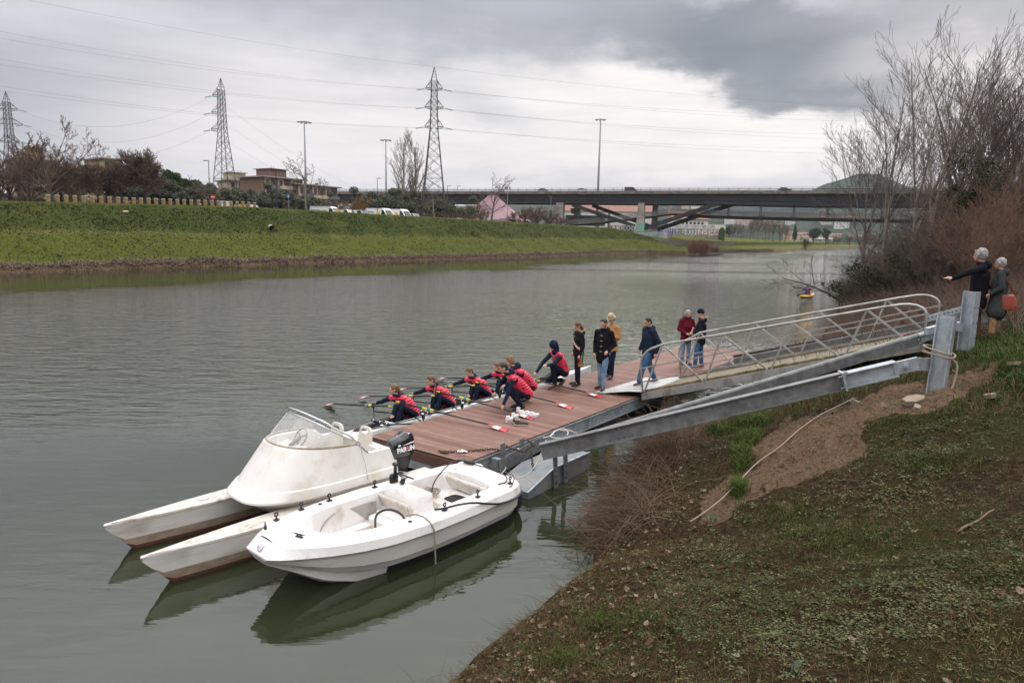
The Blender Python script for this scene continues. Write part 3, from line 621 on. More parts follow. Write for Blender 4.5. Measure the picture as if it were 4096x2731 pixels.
# ---------------------------------------------------------------- light masts and lamps
galv=mat('mast_grey',(.26,.28,.30),(.20,.215,.23),.5,.3,scale=2)
def mast(label,px,top,Yd,zb=7.0,r=.42):
    d=ray(px,top); p=EYE+d*(Yd/d[1]); H=p[2]-zb; t=thing('light_mast',label,'light mast',(p[0],p[1],zb),0,'tall motorway light masts')
    mb=MB(); mb.tube([(0,0,0),(0,0,H*.5),(0,0,H)],[r,r*.72,r*.42],10); mb.build('pole',galv,t,smooth=True)
    mb=MB(); mb.torus((0,0,H-.3),1.1,.07,nu=16,nv=5)
    for k in range(4): mb.bar((0,0,H-.3),(1.1*cos(k*pi/2+.4),1.1*sin(k*pi/2+.4),H-.3),.08)
    mb.build('lamp_ring',galv,t)
    for k in range(8):
        a=k*pi/4; mb=MB(); mb.box((1.75*cos(a),1.75*sin(a),H-.42),(.42,.28,.10),((cos(a),sin(a),-.2),(-sin(a),cos(a),0),(.2*cos(a),.2*sin(a),1)),bev=.03); mb.build('floodlight',galv,t)
mast('tall light mast left, above the brick apartment building',1217,484,215); mast('shortest looking light mast, left of the pale poplars',1543,557,262); mast('tall light mast behind the motorway bridge',2403,475,272,6,.55)
blk=mat('black_paint',(.02,.02,.022),rough=.5)
def lamp(label,px,top,s,arm=1):
    q=fbp(px,s); d=ray(px,top); H=EYE[2]+d[2]*(q[1]/d[1])-q[2]; t=thing('street_lamp',label,'street lamp',tuple(q),0,'thin dark street lamps')
    mb=MB(); mb.tube([(0,0,0),(0,0,H)],[.09,.05],8); mb.build('pole',blk,t); mb=MB(); mb.box((arm*.35,0,H+.02),(.42,.13,.05),bev=.02); mb.build('lamp_head',blk,t)
lamp('thin black street lamp beside the blue round sign',1111,678,20); lamp('thin black street lamp in front of the second group of vans',1511,714,19); lamp('thin street lamp near the grey car right of the pylon',1788,745,19)
lamp('dark leaning lamp post at the foot of the left middle pylon',846,644,28,-1); lamp('thin lamp post in front of the left end of the motorway bridge',1828,745,40)
for px,py in ((2028,752),(2200,785)):
    q=fbp(px,40); d=ray(px,py); H=EYE[2]+d[2]*(q[1]/d[1])-q[2]; t=thing('floodlight_pole','pale pole with floodlights right of the pink tent' if px<2100 else 'thin pale pole in front of the bridge, second from the tent','light pole',tuple(q)); mb=MB(); mb.tube([(0,0,0),(0,0,H)],[.12,.07],8); mb.build('pole',galv,t); mb=MB(); mb.box((-.5,0,H),(.4,.2,.3),bev=.04); mb.box((.6,0,H-.1),(.25,.15,.18),bev=.03); mb.build('floodlight',blk,t)
# ---------------------------------------------------------------- bollards
bm_=mat('bollard_stone',(.30,.27,.22),(.18,.15,.11),.9,scale=5); ylw=mat('faded_yellow',(.34,.21,.06),(.18,.13,.07),.8,scale=6); proto=None
for i,px in enumerate([203,240,275,309,345,379,414,447,481,512,543,572,602,631,660,688,716,743,771,800,826,852,878,904,929,953,976,1000,1022]):
    q=fbp(px,15.6)
    if proto is None:
        proto=thing('bollard','','bollard',(0,0,0),0,'row of stone bollards on the far bank'); mb=MB(); mb.tube([(0,0,-.3),(0,0,.62)],.26,12); mb.build('post',ylw,proto,smooth=False); mb=MB(); mb.tube([(0,0,.62),(0,0,.80),(0,0,.86)],[.29,.29,.2],12); mb.build('cap',bm_,proto); b=proto
    else: b=dup(proto)
    b.location=tuple(q); b.scale=(.85,.85,1.0-.0001*px); b['label']='squat stone bollard with faded yellow paint along the crest of the grass bank'
# ---------------------------------------------------------------- vans and cars
wht=mat('van_white',(.78,.79,.80),(.70,.71,.72),.3,scale=1,coat=.4); gls=mat('dark_glass',(.02,.025,.03),rough=.08); tyr=mat('tyre_rubber',(.02,.02,.02),rough=.8); adv=mat('yellow_decal',(.75,.42,.02),rough=.4); rdl=mat('red_lamp',(.4,.01,.01),rough=.3); hdl=mat('headlamp',(.6,.62,.65),rough=.1); gry=mat('bumper_grey',(.06,.06,.065),rough=.6)
def vehicle(name,label,cat,p,rz,body,prof,L,Wd,win,wheels=(.17,.8),group=None,wr=.33,txt=None,decal=False):
    """prof: side outline (x,z) in metres, front at +x"""
    t=thing(name,label,cat,tuple(p),rz,group); h=Wd/2; mb=MB(); m_=len(prof)
    ys=[-h,-h*.93,h*.93,h]; rings=[]
    cx_=sum(a for a,_ in prof)/m_; cz=sum(b for _,b in prof)/m_
    for y_,k in zip((-h*.9,-h,h,h*.9),(.94,1,1,.94)): rings.append([(cx_+(x-cx_)*(1-(1-k)*.5),y_*(1-.10*max(0,(z-1.0))/1.5),cz+(z-cz)*k) for x,z in prof])
    mb.loft(rings); autos(mb.build('body',body,t),30)
    for nm,quad in win:
        mb=MB()
        if nm=='windscreen': (x0,z0),(x1,z1)=quad; k0=h*.86*(1-.1*max(0,z0-1)/1.5);k1=h*.78*(1-.1*max(0,z1-1)/1.5); o_=.02; mb.loft([[(x0,-k0,z0),(x0,k0,z0),(x1,k1,z1),(x1,-k1,z1)],[(x0+.03,-k0,z0+.03),(x0+.03,k0,z0+.03),(x1+.03,k1,z1+.03),(x1+.03,-k1,z1+.03)]]); mb.build('windscreen',gls,t)
        else:
            for sg in(-1,1):
                mb=MB(); f=lambda z:sg*h*(1-.10*max(0,(z-1.0))/1.5); mb.loft([[(x,f(z)*.97,z) for x,z in quad],[(x,f(z)+sg*.012,z) for x,z in quad]]); mb.build('side_window',gls,t)
    for wx in wheels:
        for sg in(-1,1):
            mb=MB(); x=-L/2+L*wx; mb.tube([(x,sg*(h-.22),wr),(x,sg*(h+.01),wr)],wr,14); w_=mb.build('wheel',tyr,t); mb=MB(); mb.tube([(x,sg*(h-.02),wr),(x,sg*(h+.025),wr)],wr*.6,10); mb.build('rim',gry if body is wht else hdl,w_)
    zf=.75 if L>5 else .65
    for sg in(-1,1): 
        mb=MB(); mb.box((L/2-.10,sg*h*.74,zf+.12),(.10,.14,.09),bev=.03); mb.build('headlight',hdl,t); mb=MB(); mb.box((-L/2+.05,sg*h*.85,zf+.3),(.06,.07,.2),bev=.02); mb.build('tail_light',rdl,t)
        mb=MB(); mb.box((L*.22,sg*(h+.12),1.35 if L>5 else 1.0),(.07,.09,.14),bev=.03); mb.build('mirror',gry,t)
    mb=MB(); mb.box((L/2-.04,0,.42),(.09,h*.9,.16),bev=.04); mb.build('bumper',gry,t)
    if txt:
        for sg in (-1,1):
            M=frame((txt[1],sg*(h*(1-.035)+.012),txt[2]),(sg*-1.0,0,0),(0,0,1)); textmesh('lettering',txt[0],txt[3],txt[4],t,M,.01,sx=1.1)
    if decal:
        for sg in (-1,1): mb=MB(); mb.box((decal,sg*(h*.955+.01),1.55),(.36,.012,.32)); mb.build('decal',adv,t)
    return t
vprof=[(-2.95,.3),(2.9,.3),(2.98,.75),(2.75,1.12),(2.45,1.22),(1.75,2.15),(1.35,2.45),(.9,2.52),(-2.85,2.55),(-2.97,2.4)]
cprof=[(-2.1,.3),(2.1,.3),(2.18,.62),(2.0,.85),(1.15,.98),(.55,1.42),(.1,1.5),(-1.1,1.5),(-1.75,1.1),(-2.12,.98)]
mprof=[(-2.1,.3),(2.1,.3),(2.18,.7),(1.95,1.0),(1.5,1.1),(.8,1.78),(.4,1.86),(-2.05,1.88),(-2.15,1.7)]
WV=[('windscreen',((2.44,1.27),(1.76,2.16))),('side',[(1.15,1.35),(2.15,1.35),(1.55,2.12),(1.15,2.12)])]
WC=[('windscreen',((1.13,1.0),(.58,1.42))),('side',[(-1.3,1.0),(.95,1.0),(.5,1.38),(-.95,1.40)])]
WM=[('windscreen',((1.48,1.13),(.82,1.77))),('side',[(.1,1.12),(1.2,1.12),(.72,1.72),(.1,1.72)])]
blackt=mat('lettering_black',(.02,.02,.02),rough=.4); bluet=mat('lettering_blue',(.06,.12,.45),rough=.4)
def vanat(px,ptop,Hv,lab,prof,L,Wd,win,rz,s=None,**k):
    """find the inland distance where a vehicle of height Hv just reaches the seen roof line"""
    for s in np.arange(18,70,.5):
        q=fbp(px,s); d=ray(px,ptop); z=EYE[2]+d[2]*(q[1]/d[1])
        if z-q[2]>=Hv: break
    print('VAN',px,s)
    return vehicle(k.pop('name','parked_van'),lab,k.pop('cat','van'),q,rz,k.pop('body',wht),prof,L,Wd,win,**k)
RZ=math.atan2(.8536,.521)-rad(92)
vanat(1308,826,2.5,'white rental van with a yellow panel, leftmost of those facing right beside the light mast',vprof,5.9,2.0,WV,RZ+.25,txt=('Hertz',-1.75,1.75,.75,blackt),decal=.2,group='vans parked on the far bank')
vanat(1388,838,1.9,'low white van just right of the leftmost rental van',mprof,4.3,1.8,WM,RZ+.1,decal=-1.2,group='vans parked on the far bank')
vanat(1437,838,1.9,'low white van, right end of the first group of parked vans',mprof,4.3,1.8,WM,RZ+.3,group='vans parked on the far bank')
vanat(1523,833,2.5,'white rental van behind the black lamp post, with lettering and a yellow panel',vprof,5.9,2.0,WV,RZ,txt=('Hertz',-1.75,1.75,.75,blackt),decal=.2,group='vans parked on the far bank')
vanat(1595,835,2.5,'white high roofed van parked right behind the lettered one',vprof,5.9,2.0,WV,RZ,decal=.2,group='vans parked on the far bank')
vanat(1648,850,1.9,'low white van at the right end of the row of vans',mprof,4.3,1.8,WM,RZ+.1,group='vans parked on the far bank')
vanat(860,806,2.5,'white van facing left behind the red no entry sign',vprof,5.9,2.0,WV,RZ+pi+.1,txt=('Noleggio',-.9,1.9,.45,bluet),group='vans parked on the far bank')
vanat(1000,823,1.7,'white car with a yellow panel, mostly hidden behind the grass crest',mprof,4.3,1.8,WM,RZ+.2,decal=-.8,group='vans parked on the far bank')
dkc=mat('dark_car_paint',(.025,.028,.035),rough=.25,coat=.6); slv=mat('silver_paint',(.35,.36,.38),rough=.25,metal=.3,coat=.6)
vanat(1475,849,1.45,'dark car half hidden between the two groups of vans',cprof,4.3,1.75,WC,RZ,body=dkc,name='parked_car',cat='car')
vanat(1825,862,1.45,'silver car parked right of the dark bare tree',cprof,4.3,1.75,WC,RZ+.3,body=slv,name='parked_car',cat='car'); vanat(1835,866,1.45,'small light car parked left of the pink tent',cprof,4.1,1.7,WC,RZ,body=wht,name='parked_car',cat='car')
# signs
def sign(label,px,top,s,kind):
    q=fbp(px,s); d=ray(px,top); H=EYE[2]+d[2]*(q[1]/d[1])-q[2]; t=thing('road_sign',label,'road sign',tuple(q),0); mb=MB(); mb.tube([(0,0,-.2),(0,0,H)],.05,8); mb.build('post',galv if kind!='dark' else blk,t)
    R=.34; yv=-.08; disc=MB(); disc.tube([(0,yv,H-R),(0,yv-.02,H-R)],R,24)
    disc.build('disc',mat('sign_red',(.45,.02,.02),rough=.4) if kind=='red' else mat('sign_blue',(.01,.12,.42),rough=.4) if kind=='blue' else mat('sign_back',(.05,.07,.09),rough=.5),t)
    if kind=='red': mb=MB(); mb.box((0,yv-.03,H-R),(.25,.005,.06)); mb.build('bar',wht,t)
    if kind=='blue': mb=MB(); mb.bar((-.24,yv-.03,H-R-.24),(.24,yv-.03,H-R+.24),.012,.06); mb.build('bar',mat('sign_red2',(.45,.02,.02),rough=.4),t); mb=MB(); mb.box((0,yv-.026,H-R-.02),(.07,.003,.15)); mb.build('symbol',wht,t)
sign('round red no entry sign in front of the parked white van',859,779,17.5,'red'); sign('round blue sign with a red bar on a grey post',1158,776,19,'blue'); sign('round sign seen from behind, left of the no entry sign',705,772,22,'dark')
# ---------------------------------------------------------------- houses
brick=mat('red_brick',(.20,.115,.085),(.15,.085,.065),.9,scale=1.2); cream=mat('cream_plaster',(.50,.42,.30),(.40,.33,.23),.9,scale=.6); yel=mat('yellow_plaster',(.42,.32,.19),(.34,.26,.15),.9,scale=.5); tile=mat('roof_tiles',(.24,.115,.08),(.17,.085,.06),.9,scale=.8); slab=mat('roof_slab',(.30,.29,.28),(.22,.21,.2),.8,scale=.6); shut=mat('brown_shutter',(.10,.055,.035),rough=.7); whp=mat('white_plaster',(.62,.60,.57),(.5,.48,.45),.8,scale=.4); rl=mat('railing_grey',(.10,.12,.14),rough=.5)
def block(label,x0,x1,ytop,Yd,storeys,wall,wall2,skew=0,zb=7,roof='slab',pent=False,bays=5):
    A_=at(x0,900,Yd); B_=at(x1,900,Yd+skew); A_[2]=B_[2]=zb; d=B_-A_; L=np.hypot(d[0],d[1]); rz=math.atan2(d[1],d[0]); q=at(x0,ytop,Yd); H=q[2]-zb
    t=thing('apartment_building',label,'building',tuple(A_),rz); Dp=11
    mb=MB(); mb.box((L/2,Dp/2,H/2),(L/2,Dp/2,H/2)); mb.build('wall',wall,t)
    sh=H/storeys
    for k in range(storeys):
        z=k*sh
        for j in range(bays):
            x=L*(j+.5)/bays
            if j%2==0: mb=MB(); mb.box((x,-.06,z+sh*.5),(L/bays*.42,.05,sh*.5-.02)); mb.build('wall_panel',wall2,t)
            f=MB(); f.box((x,-.14,z+sh*.55),(.55,.03,sh*.27)); w_=f.build('window',shut,t); f=MB(); f.box((x,-.18,z+sh*.58),(.42,.02,sh*.2)); f.build('pane',gls,w_)
        if k>0:
            for j in range(0,bays,2):
                x=L*(j+1)/bays; mb=MB(); mb.box((x,-.75,z),(L/bays*.85,.62,.10)); mb.box((x,-1.33,z+.5),(L/bays*.85,.04,.42)); mb.build('balcony',cream if j%4 else rl,t)
    mb=MB(); mb.box((L/2,Dp/2-.3,H+.18),(L/2+.9,Dp/2+.9,.18)); r_=mb.build('roof',slab if roof=='slab' else tile,t)
    mb=MB(); mb.box((L*.8,Dp*.5,H+.9),(.4,.4,.6)); mb.build('chimney',wall,r_)
    if pent: mb=MB(); mb.box((L*pent,Dp*.5,H+1.5),(L*.2,Dp*.3,1.2)); mb.box((L*pent,Dp*.5,H+2.8),(L*.24,Dp*.36,.09)); mb.build('roof_terrace',wall if pent!=.5 else brick,t); mb=MB(); [mb.tube([(L*.3+i*.9,2,H+.3),(L*.3+i*.9,2,H+3.6)],.05,4) for i in range(2)]; [mb.bar((L*.3-.4,2,H+3.2-.4*i),(L*.3+.4,2,H+3.2-.4*i),.03) for i in range(3)]; mb.build('aerial',steel,t)
    return t
block('red brick apartment block with cream balconies, left half',1062,1215,708,205,4,brick,cream,12,7,pent=.5,bays=6); block('lower right wing of the brick apartment block with a flat roof',1195,1352,738,213,3,brick,cream,15,7,bays=6)
block('cream apartment building with a flat terrace roof right of the left middle pylon',922,1075,722,225,4,cream,yel,8,7,pent=.3,bays=5)
block('pale yellow apartment building half hidden by bare trees at the far left',70,235,640,130,4,yel,cream,4,7,pent=.6,bays=5); block('yellow house behind the bare trees left of the pine',430,505,636,190,4,yel,cream,4,7,bays=3); block('pale pink house glimpsed between the bare tree trunks',560,690,735,150,2,yel,whp,4,7,roof='tile',bays=4)
def house(name,label,p,w,dp,h,rz,wall,roofm,pitch=.35,nw=2):
    t=thing(name,label,'house',tuple(p),rz); mb=MB(); mb.box((0,0,h/2-1),(w/2,dp/2,h/2+1)); mb.build('wall',wall,t)
    mb=MB(); e=.5; rh=dp/2*pitch; x=w/2+e; y=dp/2+e; mb.add([(-x,-y,h),(x,-y,h),(x,y,h),(-x,y,h),(-x,0,h+rh),(x,0,h+rh),(-x,-y,h+.25),(x,-y,h+.25),(x,y,h+.25),(-x,y,h+.25),(-x,0,h+rh+.25),(x,0,h+rh+.25)],[(0,1,7,6),(1,5,11,7),(5,2,8,11),(2,3,9,8),(3,4,10,9),(4,0,6,10),(6,7,11,10),(10,11,8,9),(0,4,5,1),(4,3,2,5)]); fixn(mb.build('roof',roofm,t))
    for k in range(nw):
        for z in ((h*.3,h*.72) if h>5 else (h*.5,)): mb=MB(); mb.box((-w/2+w*(k+.5)/nw,-dp/2-.04,z),(.6,.05,.85)); mb.build('window',shut,t)
    return t
# riverside houses at the bend
for px,py,Yd,w,dp,h,wl,lb in ((3152,962,470,11,9,9,yel,'tall yellow farmhouse with a tiled roof by the river bend'),(3185,964,455,13,9,7.5,cream,'cream box shaped house right of the yellow farmhouse'),(3232,968,450,12,9,4.6,whp,'low white house right of the cream one'),(3215,952,560,14,9,6,yel,'ochre house with a red roof behind the riverside houses'),(3300,958,540,15,9,5,cream,'small tiled house left of the round green tree'),(3340,957,560,15,9,6,yel,'tiled house under the hill near the right hand trees'),(3280,968,470,26,10,3.2,slab,'long low grey shed at the water side'),(3420,960,560,16,9,5,cream,'tiled house half hidden by the right hand trees')):
    Yd*=1.75; p=at(px,py,Yd); p[2]=max(1.6,p[2]); house('house',lb,p,w,dp,h,rad(-20),wl,tile if wl is not slab else slab,nw=3)
for i,(px,py,w,h,lb) in enumerate(((2929,896,28,13,'long cream villa with an upper storey on the hillside under the footbridge'),(2972,900,30,7,'pale terrace of houses right of the cream villa'),(3080,884,22,7,'small white farmhouse high on the hill'),(3160,900,15,7,'white farmhouse left of the pair on the hill'),(3306,896,16,9,'white house on the hillside beside dark cypresses'),(3290,886,10,6,'tiny house above the white hillside house'),(3365,916,20,12,'cream house low on the hill, left of the bare trees'),(3400,885,24,8,'pale house half hidden by bare branches'),(2830,818,20,8,'pale villa seen between the two bridge decks'),(2420,830,26,7,'pale houses seen left of the concrete pier'),(2270,826,22,7,'small pale house on the hill behind the bridge'))):
    p=on_hill(px,py); house('hillside_house',lb,p,w,12,h,rad(-15),cream if i%3 else whp,tile,nw=4)
# round green trees and cypresses on the plain
for px,py,Yd,w,h,lb in ((3255,938,520,9,11,'round dark green pine by the riverside houses'),(3179,945,470,3,12,'dark cypress above the yellow farmhouse'),(3304,950,500,4.5,13,'dark pointed tree right of the round pine'),(2917,938,430,6,7,'small dark pine at the end of the industrial wall')):
    p=at(px,py,Yd); q=float(max(1.6,fb_z(*fb_ts(p[0],p[1]),False))); p[2]=q; t=thing('evergreen_tree',lb,'tree',tuple(p)); mb=MB(); mb.tube([(0,0,0),(0,0,h*.6)],[.35,.2],6); mb.build('trunk',twigd,t)
    rs=random.Random(int(px)); cs=[(rs.gauss(0,w*.22),rs.gauss(0,w*.22),h*.62+rs.gauss(0,h*.1)) for _ in range(14)] if w>4 else [(0,0,h*k/10) for k in range(2,10)]; leafclumps('crown',cs,[w*.3]*len(cs) if w>4 else [w*.45*(1-abs(k-4)/8) for k in range(2,10)],4000,.4,leafp,t,int(px),1)
# industrial sheds behind the pier
graf=[(.55,.55,.53),(.10,.12,.35),(.45,.10,.08),(.30,.12,.28),(.12,.30,.32),(.35,.33,.30)]
def rowbox(name,label,cat,x0,y0,x1,y1,Yd,dp,wall,ytopR=None,roofm=None,zb=None):
    A_=at(x0,y1,Yd); B_=at(x1,y1,Yd); zb=A_[2] if zb is None else zb; T_=at(x0,y0,Yd)[2]; t=thing(name,label,cat,(A_[0],A_[1],zb),0); L=B_[0]-A_[0]; H=T_-zb
    mb=MB(); mb.box((L/2,dp/2,H/2-1),(L/2,dp/2,H/2+1)); mb.build('wall',wall,t)
    if roofm: mb=MB(); mb.add([(-.5,-.5,H),(L+.5,-.5,H),(L+.5,dp,H+dp*.35),(-.5,dp,H+dp*.35),(-.5,-.5,H+.3),(L+.5,-.5,H+.3),(L+.5,dp,H+dp*.35+.3),(-.5,dp,H+dp*.35+.3)],[(0,1,5,4),(1,2,6,5),(2,3,7,6),(3,0,4,7),(4,5,6,7),(0,3,2,1)]); mb.build('roof',roofm,t)
    return t,L,H
for x0,y0,x1,y1,lb in ((2250,845,2330,868,'left one of the red roofed sheds behind the bridge'),(2330,846,2430,868,'red roofed shed behind the left strut of the bridge'),(2440,848,2620,868,'long red roofed shed behind the concrete pier')): rowbox('shed',lb,'shed',x0,y0,x1,y1+30,390,14,whp,roofm=tile)
t,L,H=rowbox('industrial_building','white industrial hall with a red roof behind the graffiti wall','building',2690,878,2830,940,330,12,whp,roofm=tile)
for k in range(8): mb=MB(); mb.box((L*(k+.5)/9,-.05,H-2.0),(.5,.05,1.1)); mb.build('window',gls,t)
rowbox('industrial_building','low white hall with a curved roof right of the red roofed hall','building',2830,898,2900,942,335,10,whp)
def grafwall(name,label,x0,y0,x1,y1,Yd,words,dp=.4,base=conc):
    t,L,H=rowbox(name,label,'wall',x0,y0,x1,y1,Yd,dp,base)
    rs=random.Random(int(x0)); x=0
    for wd,cbg,cfg in words:
        w_=L/len(words); mb=MB(); mb.box((x+w_/2,-.03,H*.48),(w_*.48,.02,H*.42)); mb.build('painted_panel',mat('graf_%d_%d_%d'%tuple(int(q*100) for q in cbg),cbg,tuple(q*.7 for q in cbg),.8,scale=1.5),t)
        textmesh('graffiti',wd,H*1.05,mat('graff_%d_%d_%d'%tuple(int(q*100) for q in cfg),cfg,rough=.7),t,frame((x+w_/2,-.07,H*.48),(1,0,0),(0,0,1)),.01,bold=.02,sx=min(1.2,w_/(H*1.05*.62*len(wd)))); x+=w_
    return t
Wt=(.62,.62,.6);Bl=(.05,.07,.28);Bk=(.03,.03,.03);Sl=(.40,.40,.42);Rd=(.30,.06,.04);Gn=(.10,.27,.24)
grafwall('graffiti_wall','river wall with blue and white graffiti lettering behind the bridge foot',2645,912,2880,938,300,[('FIESOLE',Bl,Wt),('UL',Sl,Bk),('833',Wt,Bk),('NS',(.40,.25,.2),Wt),('ЯA',Wt,(.4,.12,.08))])
grafwall('graffiti_wall','upper row of white painted panels above the blue lettered wall',2700,896,2860,911,303,[('VER',Sl,Wt),('OMS',Wt,Sl),('ER',(.4,.38,.36),Wt)],base=whp)
grafwall('graffiti_wall','wall with silver bubble lettering under the bridge, left of the pier',2440,900,2535,925,232,[('AK',Rd,Wt),('MUCHO',Bk,Sl)])
grafwall('graffiti_wall','teal and purple painted ramp wall behind the left bridge strut',2262,860,2420,880,262,[('SEK',Gn,Rd),('ROMA',(.15,.10,.18),Gn),('TKO',Gn,(.35,.2,.2))])
t,L,H=rowbox('brick_wall','low orange brick wall left of the dark hedge','wall',2810,921,2900,937,302,.5,mat('orange_brick',(.40,.15,.07),(.3,.12,.07),.9,scale=2))
t,L,H=rowbox('hedge','dark green clipped hedge block at the end of the brick wall','hedge',2880,919,2898,948,298,2,leafp)
leafclumps('leaves',[(L/2,1,H*k/4) for k in range(1,5)],[L*.55]*4,1500,.25,leafp,t,3,1)
# stone river wall downstream of the pier
stn=mat('river_wall_stone',(.16,.135,.105),(.09,.075,.06),.95,scale=1.2,stretch=(1,1,3),bump=.5,c3=(.05,.045,.035),s3=.6)
mb=MB()
pts=[fb_xy(t_,float(f_off(t_))+12.5) for t_ in np.arange(146,236,4)]
for a_,b_ in zip(pts[:-1],pts[1:]): mb.bar((a_[0],a_[1],2.65),(b_[0],b_[1],2.65),.5,1.9)
tag(mb.build('river_wall',stn),'low grey stone retaining wall along the grass bank beyond the pier','wall')
# ---------------------------------------------------------------- circus tent
tm=mat('pink_canvas',(.30,.185,.20),(.23,.145,.155),.8,scale=.6); Q=fbp(1968,48); sc_=Q[1]/FP
t=thing('circus_tent','faded pink big top tent with a pointed roof','tent',tuple(Q)); Ht=EYE[2]+ray(1968,772)[2]*(Q[1]/ray(1968,772)[1])-Q[2]; Rt=150*sc_
mb=MB(); R_=[(1.0,0),(1.0,.22),(.99,.26),(.80,.36),(.60,.50),(.40,.66),(.22,.82),(.11,.93)]; rings=[]
for rr_,zz in R_: rings.append([(Rt*rr_*cos(a)*(1+.03*(k%2)*(zz>.2)),Rt*.8*rr_*sin(a)*(1+.03*(k%2)),Ht*zz) for k,a in enumerate(np.linspace(0,2*pi,32,endpoint=False))])
mb.loft(rings,cap0=False); mb.build('canopy',tm,t); mb=MB(); mb.tube([(0,0,Ht*.9),(0,0,Ht*.97)],.8,10); mb.box((0,0,Ht),(.7,.5,.45)); mb.build('top_cap',mat('tent_cap',(.12,.07,.06),rough=.7),t)
mb=MB(); mb.torus((0,0,Ht*.95),(1.9,1.6),.06,nu=14,nv=4)
for k in range(7): a=k*2*pi/7; mb.tube([(1.9*cos(a),1.6*sin(a),Ht*.85),(1.9*cos(a),1.6*sin(a),Ht*.95)],.05,4)
mb.build('crown_ring',steel,t)
mb=MB(); 
for sg in(-1,1): mb.loft([[(-1.5+sg*(.5+2.2*k/6),-Rt*.8-.8-.5*sin(k/6*3),0) for k in range(7)],[(-1.5+sg*(.4+1.9*k/6),-Rt*.8-.5,3.6-2.2*(k/6)**2) for k in range(7)]],closed=False,cap0=False,cap1=False)
o=mb.build('entrance_flap',mat('white_canvas',(.62,.58,.54),(.5,.45,.42),.8,scale=1),t)
q=fbp(2035,36); t=thing('ticket_kiosk','small dark kiosk with posters and a flat roof right of the tent','kiosk',tuple(q)); mb=MB(); mb.box((0,0,1.1),(2.2,1.2,1.1)); mb.build('cabin',gry,t); mb=MB(); mb.box((0,0,2.9),(2.6,1.6,.08)); mb.build('roof',slab,t); mb=MB(); [mb.bar((x,-1.5,0),(x,-1.5,2.9),.08) for x in(-2.5,2.5)]; mb.build('post',rl,t); mb=MB(); mb.box((.9,-1.23,1.2),(.5,.02,.6)); mb.build('poster',whp,t); mb=MB(); mb.box((2.0,-1.3,.6),(.6,.3,.5)); mb.build('bin',adv,t)
# ---------------------------------------------------------------- motorway bridge
B0=at(2400,770,250); BE=np.array([.9375,-.348,0]); BG=np.array([.348,.9375,0]); BRZ=math.atan2(-.348,.9375)
def bp(px,py,off=0): return vp(px,py,B0+BG*off,BE)
zt=B0[2]+.1; br=thing('motorway_bridge','dark steel motorway bridge with slanting struts and a concrete parapet','bridge',(B0[0],B0[1],6),BRZ)
def bq(px,off=0): q=bp(px,900,off)-B0; return float(q@BE)   # station along the bridge seen in photo column px
def BB(s,y,z): return (s,y,z-6)
W0=13.5; s0,s1=bq(1180,0),bq(3900)+60
mb=MB(); mb.box(BB((s0+s1)/2,W0/2,zt-.28),((s1-s0)/2,W0/2+.35,.22)); mb.build('deck_slab',darksteel,br)
mb=MB()
for y in (-.42,W0+.42): mb.box(BB((s0+s1)/2,y,zt-.10),((s1-s0)/2,.16,.50))
mb.build('parapet',concd,br)
for y in (1.2,W0-1.2):
    mb=MB(); sm_=bq(3010); N_=40; top=zt-.5; S_=np.linspace(s0,s1,N_); prof=[]
    dep=[3.3+.6*math.exp(-((q-bq(3350))/45)**2)-.25*math.exp(-((q-bq(2900))/18)**2) for q in S_]
    mb.loft([[BB(q,y-.25,top),BB(q,y+.25,top),BB(q,y+.25,top-d_),BB(q,y-.25,top-d_)] for q,d_ in zip(S_,dep)])
    mb.loft([[BB(q,y-.55,top-d_*.64),BB(q,y+.55,top-d_*.64),BB(q,y+.55,top-d_*.64-.07),BB(q,y-.55,top-d_*.64-.07)] for q,d_ in zip(S_,dep)])
    mb.loft([[BB(q,y-.6,top-d_),BB(q,y+.6,top-d_),BB(q,y+.6,top-d_-.1),BB(q,y-.6,top-d_-.1)] for q,d_ in zip(S_,dep)])
    mb.build('girder',darksteel,br)
mb=MB()
for q in np.arange(s0,s1,8): mb.bar(BB(q,1.4,zt-1.6),BB(q,W0-1.4,zt-1.6),.4,1.4)
mb.build('cross_beam',darksteel,br)
mb=MB()
for y in (-.4,W0+.4):
    for q in np.arange(s0,s1,3.2): mb.bar(BB(q,y,zt+.35),BB(q,y,zt+1.45),.10)
    for zz,hh in ((1.42,.07),(.85,.24)): mb.bar(BB(s0,y-.02,zt+zz),BB(s1,y-.02,zt+zz),.05,hh)
mb.build('guard_rail',steel,br)
def strut(pa,pb,off,w=1.0):
    a=bp(*pa,off);b=bp(*pb,off); A_=BB(float((a-B0)@BE),off,a[2]);B_=BB(float((b-B0)@BE),off,b[2]); mb=MB(); mb.bar(A_,B_,w,w*1.25); mb.build('strut',darksteel,br)
strut((2290,820),(2540,905),1.3); strut((2370,822),(2600,905),W0-1.3); strut((2575,915),(2870,815),1.3,1.1); strut((2630,918),(2940,815),W0-1.3,1.1)
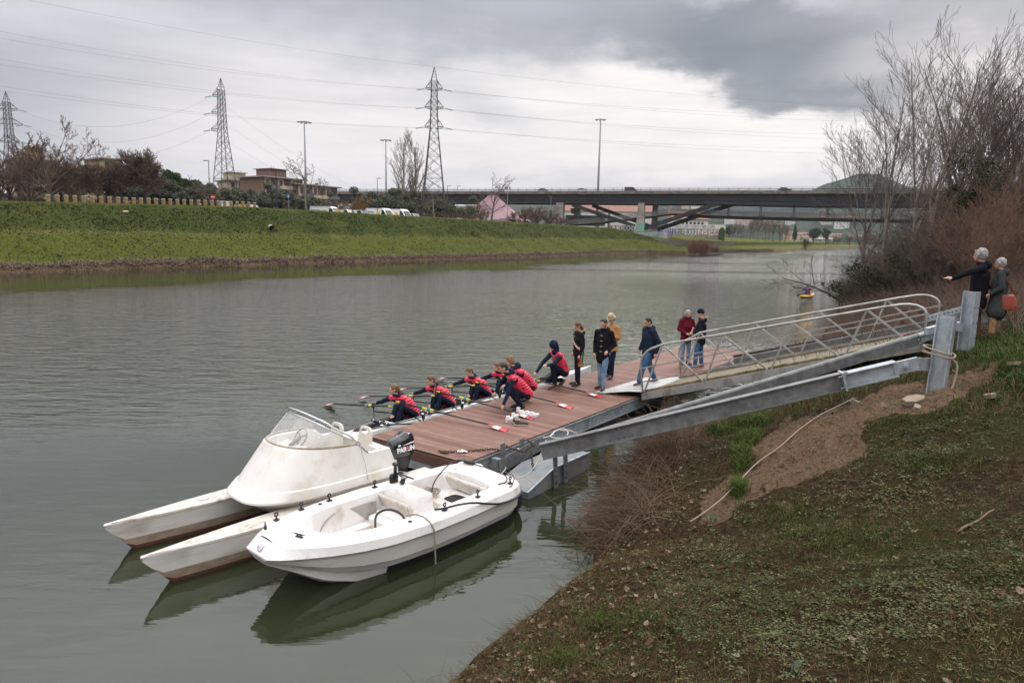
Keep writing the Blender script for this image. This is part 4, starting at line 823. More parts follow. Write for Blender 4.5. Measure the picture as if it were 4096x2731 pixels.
def pier(px,w,y0,y1,off,dp,taper=.72,paint=None):
    q=bq(px,off); zt_=bp(px,y0,off)[2]; zb_=bp(px,y1,off)[2]; mb=MB(); H=zt_-zb_; mb.box(BB(q,off,(zt_+zb_)/2),(w/2,dp/2,H/2),taper=taper); p_=mb.build('pier',conc,br)
    if paint: 
        mb=MB(); k=w/2+.04; f=lambda z:(1-(1-taper)*z/H); hh=H*.42; mb.loft([[BB(q-k*f(0),off-(dp/2+.04)*f(0),zb_),BB(q+k*f(0),off-(dp/2+.04)*f(0),zb_),BB(q+k*f(0),off+dp/2*f(0),zb_),BB(q-k*f(0),off+dp/2*f(0),zb_)],[BB(q-k*f(hh),off-(dp/2+.04)*f(hh),zb_+hh),BB(q+k*f(hh),off-(dp/2+.04)*f(hh),zb_+hh),BB(q+k*f(hh),off+dp/2*f(hh),zb_+hh),BB(q-k*f(hh),off+dp/2*f(hh),zb_+hh)]]); mb.build('painted_base',paint,p_)
mint=mat('mint_paint',(.16,.36,.26),(.12,.28,.2),.8,scale=.6,c3=(.35,.25,.25),s3=.5,t3=(.55,.6))
pier(2563,2.9,812,926,1.2,2.4,.72,mint); pier(2619,2.3,822,920,W0-1.2,2.4,.8); pier(2240,2.6,812,890,1.2,2.2,1.0,mat('scrawled_paint',(.25,.3,.25),(.2,.12,.2),.8,scale=1,c3=(.5,.5,.48),s3=1)); pier(2309,2.2,815,880,W0-1.2,2.2,1.0)
for off,px in ((1.2,2240),(W0-1.2,2309)): mb=MB(); q=bq(px,off); mb.box(BB(q-1.2,off,zt-6.2),(.9,.9,1.0),taper=1.5); mb.build('bearing_bracket',conc,br)
# graffiti covered foot
q=bq(2605,2); za=bp(2605,932,0)[2]; gm=mat('graffiti_concrete',(.42,.42,.42),(.22,.22,.24),.85,scale=.9,c3=(.35,.16,.16),s3=.35,t3=(.52,.56)); mb=MB(); mb.box(BB(q,5,za-2.2),(6.2,6.5,2.4),taper=.97); f_=mb.build('foot',gm,br)
mb=MB(); mb.box(BB(q+1.3,-1.55,za-2.0),(2.9,.04,1.9)); mb.build('mural',mat('blue_mural',(.07,.12,.14),(.3,.36,.36),.8,scale=.8,stretch=(1,1,.6)),f_)
# footbridge hung underneath
fbm_=thing('footbridge','grey railed footbridge hanging under the motorway bridge','footbridge',(B0[0],B0[1],6),BRZ)
def fz(px,py,off=3): return bp(px,py,off)[2]
stn_=[(2250,900),(2300,893),(2400,886),(2500,874),(2600,862),(2680,850),(2760,853),(2850,857),(3000,862),(3300,868),(3500,872),(3700,876)]
S_=[bq(px,3) for px,_ in stn_]; Zd=[fz(px,py+0,3) for px,py in stn_]; Zd[6:]=[fz(px,py,3) for px,py in stn_[6:]]
mb=MB(); mb.loft([[BB(a,2,z),BB(a,6,z),BB(a,6,z-.45),BB(a,2,z-.45)] for a,z in zip(S_,Zd)]); mb.build('deck',concd,fbm_)
mb=MB(); mb.loft([[BB(a,2.6,z-.45),BB(a,5.4,z-.45),BB(a,5.0,z-(1.4 if a>S_[5] else .9)),BB(a,3.0,z-(1.4 if a>S_[5] else .9))] for a,z in zip(S_,Zd)]); mb.build('girder',darksteel,fbm_)
mb=MB()
for y in (2.05,5.95):
    for a,b,za_,zb_ in zip(S_[:-1],S_[1:],Zd[:-1],Zd[1:]):
        for h_ in (.35,.65,.95,1.25): mb.bar(BB(a,y,za_+h_),BB(b,y,zb_+h_),.06,.10)
        k=int((b-a)/1.6)
        for i in range(k): t_=i/k; mb.bar(BB(a+(b-a)*t_,y,za_+(zb_-za_)*t_),BB(a+(b-a)*t_,y,za_+(zb_-za_)*t_+1.3),.07)
mb.build('railing',mat('rail_pale',(.20,.20,.195),rough=.6),fbm_)
for px in (2909,3038,3172,3308):
    q=bq(px,2); zd=np.interp(q,S_,Zd); mb=MB()
    for dx in(-.25,.25):
        for y in(1.7,6.3): mb.tube([BB(q+dx,y,zd-.9),BB(q+dx*.8,y,zt-4.0)],.07,4)
    mb.box(BB(q,4,zd-1.1),(.45,2.8,.35)); mb.build('hanger',darksteel,fbm_)
# cars on the bridge, painted words on a strut
for px,top,body,lb in ((2518,749,gry,'grey hatchback driving on the motorway bridge near its middle'),(2325,754,wht,'white car driving on the bridge left of the tall mast'),(2170,755,slv,'silver car at the left end of the motorway bridge'),(3128,756,dkc,'long dark car on the bridge, seen left of the hill')):
    q=B0+BE*bq(px,3)+BG*3; q[2]=zt+.02; vehicle('moving_car',lb,'car',q,BRZ,body,cprof if body is not gry else mprof,4.3,1.75,WC if body is not gry else WM,group='cars on the motorway bridge')
# crane and billboard seen through the bridge
p=at(2680,845,520); t=thing('tower_crane','orange tower crane seen through the gap under the motorway bridge','crane',(p[0],p[1],6)); om=mat('crane_orange',(.55,.28,.04),rough=.6); Hc=at(2680,820,520)[2]-6; mb=MB()
for a,b in((-1,-1),(1,-1),(1,1),(-1,1)): mb.bar((a*.9,b*.9,0),(a*.9,b*.9,Hc),.3)
for z in np.arange(0,Hc,2): mb.bar((-.9,-.9,z),(.9,-.9,z+2),.15)
mb.build('tower',om,t); mb=MB(); mb.bar((-20,0,Hc),(13,0,Hc),.6,1.0); mb.build('jib',om,t); mb=MB(); mb.box((11,0,Hc-1.2),(2.8,1,1.6)); mb.build('counterweight',cream,t)
p=at(2782,822,420); t=thing('billboard','white billboard with red lettering seen under the motorway bridge','billboard',(p[0],p[1],6)); Hc=p[2]-6; mb=MB(); mb.box((0,0,Hc),(2.6,.15,2.0)); mb.build('panel',whp,t); mb=MB(); [mb.bar((x,.3,0),(x,.3,Hc),.3) for x in(-1.5,1.5)]; mb.build('post',steel,t); textmesh('lettering','EMERA',1.3,mat('red_letters',(.5,.03,.03),rough=.5),t,frame((0,-.17,Hc-.3),(1,0,0),(0,0,1)),.01)
# pale stone and drain outlet on the bank
q=fbp(508,12.5); mb=MB(); mb.ell((0,0,.1),(.35,.25,.16),10,6); mb.ell((-.22,.0,.16),(.12,.1,.1),8,5); o=mb.build('pale_rock',mat('pale_rock',(.55,.42,.32),(.45,.33,.25),.9,scale=3),smooth=True); o.location=tuple(q); tag(o,'pale rock lying alone near the top of the grass bank','rock')
q=fbp(1085,9.5); t=thing('drain_pipe','broken concrete drain pipe poking out of the grass bank','pipe',tuple(q),.5); mb=MB(); mb.tube([(0,-.6,.1),(0,.8,.25)],.38,12,caps=False); mb.tube([(0,-.6,.1),(0,.8,.25)],.30,12,caps=False); mb.build('pipe',conc,t)
# person at the pier and cyclists are tiny: see people
# ================================================================ DOCK, GANGWAY, MOORING ARMS
def galvm(name,c1,c2,rough=.5,stain=None):
    m=mat(name,c1,c2,rough,.35,scale=9,contrast=(.4,.6),c3=stain or tuple(q*.6 for q in c1),s3=2.2,t3=(.52,.72),bump=.1,bscale=30); return m
gal=galvm('galvanised_steel',(.25,.285,.31),(.34,.375,.40)); gald=galvm('dull_galvanised',(.145,.15,.15),(.21,.215,.215),.6,(.09,.085,.08)); galp=galvm('pale_galvanised',(.30,.34,.37),(.40,.44,.47),.5)
alu=mat('aluminium',(.42,.41,.39),(.32,.31,.295),.45,.5,scale=5,c3=(.24,.22,.19),s3=3); rope=mat('old_rope',(.33,.27,.205),(.20,.16,.12),.95,scale=60,stretch=(1,1,1)); ropew=mat('white_rope',(.55,.52,.47),(.38,.35,.31),.9,scale=70)
rust=mat('rusty_chain',(.085,.055,.04),(.045,.035,.03),.8,.3,scale=40)
def deckmat():
    m=bpy.data.materials.new('composite_decking'); m.use_nodes=True; b=m.node_tree.nodes['Principled BSDF']; n=NT(m.node_tree)
    tc=n.new('ShaderNodeTexCoord').outputs['Object']; s=n.new('ShaderNodeSeparateXYZ'); n.ln(tc,s.inputs[0]); pw=.146
    q=n.m('DIVIDE',s.outputs[0],pw); fl=n.m('FLOOR',q); fr=n.m('FRACT',q)
    wn=n.new('ShaderNodeTexWhiteNoise',noise_dimensions='1D'); n.ln(fl,wn.inputs['W'])
    base=n.ramp(wn.outputs[0],(0,(.118,.052,.036)),(.5,(.158,.076,.054)),(1,(.205,.108,.078)))
    gr=n.noise(n.mapping(tc,scale=(26,1.2,1)),2.2,5,.65); base=n.mix(n.mapr(gr,.3,.7),n.mix(1,base,(.72,.68,.66),'MULTIPLY'),n.mix(1,base,(1.25,1.27,1.3),'MULTIPLY'))
    st=n.noise(n.mapping(tc,loc=(5,2,0)),1.1,6,.7); base=n.mix(n.mapr(st,.55,.75),base,(.10,.055,.045)); base=n.mix(n.m('MULTIPLY',n.mapr(n.noise(tc,2.6,5,.6),.56,.72),.35),base,(.30,.20,.16))
    gap=n.m('MAXIMUM',n.mapr(fr,0,.045,1,0),n.mapr(fr,.955,1,0,1)); col=n.mix(gap,base,(.018,.010,.008))
    n.ln(col,b.inputs['Base Color']); b.inputs['Roughness'].default_value=.62; b.inputs['Specular IOR Level'].default_value=.35
    h=n.m('SUBTRACT',n.m('MULTIPLY',gr,.15),gap); bn=n.new('ShaderNodeBump'); bn.inputs['Strength'].default_value=.6; bn.inputs['Distance'].default_value=.006; n.ln(h,bn.inputs['Height']); n.ln(bn.outputs[0],b.inputs['Normal']); return m
dkm=deckmat(); plank=mat('fascia_board',(.125,.06,.045),(.085,.04,.03),.6,scale=4,stretch=(1,6,6))
def dthing(name,label,cat,a=0,b=0,z=0,r=0,group=None): q=dk(a,b,z); return thing(name,label,cat,tuple(q),DANG+r,group)
DK=dthing('floating_dock','long floating dock with reddish brown decking and galvanised side beams','dock')
OUT=[(0,0),(14.2,0),(14.85,.25),(15.3,.7),(15.45,1.25),(15.25,1.75),(14.8,2.2),(14.2,2.38),(0,2.38)]
mb=MB(); mb.prism([(a,b) for a,b in OUT],.425,.45); mb.build('decking',dkm,DK)
mb=MB(); mb.box((7.1,.035,.30),(7.05,.03,.115)); mb.box((7.1,.0,.405),(7.05,.02,.012)); mb.box((7.1,.02,.165),(7.05,.045,.012)); mb.build('side_beam',gal,DK)
mb=MB(); mb.box((7.1,2.35,.28),(7.05,.03,.12)); mb.build('side_beam',gal,DK)
mb=MB(); mb.box((.0,1.19,.33),(.025,1.15,.09)); mb.build('front_board',plank,DK); mb=MB(); mb.box((.03,1.19,.16),(.05,1.15,.075)); mb.build('end_beam',gal,DK)
for k in range(7): mb=MB(); mb.box((1.3+2*k,.30,.05),(.8,.25,.20),bev=.04); mb.box((1.3+2*k,2.0,.05),(.8,.28,.20),bev=.04); mb.build('float',mat('black_plastic',(.02,.02,.022),rough=.5),DK)
mb=MB()
for a in (1.1,1.75,2.4,3.0,4.1,4.9,5.6,7.4,8.6,9.9): mb.tube([(a,-.001,.33),(a,-.012,.33)],.016,8)
mb.build('bolt_hole',blk,DK)
mb=MB(); mb.box((.72,-.085,.25),(.045,.085,.12)); mb.box((1.42,-.085,.25),(.03,.085,.12)); mb.build('side_bracket',gal,DK)
# cleats on the deck front
mb=MB(); mb.bar((.14,.52,.475),(.14,.75,.475),.02); mb.box((.14,.63,.46),(.03,.05,.012)); o=mb.build('deck_cleat',rust,DK)
# ---- near mooring arm: I-section boom from the bank post down to the pontoon
HG=dk(3.5,-6.02,2.42); BL=dk(.78,-1.0,.66)
ARM=thing('mooring_beam','dark galvanised beam running from the near steel post down to the dock','mooring beam',tuple(BL),0,'mooring arms between bank and dock')
def ibeam(mb,p,q,h,w,t=.014,up=(0,0,1)):
    p=np.array(p,float);q=np.array(q,float); d=(q-p)/np.linalg.norm(q-p); s_=np.cross(d,up); s_/=np.linalg.norm(s_); u=np.cross(s_,d)
    mb.bar(p,q,t,h-2*t,up=tuple(u)); mb.bar(p+u*(h/2-t/2),q+u*(h/2-t/2),w,t,up=tuple(u)); mb.bar(p-u*(h/2-t/2),q-u*(h/2-t/2),w,t,up=tuple(u))
dHB=HG-BL; k1=.835
mb=MB(); ibeam(mb,BL,BL+dHB*k1,.27,.14); mb.build('boom',gald,ARM,world=True)
e1_=BL+dHB*(k1-.012); e2_=BL+dHB*.955; n_=dHB/np.linalg.norm(dHB); s_=np.cross(n_,(0,0,1)); s_/=np.linalg.norm(s_); u_=np.cross(s_,n_)
mb=MB(); ibeam(mb,e1_+u_*.0,e2_,.24,.17,.016); mb.bar(e1_-n_*.02,e1_+n_*.012,.22,.30,up=tuple(u_)); mb.build('hinged_end',galp,ARM,world=True)
mb=MB(); mb.bar(e2_-n_*.04,HG+n_*.05,.05,.20,up=tuple(u_)); mb.tube([HG-n_*.12-s_*.06,HG-n_*.12+s_*.06],.055,12); mb.tube([HG-n_*.12-s_*.09,HG-n_*.12+s_*.09],.025,8); mb.build('hinge_plate',galp,ARM,world=True)
mb=MB()
for uu in(-.09,.09):
    for ss in(-.08,.08): c_=e1_-n_*.03+u_*uu+s_*ss; mb.tube([c_-n_*.05,c_+n_*.06],.012,6); mb.tube([c_+n_*.015,c_+n_*.035],.022,6)
mb.build('bolt',alu,ARM,world=True)
mb=MB()
for f_ in (.195,.22,.235,.26):
    for uu in (-.085,.075): c_=BL+dHB*f_+u_*uu; mb.tube([c_+s_*.0075,c_+s_*.010],.013,8); mb.tube([c_-s_*.0075,c_-s_*.010],.013,8)
mb.build('bolt_hole',blk,ARM,world=True)
# stub and brackets where the arm meets the dock
SB=thing('dock_bracket','galvanised bracket with four upright plates joining the near arm to the dock edge','bracket',tuple(dk(1.3,-.3,0)),DANG)
mb=MB(); mb.bar(dk(.55,-.30,.30),dk(1.95,-.30,.42),.012,.26); mb.build('channel',gald,SB,world=True)
for a_,b_,h0,h1,ti in ((.72,-.26,.12,.68,.04),(1.28,-.26,.15,.64,.03),(.98,-1.17,-.12,.82,.05),(1.30,-1.17,-.12,.86,.05)):
    mb=MB(); mb.bar(dk(a_+ti,b_,h0),dk(a_-ti,b_,h1),.12,.014,up=(-.806,.592,0)); mb.build('upright_plate',gald,SB,world=True)
mb=MB()
for k in range(7): 
    for a_ in (.95,1.27): p=dk(a_+.035-.012*k,-1.19,.0+.11*k); mb.tube([p+np.array([.002,-.008,0]),p+np.array([.006,-.03,0])],.012,6)
mb.build('bolt_hole',blk,SB,world=True)
# steel pontoon box the arm stands on
stl=mat('stained_zinc',(.19,.215,.23),(.13,.15,.165),.55,.2,scale=4,stretch=(1,1,.3),c3=(.30,.24,.17),s3=2,t3=(.5,.75))
PT=thing('steel_pontoon','pale blue grey steel pontoon box with a sloping top beside the dinghy stern','pontoon',tuple(dk(1.2,-.8,0)),DANG)
def P2(a,b,z): return (a-1.2,b+.8,z)
mb=MB(); mb.loft([[P2(.30,-.45,-.3),P2(.30,-1.12,-.3),P2(.25,-1.12,.12),P2(.25,-.45,.12)],[P2(1.0,-.45,-.3),P2(1.0,-1.12,-.3),P2(1.0,-1.12,.34),P2(1.0,-.45,.30)],[P2(2.2,-.45,-.3),P2(2.2,-1.12,-.3),P2(2.2,-1.12,.32),P2(2.2,-.45,.30)]]); mb.build('hull',stl,PT)
mb=MB(); mb.bar(P2(.22,-1.13,.13),P2(1.02,-1.13,.35),.03,.02); mb.bar(P2(1.02,-1.13,.345),P2(2.2,-1.13,.325),.03,.02); mb.build('rim',galp,PT)
# second arm, further downstream, and its steel frame post
def arm2(label,p,q,h=.25,w=.13,m_=gald,tip=True):
    A_=thing('mooring_beam',label,'mooring beam',tuple(p),0,'mooring arms between bank and dock'); p=np.array(p);q=np.array(q); d=q-p; mb=MB(); ibeam(mb,p,p+d*.86,h,w); mb.build('boom',m_,A_,world=True)
    if tip: mb=MB(); ibeam(mb,p+d*.85,p+d*.98,h*.85,w*1.2,.016); mb.build('hinged_end',galp,A_,world=True)
    return A_
arm2('long dark beam behind the gangway railings, reaching the dock end',dk(12.2,-.35,.62),dk(8.2,-7.1,2.95),.30)
# round topped beam lying between gangway and near arm
A_=thing('guide_beam','rounded galvanised beam lying just behind the nearest mooring arm','beam',tuple(dk(1.9,-1.1,.55)),0); mb=MB()
p,q=dk(1.75,-1.42,.83),dk(6.05,-5.75,2.56); pts=[p+(q-p)*t for t in np.linspace(0,1,8)]; mb.tube(pts,.055,10); mb.bar(p-np.array([0,0,.09]),q-np.array([0,0,.09]),.10,.15); mb.build('rail',gald,A_,world=True,smooth=False)
mb=MB(); p2=dk(6.05,-5.75,2.56); mb.tube([p2,dk(6.8,-6.4,2.80)],.05,10); mb.bar(dk(6.1,-5.8,2.50),dk(6.8,-6.4,2.74),.05,.12); mb.build('hinged_end',galp,A_,world=True)
# posts: wide H sections
def hpost(label,pos,z0,z1,w,dp,rz,lean=(0,0)):
    t=thing('steel_post',label,'post',(pos[0],pos[1],z0),rz,'steel H posts driven into the bank'); h=z1-z0; mb=MB()
    for y in(-dp/2,dp/2): mb.bar((0,y,0),(lean[0],y+lean[1],h),w,.018,up=(0,1,0))
    mb.build('flange',galp,t); mb=MB(); mb.bar((0,0,0),(lean[0],lean[1],h),.014,dp-.02,up=(0,1,0)); mb.build('web',galp,t)
    mb=MB()
    for z in np.arange(.25,h-.05,.28):
        for x in(-w*.33,w*.33): mb.tube([(x+lean[0]*z/h,-dp/2-.009,z),(x+lean[0]*z/h,-dp/2-.016,z)],.012,8)
    mb.build('bolt_hole',blk,t); return t
p1_=gp(3738,1575,1.95)
POST1=hpost('near galvanised H post with a rope tied round it, standing in the dug hole',p1_,1.45,3.16,.19,.22,rad(46),(.14,-.02))
p2_=gp(3868,1335,2.62)
POST2=hpost('far galvanised H post with rows of holes, next to the pointing man',p2_,2.3,3.40,.18,.20,rad(30))
mb=MB(); c_=np.array([p1_[0],p1_[1],2.40])+np.array([-.19,.12,0]); 
mb=MB(); mb.bar(c_+np.array([.12,-.06,-.15]),c_+np.array([.12,-.06,.15]),.12,.02,up=(.8,-.5,0)); mb.bar(HG,c_+np.array([.1,-.05,0]),.03,.20); mb.build('hinge_bracket',galp,POST1,world=True)
c2_=np.array([p2_[0],p2_[1],2.72]); q2_=at(3720,1330,11.9); mb=MB(); mb.bar(c2_+np.array([-.1,0,0]),at(3800,1300,12.4),.05,.15); mb.bar(at(3800,1300,12.4),at(3705,1325,11.9),.07,.12); mb.build('hinge_arm',galp,POST2,world=True)
# drilled flat bar beyond
t=thing('drilled_rail','thin drilled steel rail between the far post and the end of the gangway railing','rail',tuple(at(3850,1232,13.4))); mb=MB(); p,q=at(3850,1236,13.6),at(3705,1275,13.9); mb.bar(p,q,.04,.11); mb.build('flat_bar',galp,t,world=True); mb=MB()
for k in range(9): c_=p+(q-p)*(k+.5)/9; mb.tube([c_+np.array([-.01,-.018,0]),c_+np.array([-.01,-.026,0])],.014,6)
mb.build('bolt_hole',blk,t,world=True)
# ---- gangway
GB0,GB1=-.14,-5.85; GA0,GA1=6.40,8.68; gz=lambda b:.585+(b-GB0)/(GB1-GB0)*(2.44-.585)
G=dthing('gangway','aluminium gangway with open truss railings sloping from the bank down to the dock','gangway',6.4,0,0)
def GP(a,b,z=0): return np.array([a-6.4,b,gz(b)+z])
moss_=mat('worn_walkway',(.20,.165,.115),(.14,.12,.085),.9,scale=6,c3=(.075,.07,.022),s3=4,t3=(.56,.66))
mb=MB(); L_=[GP(GA0+.04,GB0),GP(GA1-.04,GB0),GP(GA1-.04,GB1),GP(GA0+.04,GB1)]; mb.loft([[p-(0,0,.03) for p in L_],[p for p in L_]]); mb.build('walkway',moss_,G)
mb=MB()
for a in (GA0+.22,GA1-.22): mb.bar(GP(a,GB0-.01,.004),GP(a,GB1,.004),.018,.008)
mb.build('grip_strip',alu,G)
mm=mat('mossy_edge',(.10,.085,.03),(.16,.12,.06),.95,scale=14,bump=.6,c3=(.05,.05,.012),s3=6)
for a in (GA0+.09,GA1-.09):
    r_=random.Random(3); N=60; pts=[GP(a+r_.gauss(0,.008),GB0+(GB1-GB0)*k/N,.006+abs(r_.gauss(0,.008))) for k in range(N+1)]; mb=MB(); mb.tube(pts,[.028+.014*r_.random() for _ in pts],6); mb.build('moss_edge',mm,G)
for a in (GA0,GA1): mb=MB(); mb.bar(GP(a,GB0,-.10),GP(a,GB1,-.10),.05,.17); mb.build('side_beam',alu,G)
mb=MB(); mb.bar(GP(GA0,GB0+.012,-.10),GP(GA1,GB0+.012,-.10),.03,.165); mb.build('end_beam',alu,G)
H=1.06
for side,a in enumerate((GA0,GA1)):
    HH=lambda b:1.09+.05*side-.053*(GB0-b); H=1.06; mb=MB(); r=.025; Lb=GB1-GB0
    tops=[GB0+Lb*x for x in (.077,.32,.577,.819)]; feet=[GB0+Lb*x for x in (.007,.257,.267,.503,.516,.745,.764,.96)]
    # top chord with rounded ends
    pts=[GP(a,GB0+.0,-.02),GP(a,GB0+.09,H*.62)]
    for k in range(7): 
        t_=k/6*pi/2; pts.append(GP(a,GB0+.09-.34*(1-cos(t_)),H*.68+H*.30*sin(t_)))
    pts+= [GP(a,b,HH(b)) for b in tops]+[GP(a,GB1+.78,HH(GB1+.78))]; H=HH(GB1+.5); 
    for k in range(7): t_=(1-k/6)*pi/2; pts.append(GP(a,GB1+.62-.60*(1-sin(t_))*1.0*0+(-.60)*(cos(t_)) ,H*.60+H*.40*sin(t_)))
    pts.append(GP(a,GB1+.02,-.02)); mb.tube(pts,r,8); mb.build('top_rail',alu,G,smooth=True)
    mb=MB()
    for h_,b0_,b1_ in ((.60,GB0+.06,GB1-.02),(.26,GB0+.03,GB1)): mb.bar(GP(a,b0_,h_),GP(a,b1_,h_*.86),.018,.028)
    mb.build('mid_rail',alu,G)
    mb=MB(); seq=[(feet[0],tops[0]),(tops[0],feet[1]),(feet[2],tops[1]),(tops[1],feet[3]),(feet[4],tops[2]),(tops[2],feet[5]),(feet[6],tops[3]),(tops[3],feet[7])]
    for i,(b0_,b1_) in enumerate(seq):
        h0,h1=(0,HH(b1_)) if i%2==0 else (HH(b0_),0); mb=MB(); mb.bar(GP(a,b0_,h0),GP(a,b1_,h1),.036,.036); mb.build('brace',alu,G)
# landing plates at the foot
plt=mat('aluminium_plate',(.55,.55,.54),(.46,.46,.45),.4,.4,scale=40,c3=(.36,.34,.31),s3=3)
t=dthing('landing_plate','thin white metal plate bridging from gangway foot onto the dock boards','plate',6.4,0,0)
mb=MB(); pr=[(1.02,.455),(.75,.47),(.45,.53),(.15,.585),(-.16,.61)]; mb.loft([[(-.30+.2*i/4,b,z) for i,(b,z) in enumerate(pr)],[(2.3,b-.15,z+.0) for i,(b,z) in enumerate(pr)],[(2.3,b-.15,z+.006) for b,z in pr],[(-.30+.2*i/4,b,z+.006) for i,(b,z) in enumerate(pr)]],closed=False,cap0=False,cap1=False); mb.build('ramp_sheet',plt,t)
# white float under the gangway and black machinery
wf=mat('white_float',(.62,.60,.56),(.50,.48,.44),.6,scale=3,c3=(.30,.25,.2),s3=2,bump=.1)
t=dthing('white_float','dirty white float with a drilled steel frame under the gangway','float',7.3,-1.6,0,.05)
mb=MB(); mb.box((-.1,-.05,.12),(.62,.62,.24),bev=.05); mb.build('block',wf,t); mb=MB(); mb.box((-.25,-.12,.42),(.03,.40,.045)); mb.box((.1,-.12,.42),(.03,.40,.045)); [mb.box((-.25,y,.52),(.03,.04,.12)) for y in(-.35,.1)]; mb.build('drilled_frame',gald,t); mb=MB(); mb.torus((-.58,.50,.42),.035,.012,((1,0,0),(0,0,1),(0,-1,0)),12,6); mb.build('eye_bolt',alu,t)
t=dthing('white_float','second white float with rounded end further up under the gangway','float',7.6,-3.2,.1,.0); mb=MB(); mb.tube([(-.1,.75,.28),(-.1,-.5,.28)],.2,14); mb.build('barrel',wf,t,smooth=True); mb=MB(); mb.box((0,.25,.30),(.25,.28,.16)); mb.build('black_cover',blk,t)
# ---- ropes and chains
def ropeobj(name,label,pts,r,m_,cat='rope',n=6,group=None):
    P=[np.array(p,float) for p in pts]; out=[]
    for i in range(len(P)-1):
        p0=P[max(i-1,0)];p1=P[i];p2=P[i+1];p3=P[min(i+2,len(P)-1)]
        for k in range(n):
            t=k/n; out.append(.5*((2*p1)+(-p0+p2)*t+(2*p0-5*p1+4*p2-p3)*t*t+(-p0+3*p1-3*p2+p3)*t**3))
    out.append(P[-1]); o0=out[0].copy(); mb=MB(); mb.tube([q-o0 for q in out],r,7); o=mb.build(name,m_,smooth=True); o.location=tuple(o0); tag(o,label,cat,group); return o
def chain(label,pts,link=.055,wire=.0075):
    P=[np.array(p,float) for p in pts]; seg=[np.linalg.norm(P[i+1]-P[i]) for i in range(len(P)-1)]; L=sum(seg); N=int(L/(link*.82)); t=thing('chain',label,'chain',tuple(P[0]),0,'rusty chains at the corner of the dock'); mb=MB()
    cum=np.r_[0,np.cumsum(seg)]
    for k in range(N):
        s_=L*(k+.5)/N; i=min(np.searchsorted(cum,s_)-1,len(seg)-1); i=max(i,0); f=(s_-cum[i])/seg[i]; c_=P[i]+(P[i+1]-P[i])*f-P[0]; d=(P[i+1]-P[i])/seg[i]; u=np.cross(d,(0,0,1.)); u/=np.linalg.norm(u); w=np.cross(d,u); w=u if k%2 else w
        mb.torus(c_,(link*.62,link*.36),wire,(d,w,np.cross(d,w)),10,5)
    o=mb.build('links',rust,t,smooth=True); return t
chain('rusty chain lying across the dock corner towards the dinghy',[dk(.14,.62,.48),dk(.3,.5,.462),dk(.55,.3,.462),dk(.85,.1,.462),dk(.93,-.03,.455)])
chain('rusty chain hanging in a loop below the dock corner',[dk(.95,-.03,.45),dk(.9,-.2,.25),dk(.75,-.45,.08),dk(.75,-.75,.06),dk(.85,-.8,.3),dk(1.05,-.6,.55)])
chain('short rusty chain hanging down towards the tyre',[dk(.55,-.06,.30),dk(.42,-.3,.15),dk(.3,-.45,-.02)]); chain('short chain wound round the bracket plates',[dk(.75,-.25,.62),dk(.98,-.5,.50),dk(1.15,-.6,.60),dk(1.3,-.35,.62)])
ropeobj('mooring_rope','pale rope knotted over the end of the nearest mooring arm',[dk(.98,-.9,.83),dk(1.1,-1.0,.87),dk(1.3,-.95,.90),dk(1.45,-1.1,.88),dk(1.25,-1.15,.82),dk(1.05,-1.0,.86),dk(1.4,-1.0,.92),dk(1.6,-1.2,.83)],.012,ropew)
ropeobj('mooring_rope','thin line from the bracket down to the dinghy stern cleats',[dk(1.0,-.95,.80),dk(.6,-1.0,.45),dk(.1,-1.05,.40),dk(-.5,-.9,.52),dk(-.75,-1.0,.50)],.008,ropew)
ropeobj('mooring_line','thick rope wound round the near steel post and trailing across the dirt',[p1_+(.22,.05,.62),p1_+(-.02,-.22,.66),p1_+(-.24,.0,.74),p1_+(.0,.22,.72),p1_+(.25,.02,.62),p1_+(0,-.23,.60),p1_+(-.23,.02,.66),p1_+(.02,.22,.60),p1_+(.27,.0,.50),p1_+(.20,-.12,.20),p1_+(.05,-.2,-.02),p1_+(-.25,-.3,-.07),p1_+(-.6,-.45,-.08),p1_+(-.95,-.5,-.02)],.016,rope)
def groundrope(label,pix,r,zz,m_=rope,name='mooring_line'):
    pts=[]
    for x,y in pix:
        d=ray(x,y)
        for k in np.arange(3,22,.02):
            p=EYE+d*(k/d[1])
            if p[2]<zg(p[0],p[1])+zz: break
        pts.append(p)
    return ropeobj(name,label,pts,r,m_)
groundrope('old rope stretched down the bare earth slope to the brambles',[(3430,1590),(3400,1600),(3350,1625),(3280,1660),(3200,1715),(3120,1785),(3030,1850),(2950,1930),(2880,2000),(2800,2060),(2760,2085)],.009,.07)
# flat stones by the post, stick, litter
def onground_many(px,py):
    px=np.asarray(px,float); py=np.asarray(py,float); d=FW+RT*((px-CX)/FP)[:,None]-UP*((py-CY)/FP)[:,None]; d=d/d[:,1:2]; lo=np.full(len(px),1.5); hit=np.full(len(px),60.); done=np.zeros(len(px),bool)
    for k in np.geomspace(1.5,60,260):
        p=EYE+d*k; b=(p[:,2]<nb_z(*nb_td(p[:,0],p[:,1]),False))&~done; hit[b]=k; done|=b; lo[~done]=k
    for _ in range(9):
        m=(lo+hit)/2; p=EYE+d*m[:,None]; b=p[:,2]<nb_z(*nb_td(p[:,0],p[:,1])); hit=np.where(b,m,hit); lo=np.where(b,lo,m)
    return EYE+d*hit[:,None]
def onground(px,py): return onground_many([px],[py])[0]
stone=mat('pale_stone',(.25,.20,.155),(.16,.125,.09),.9,scale=8,bump=.4)
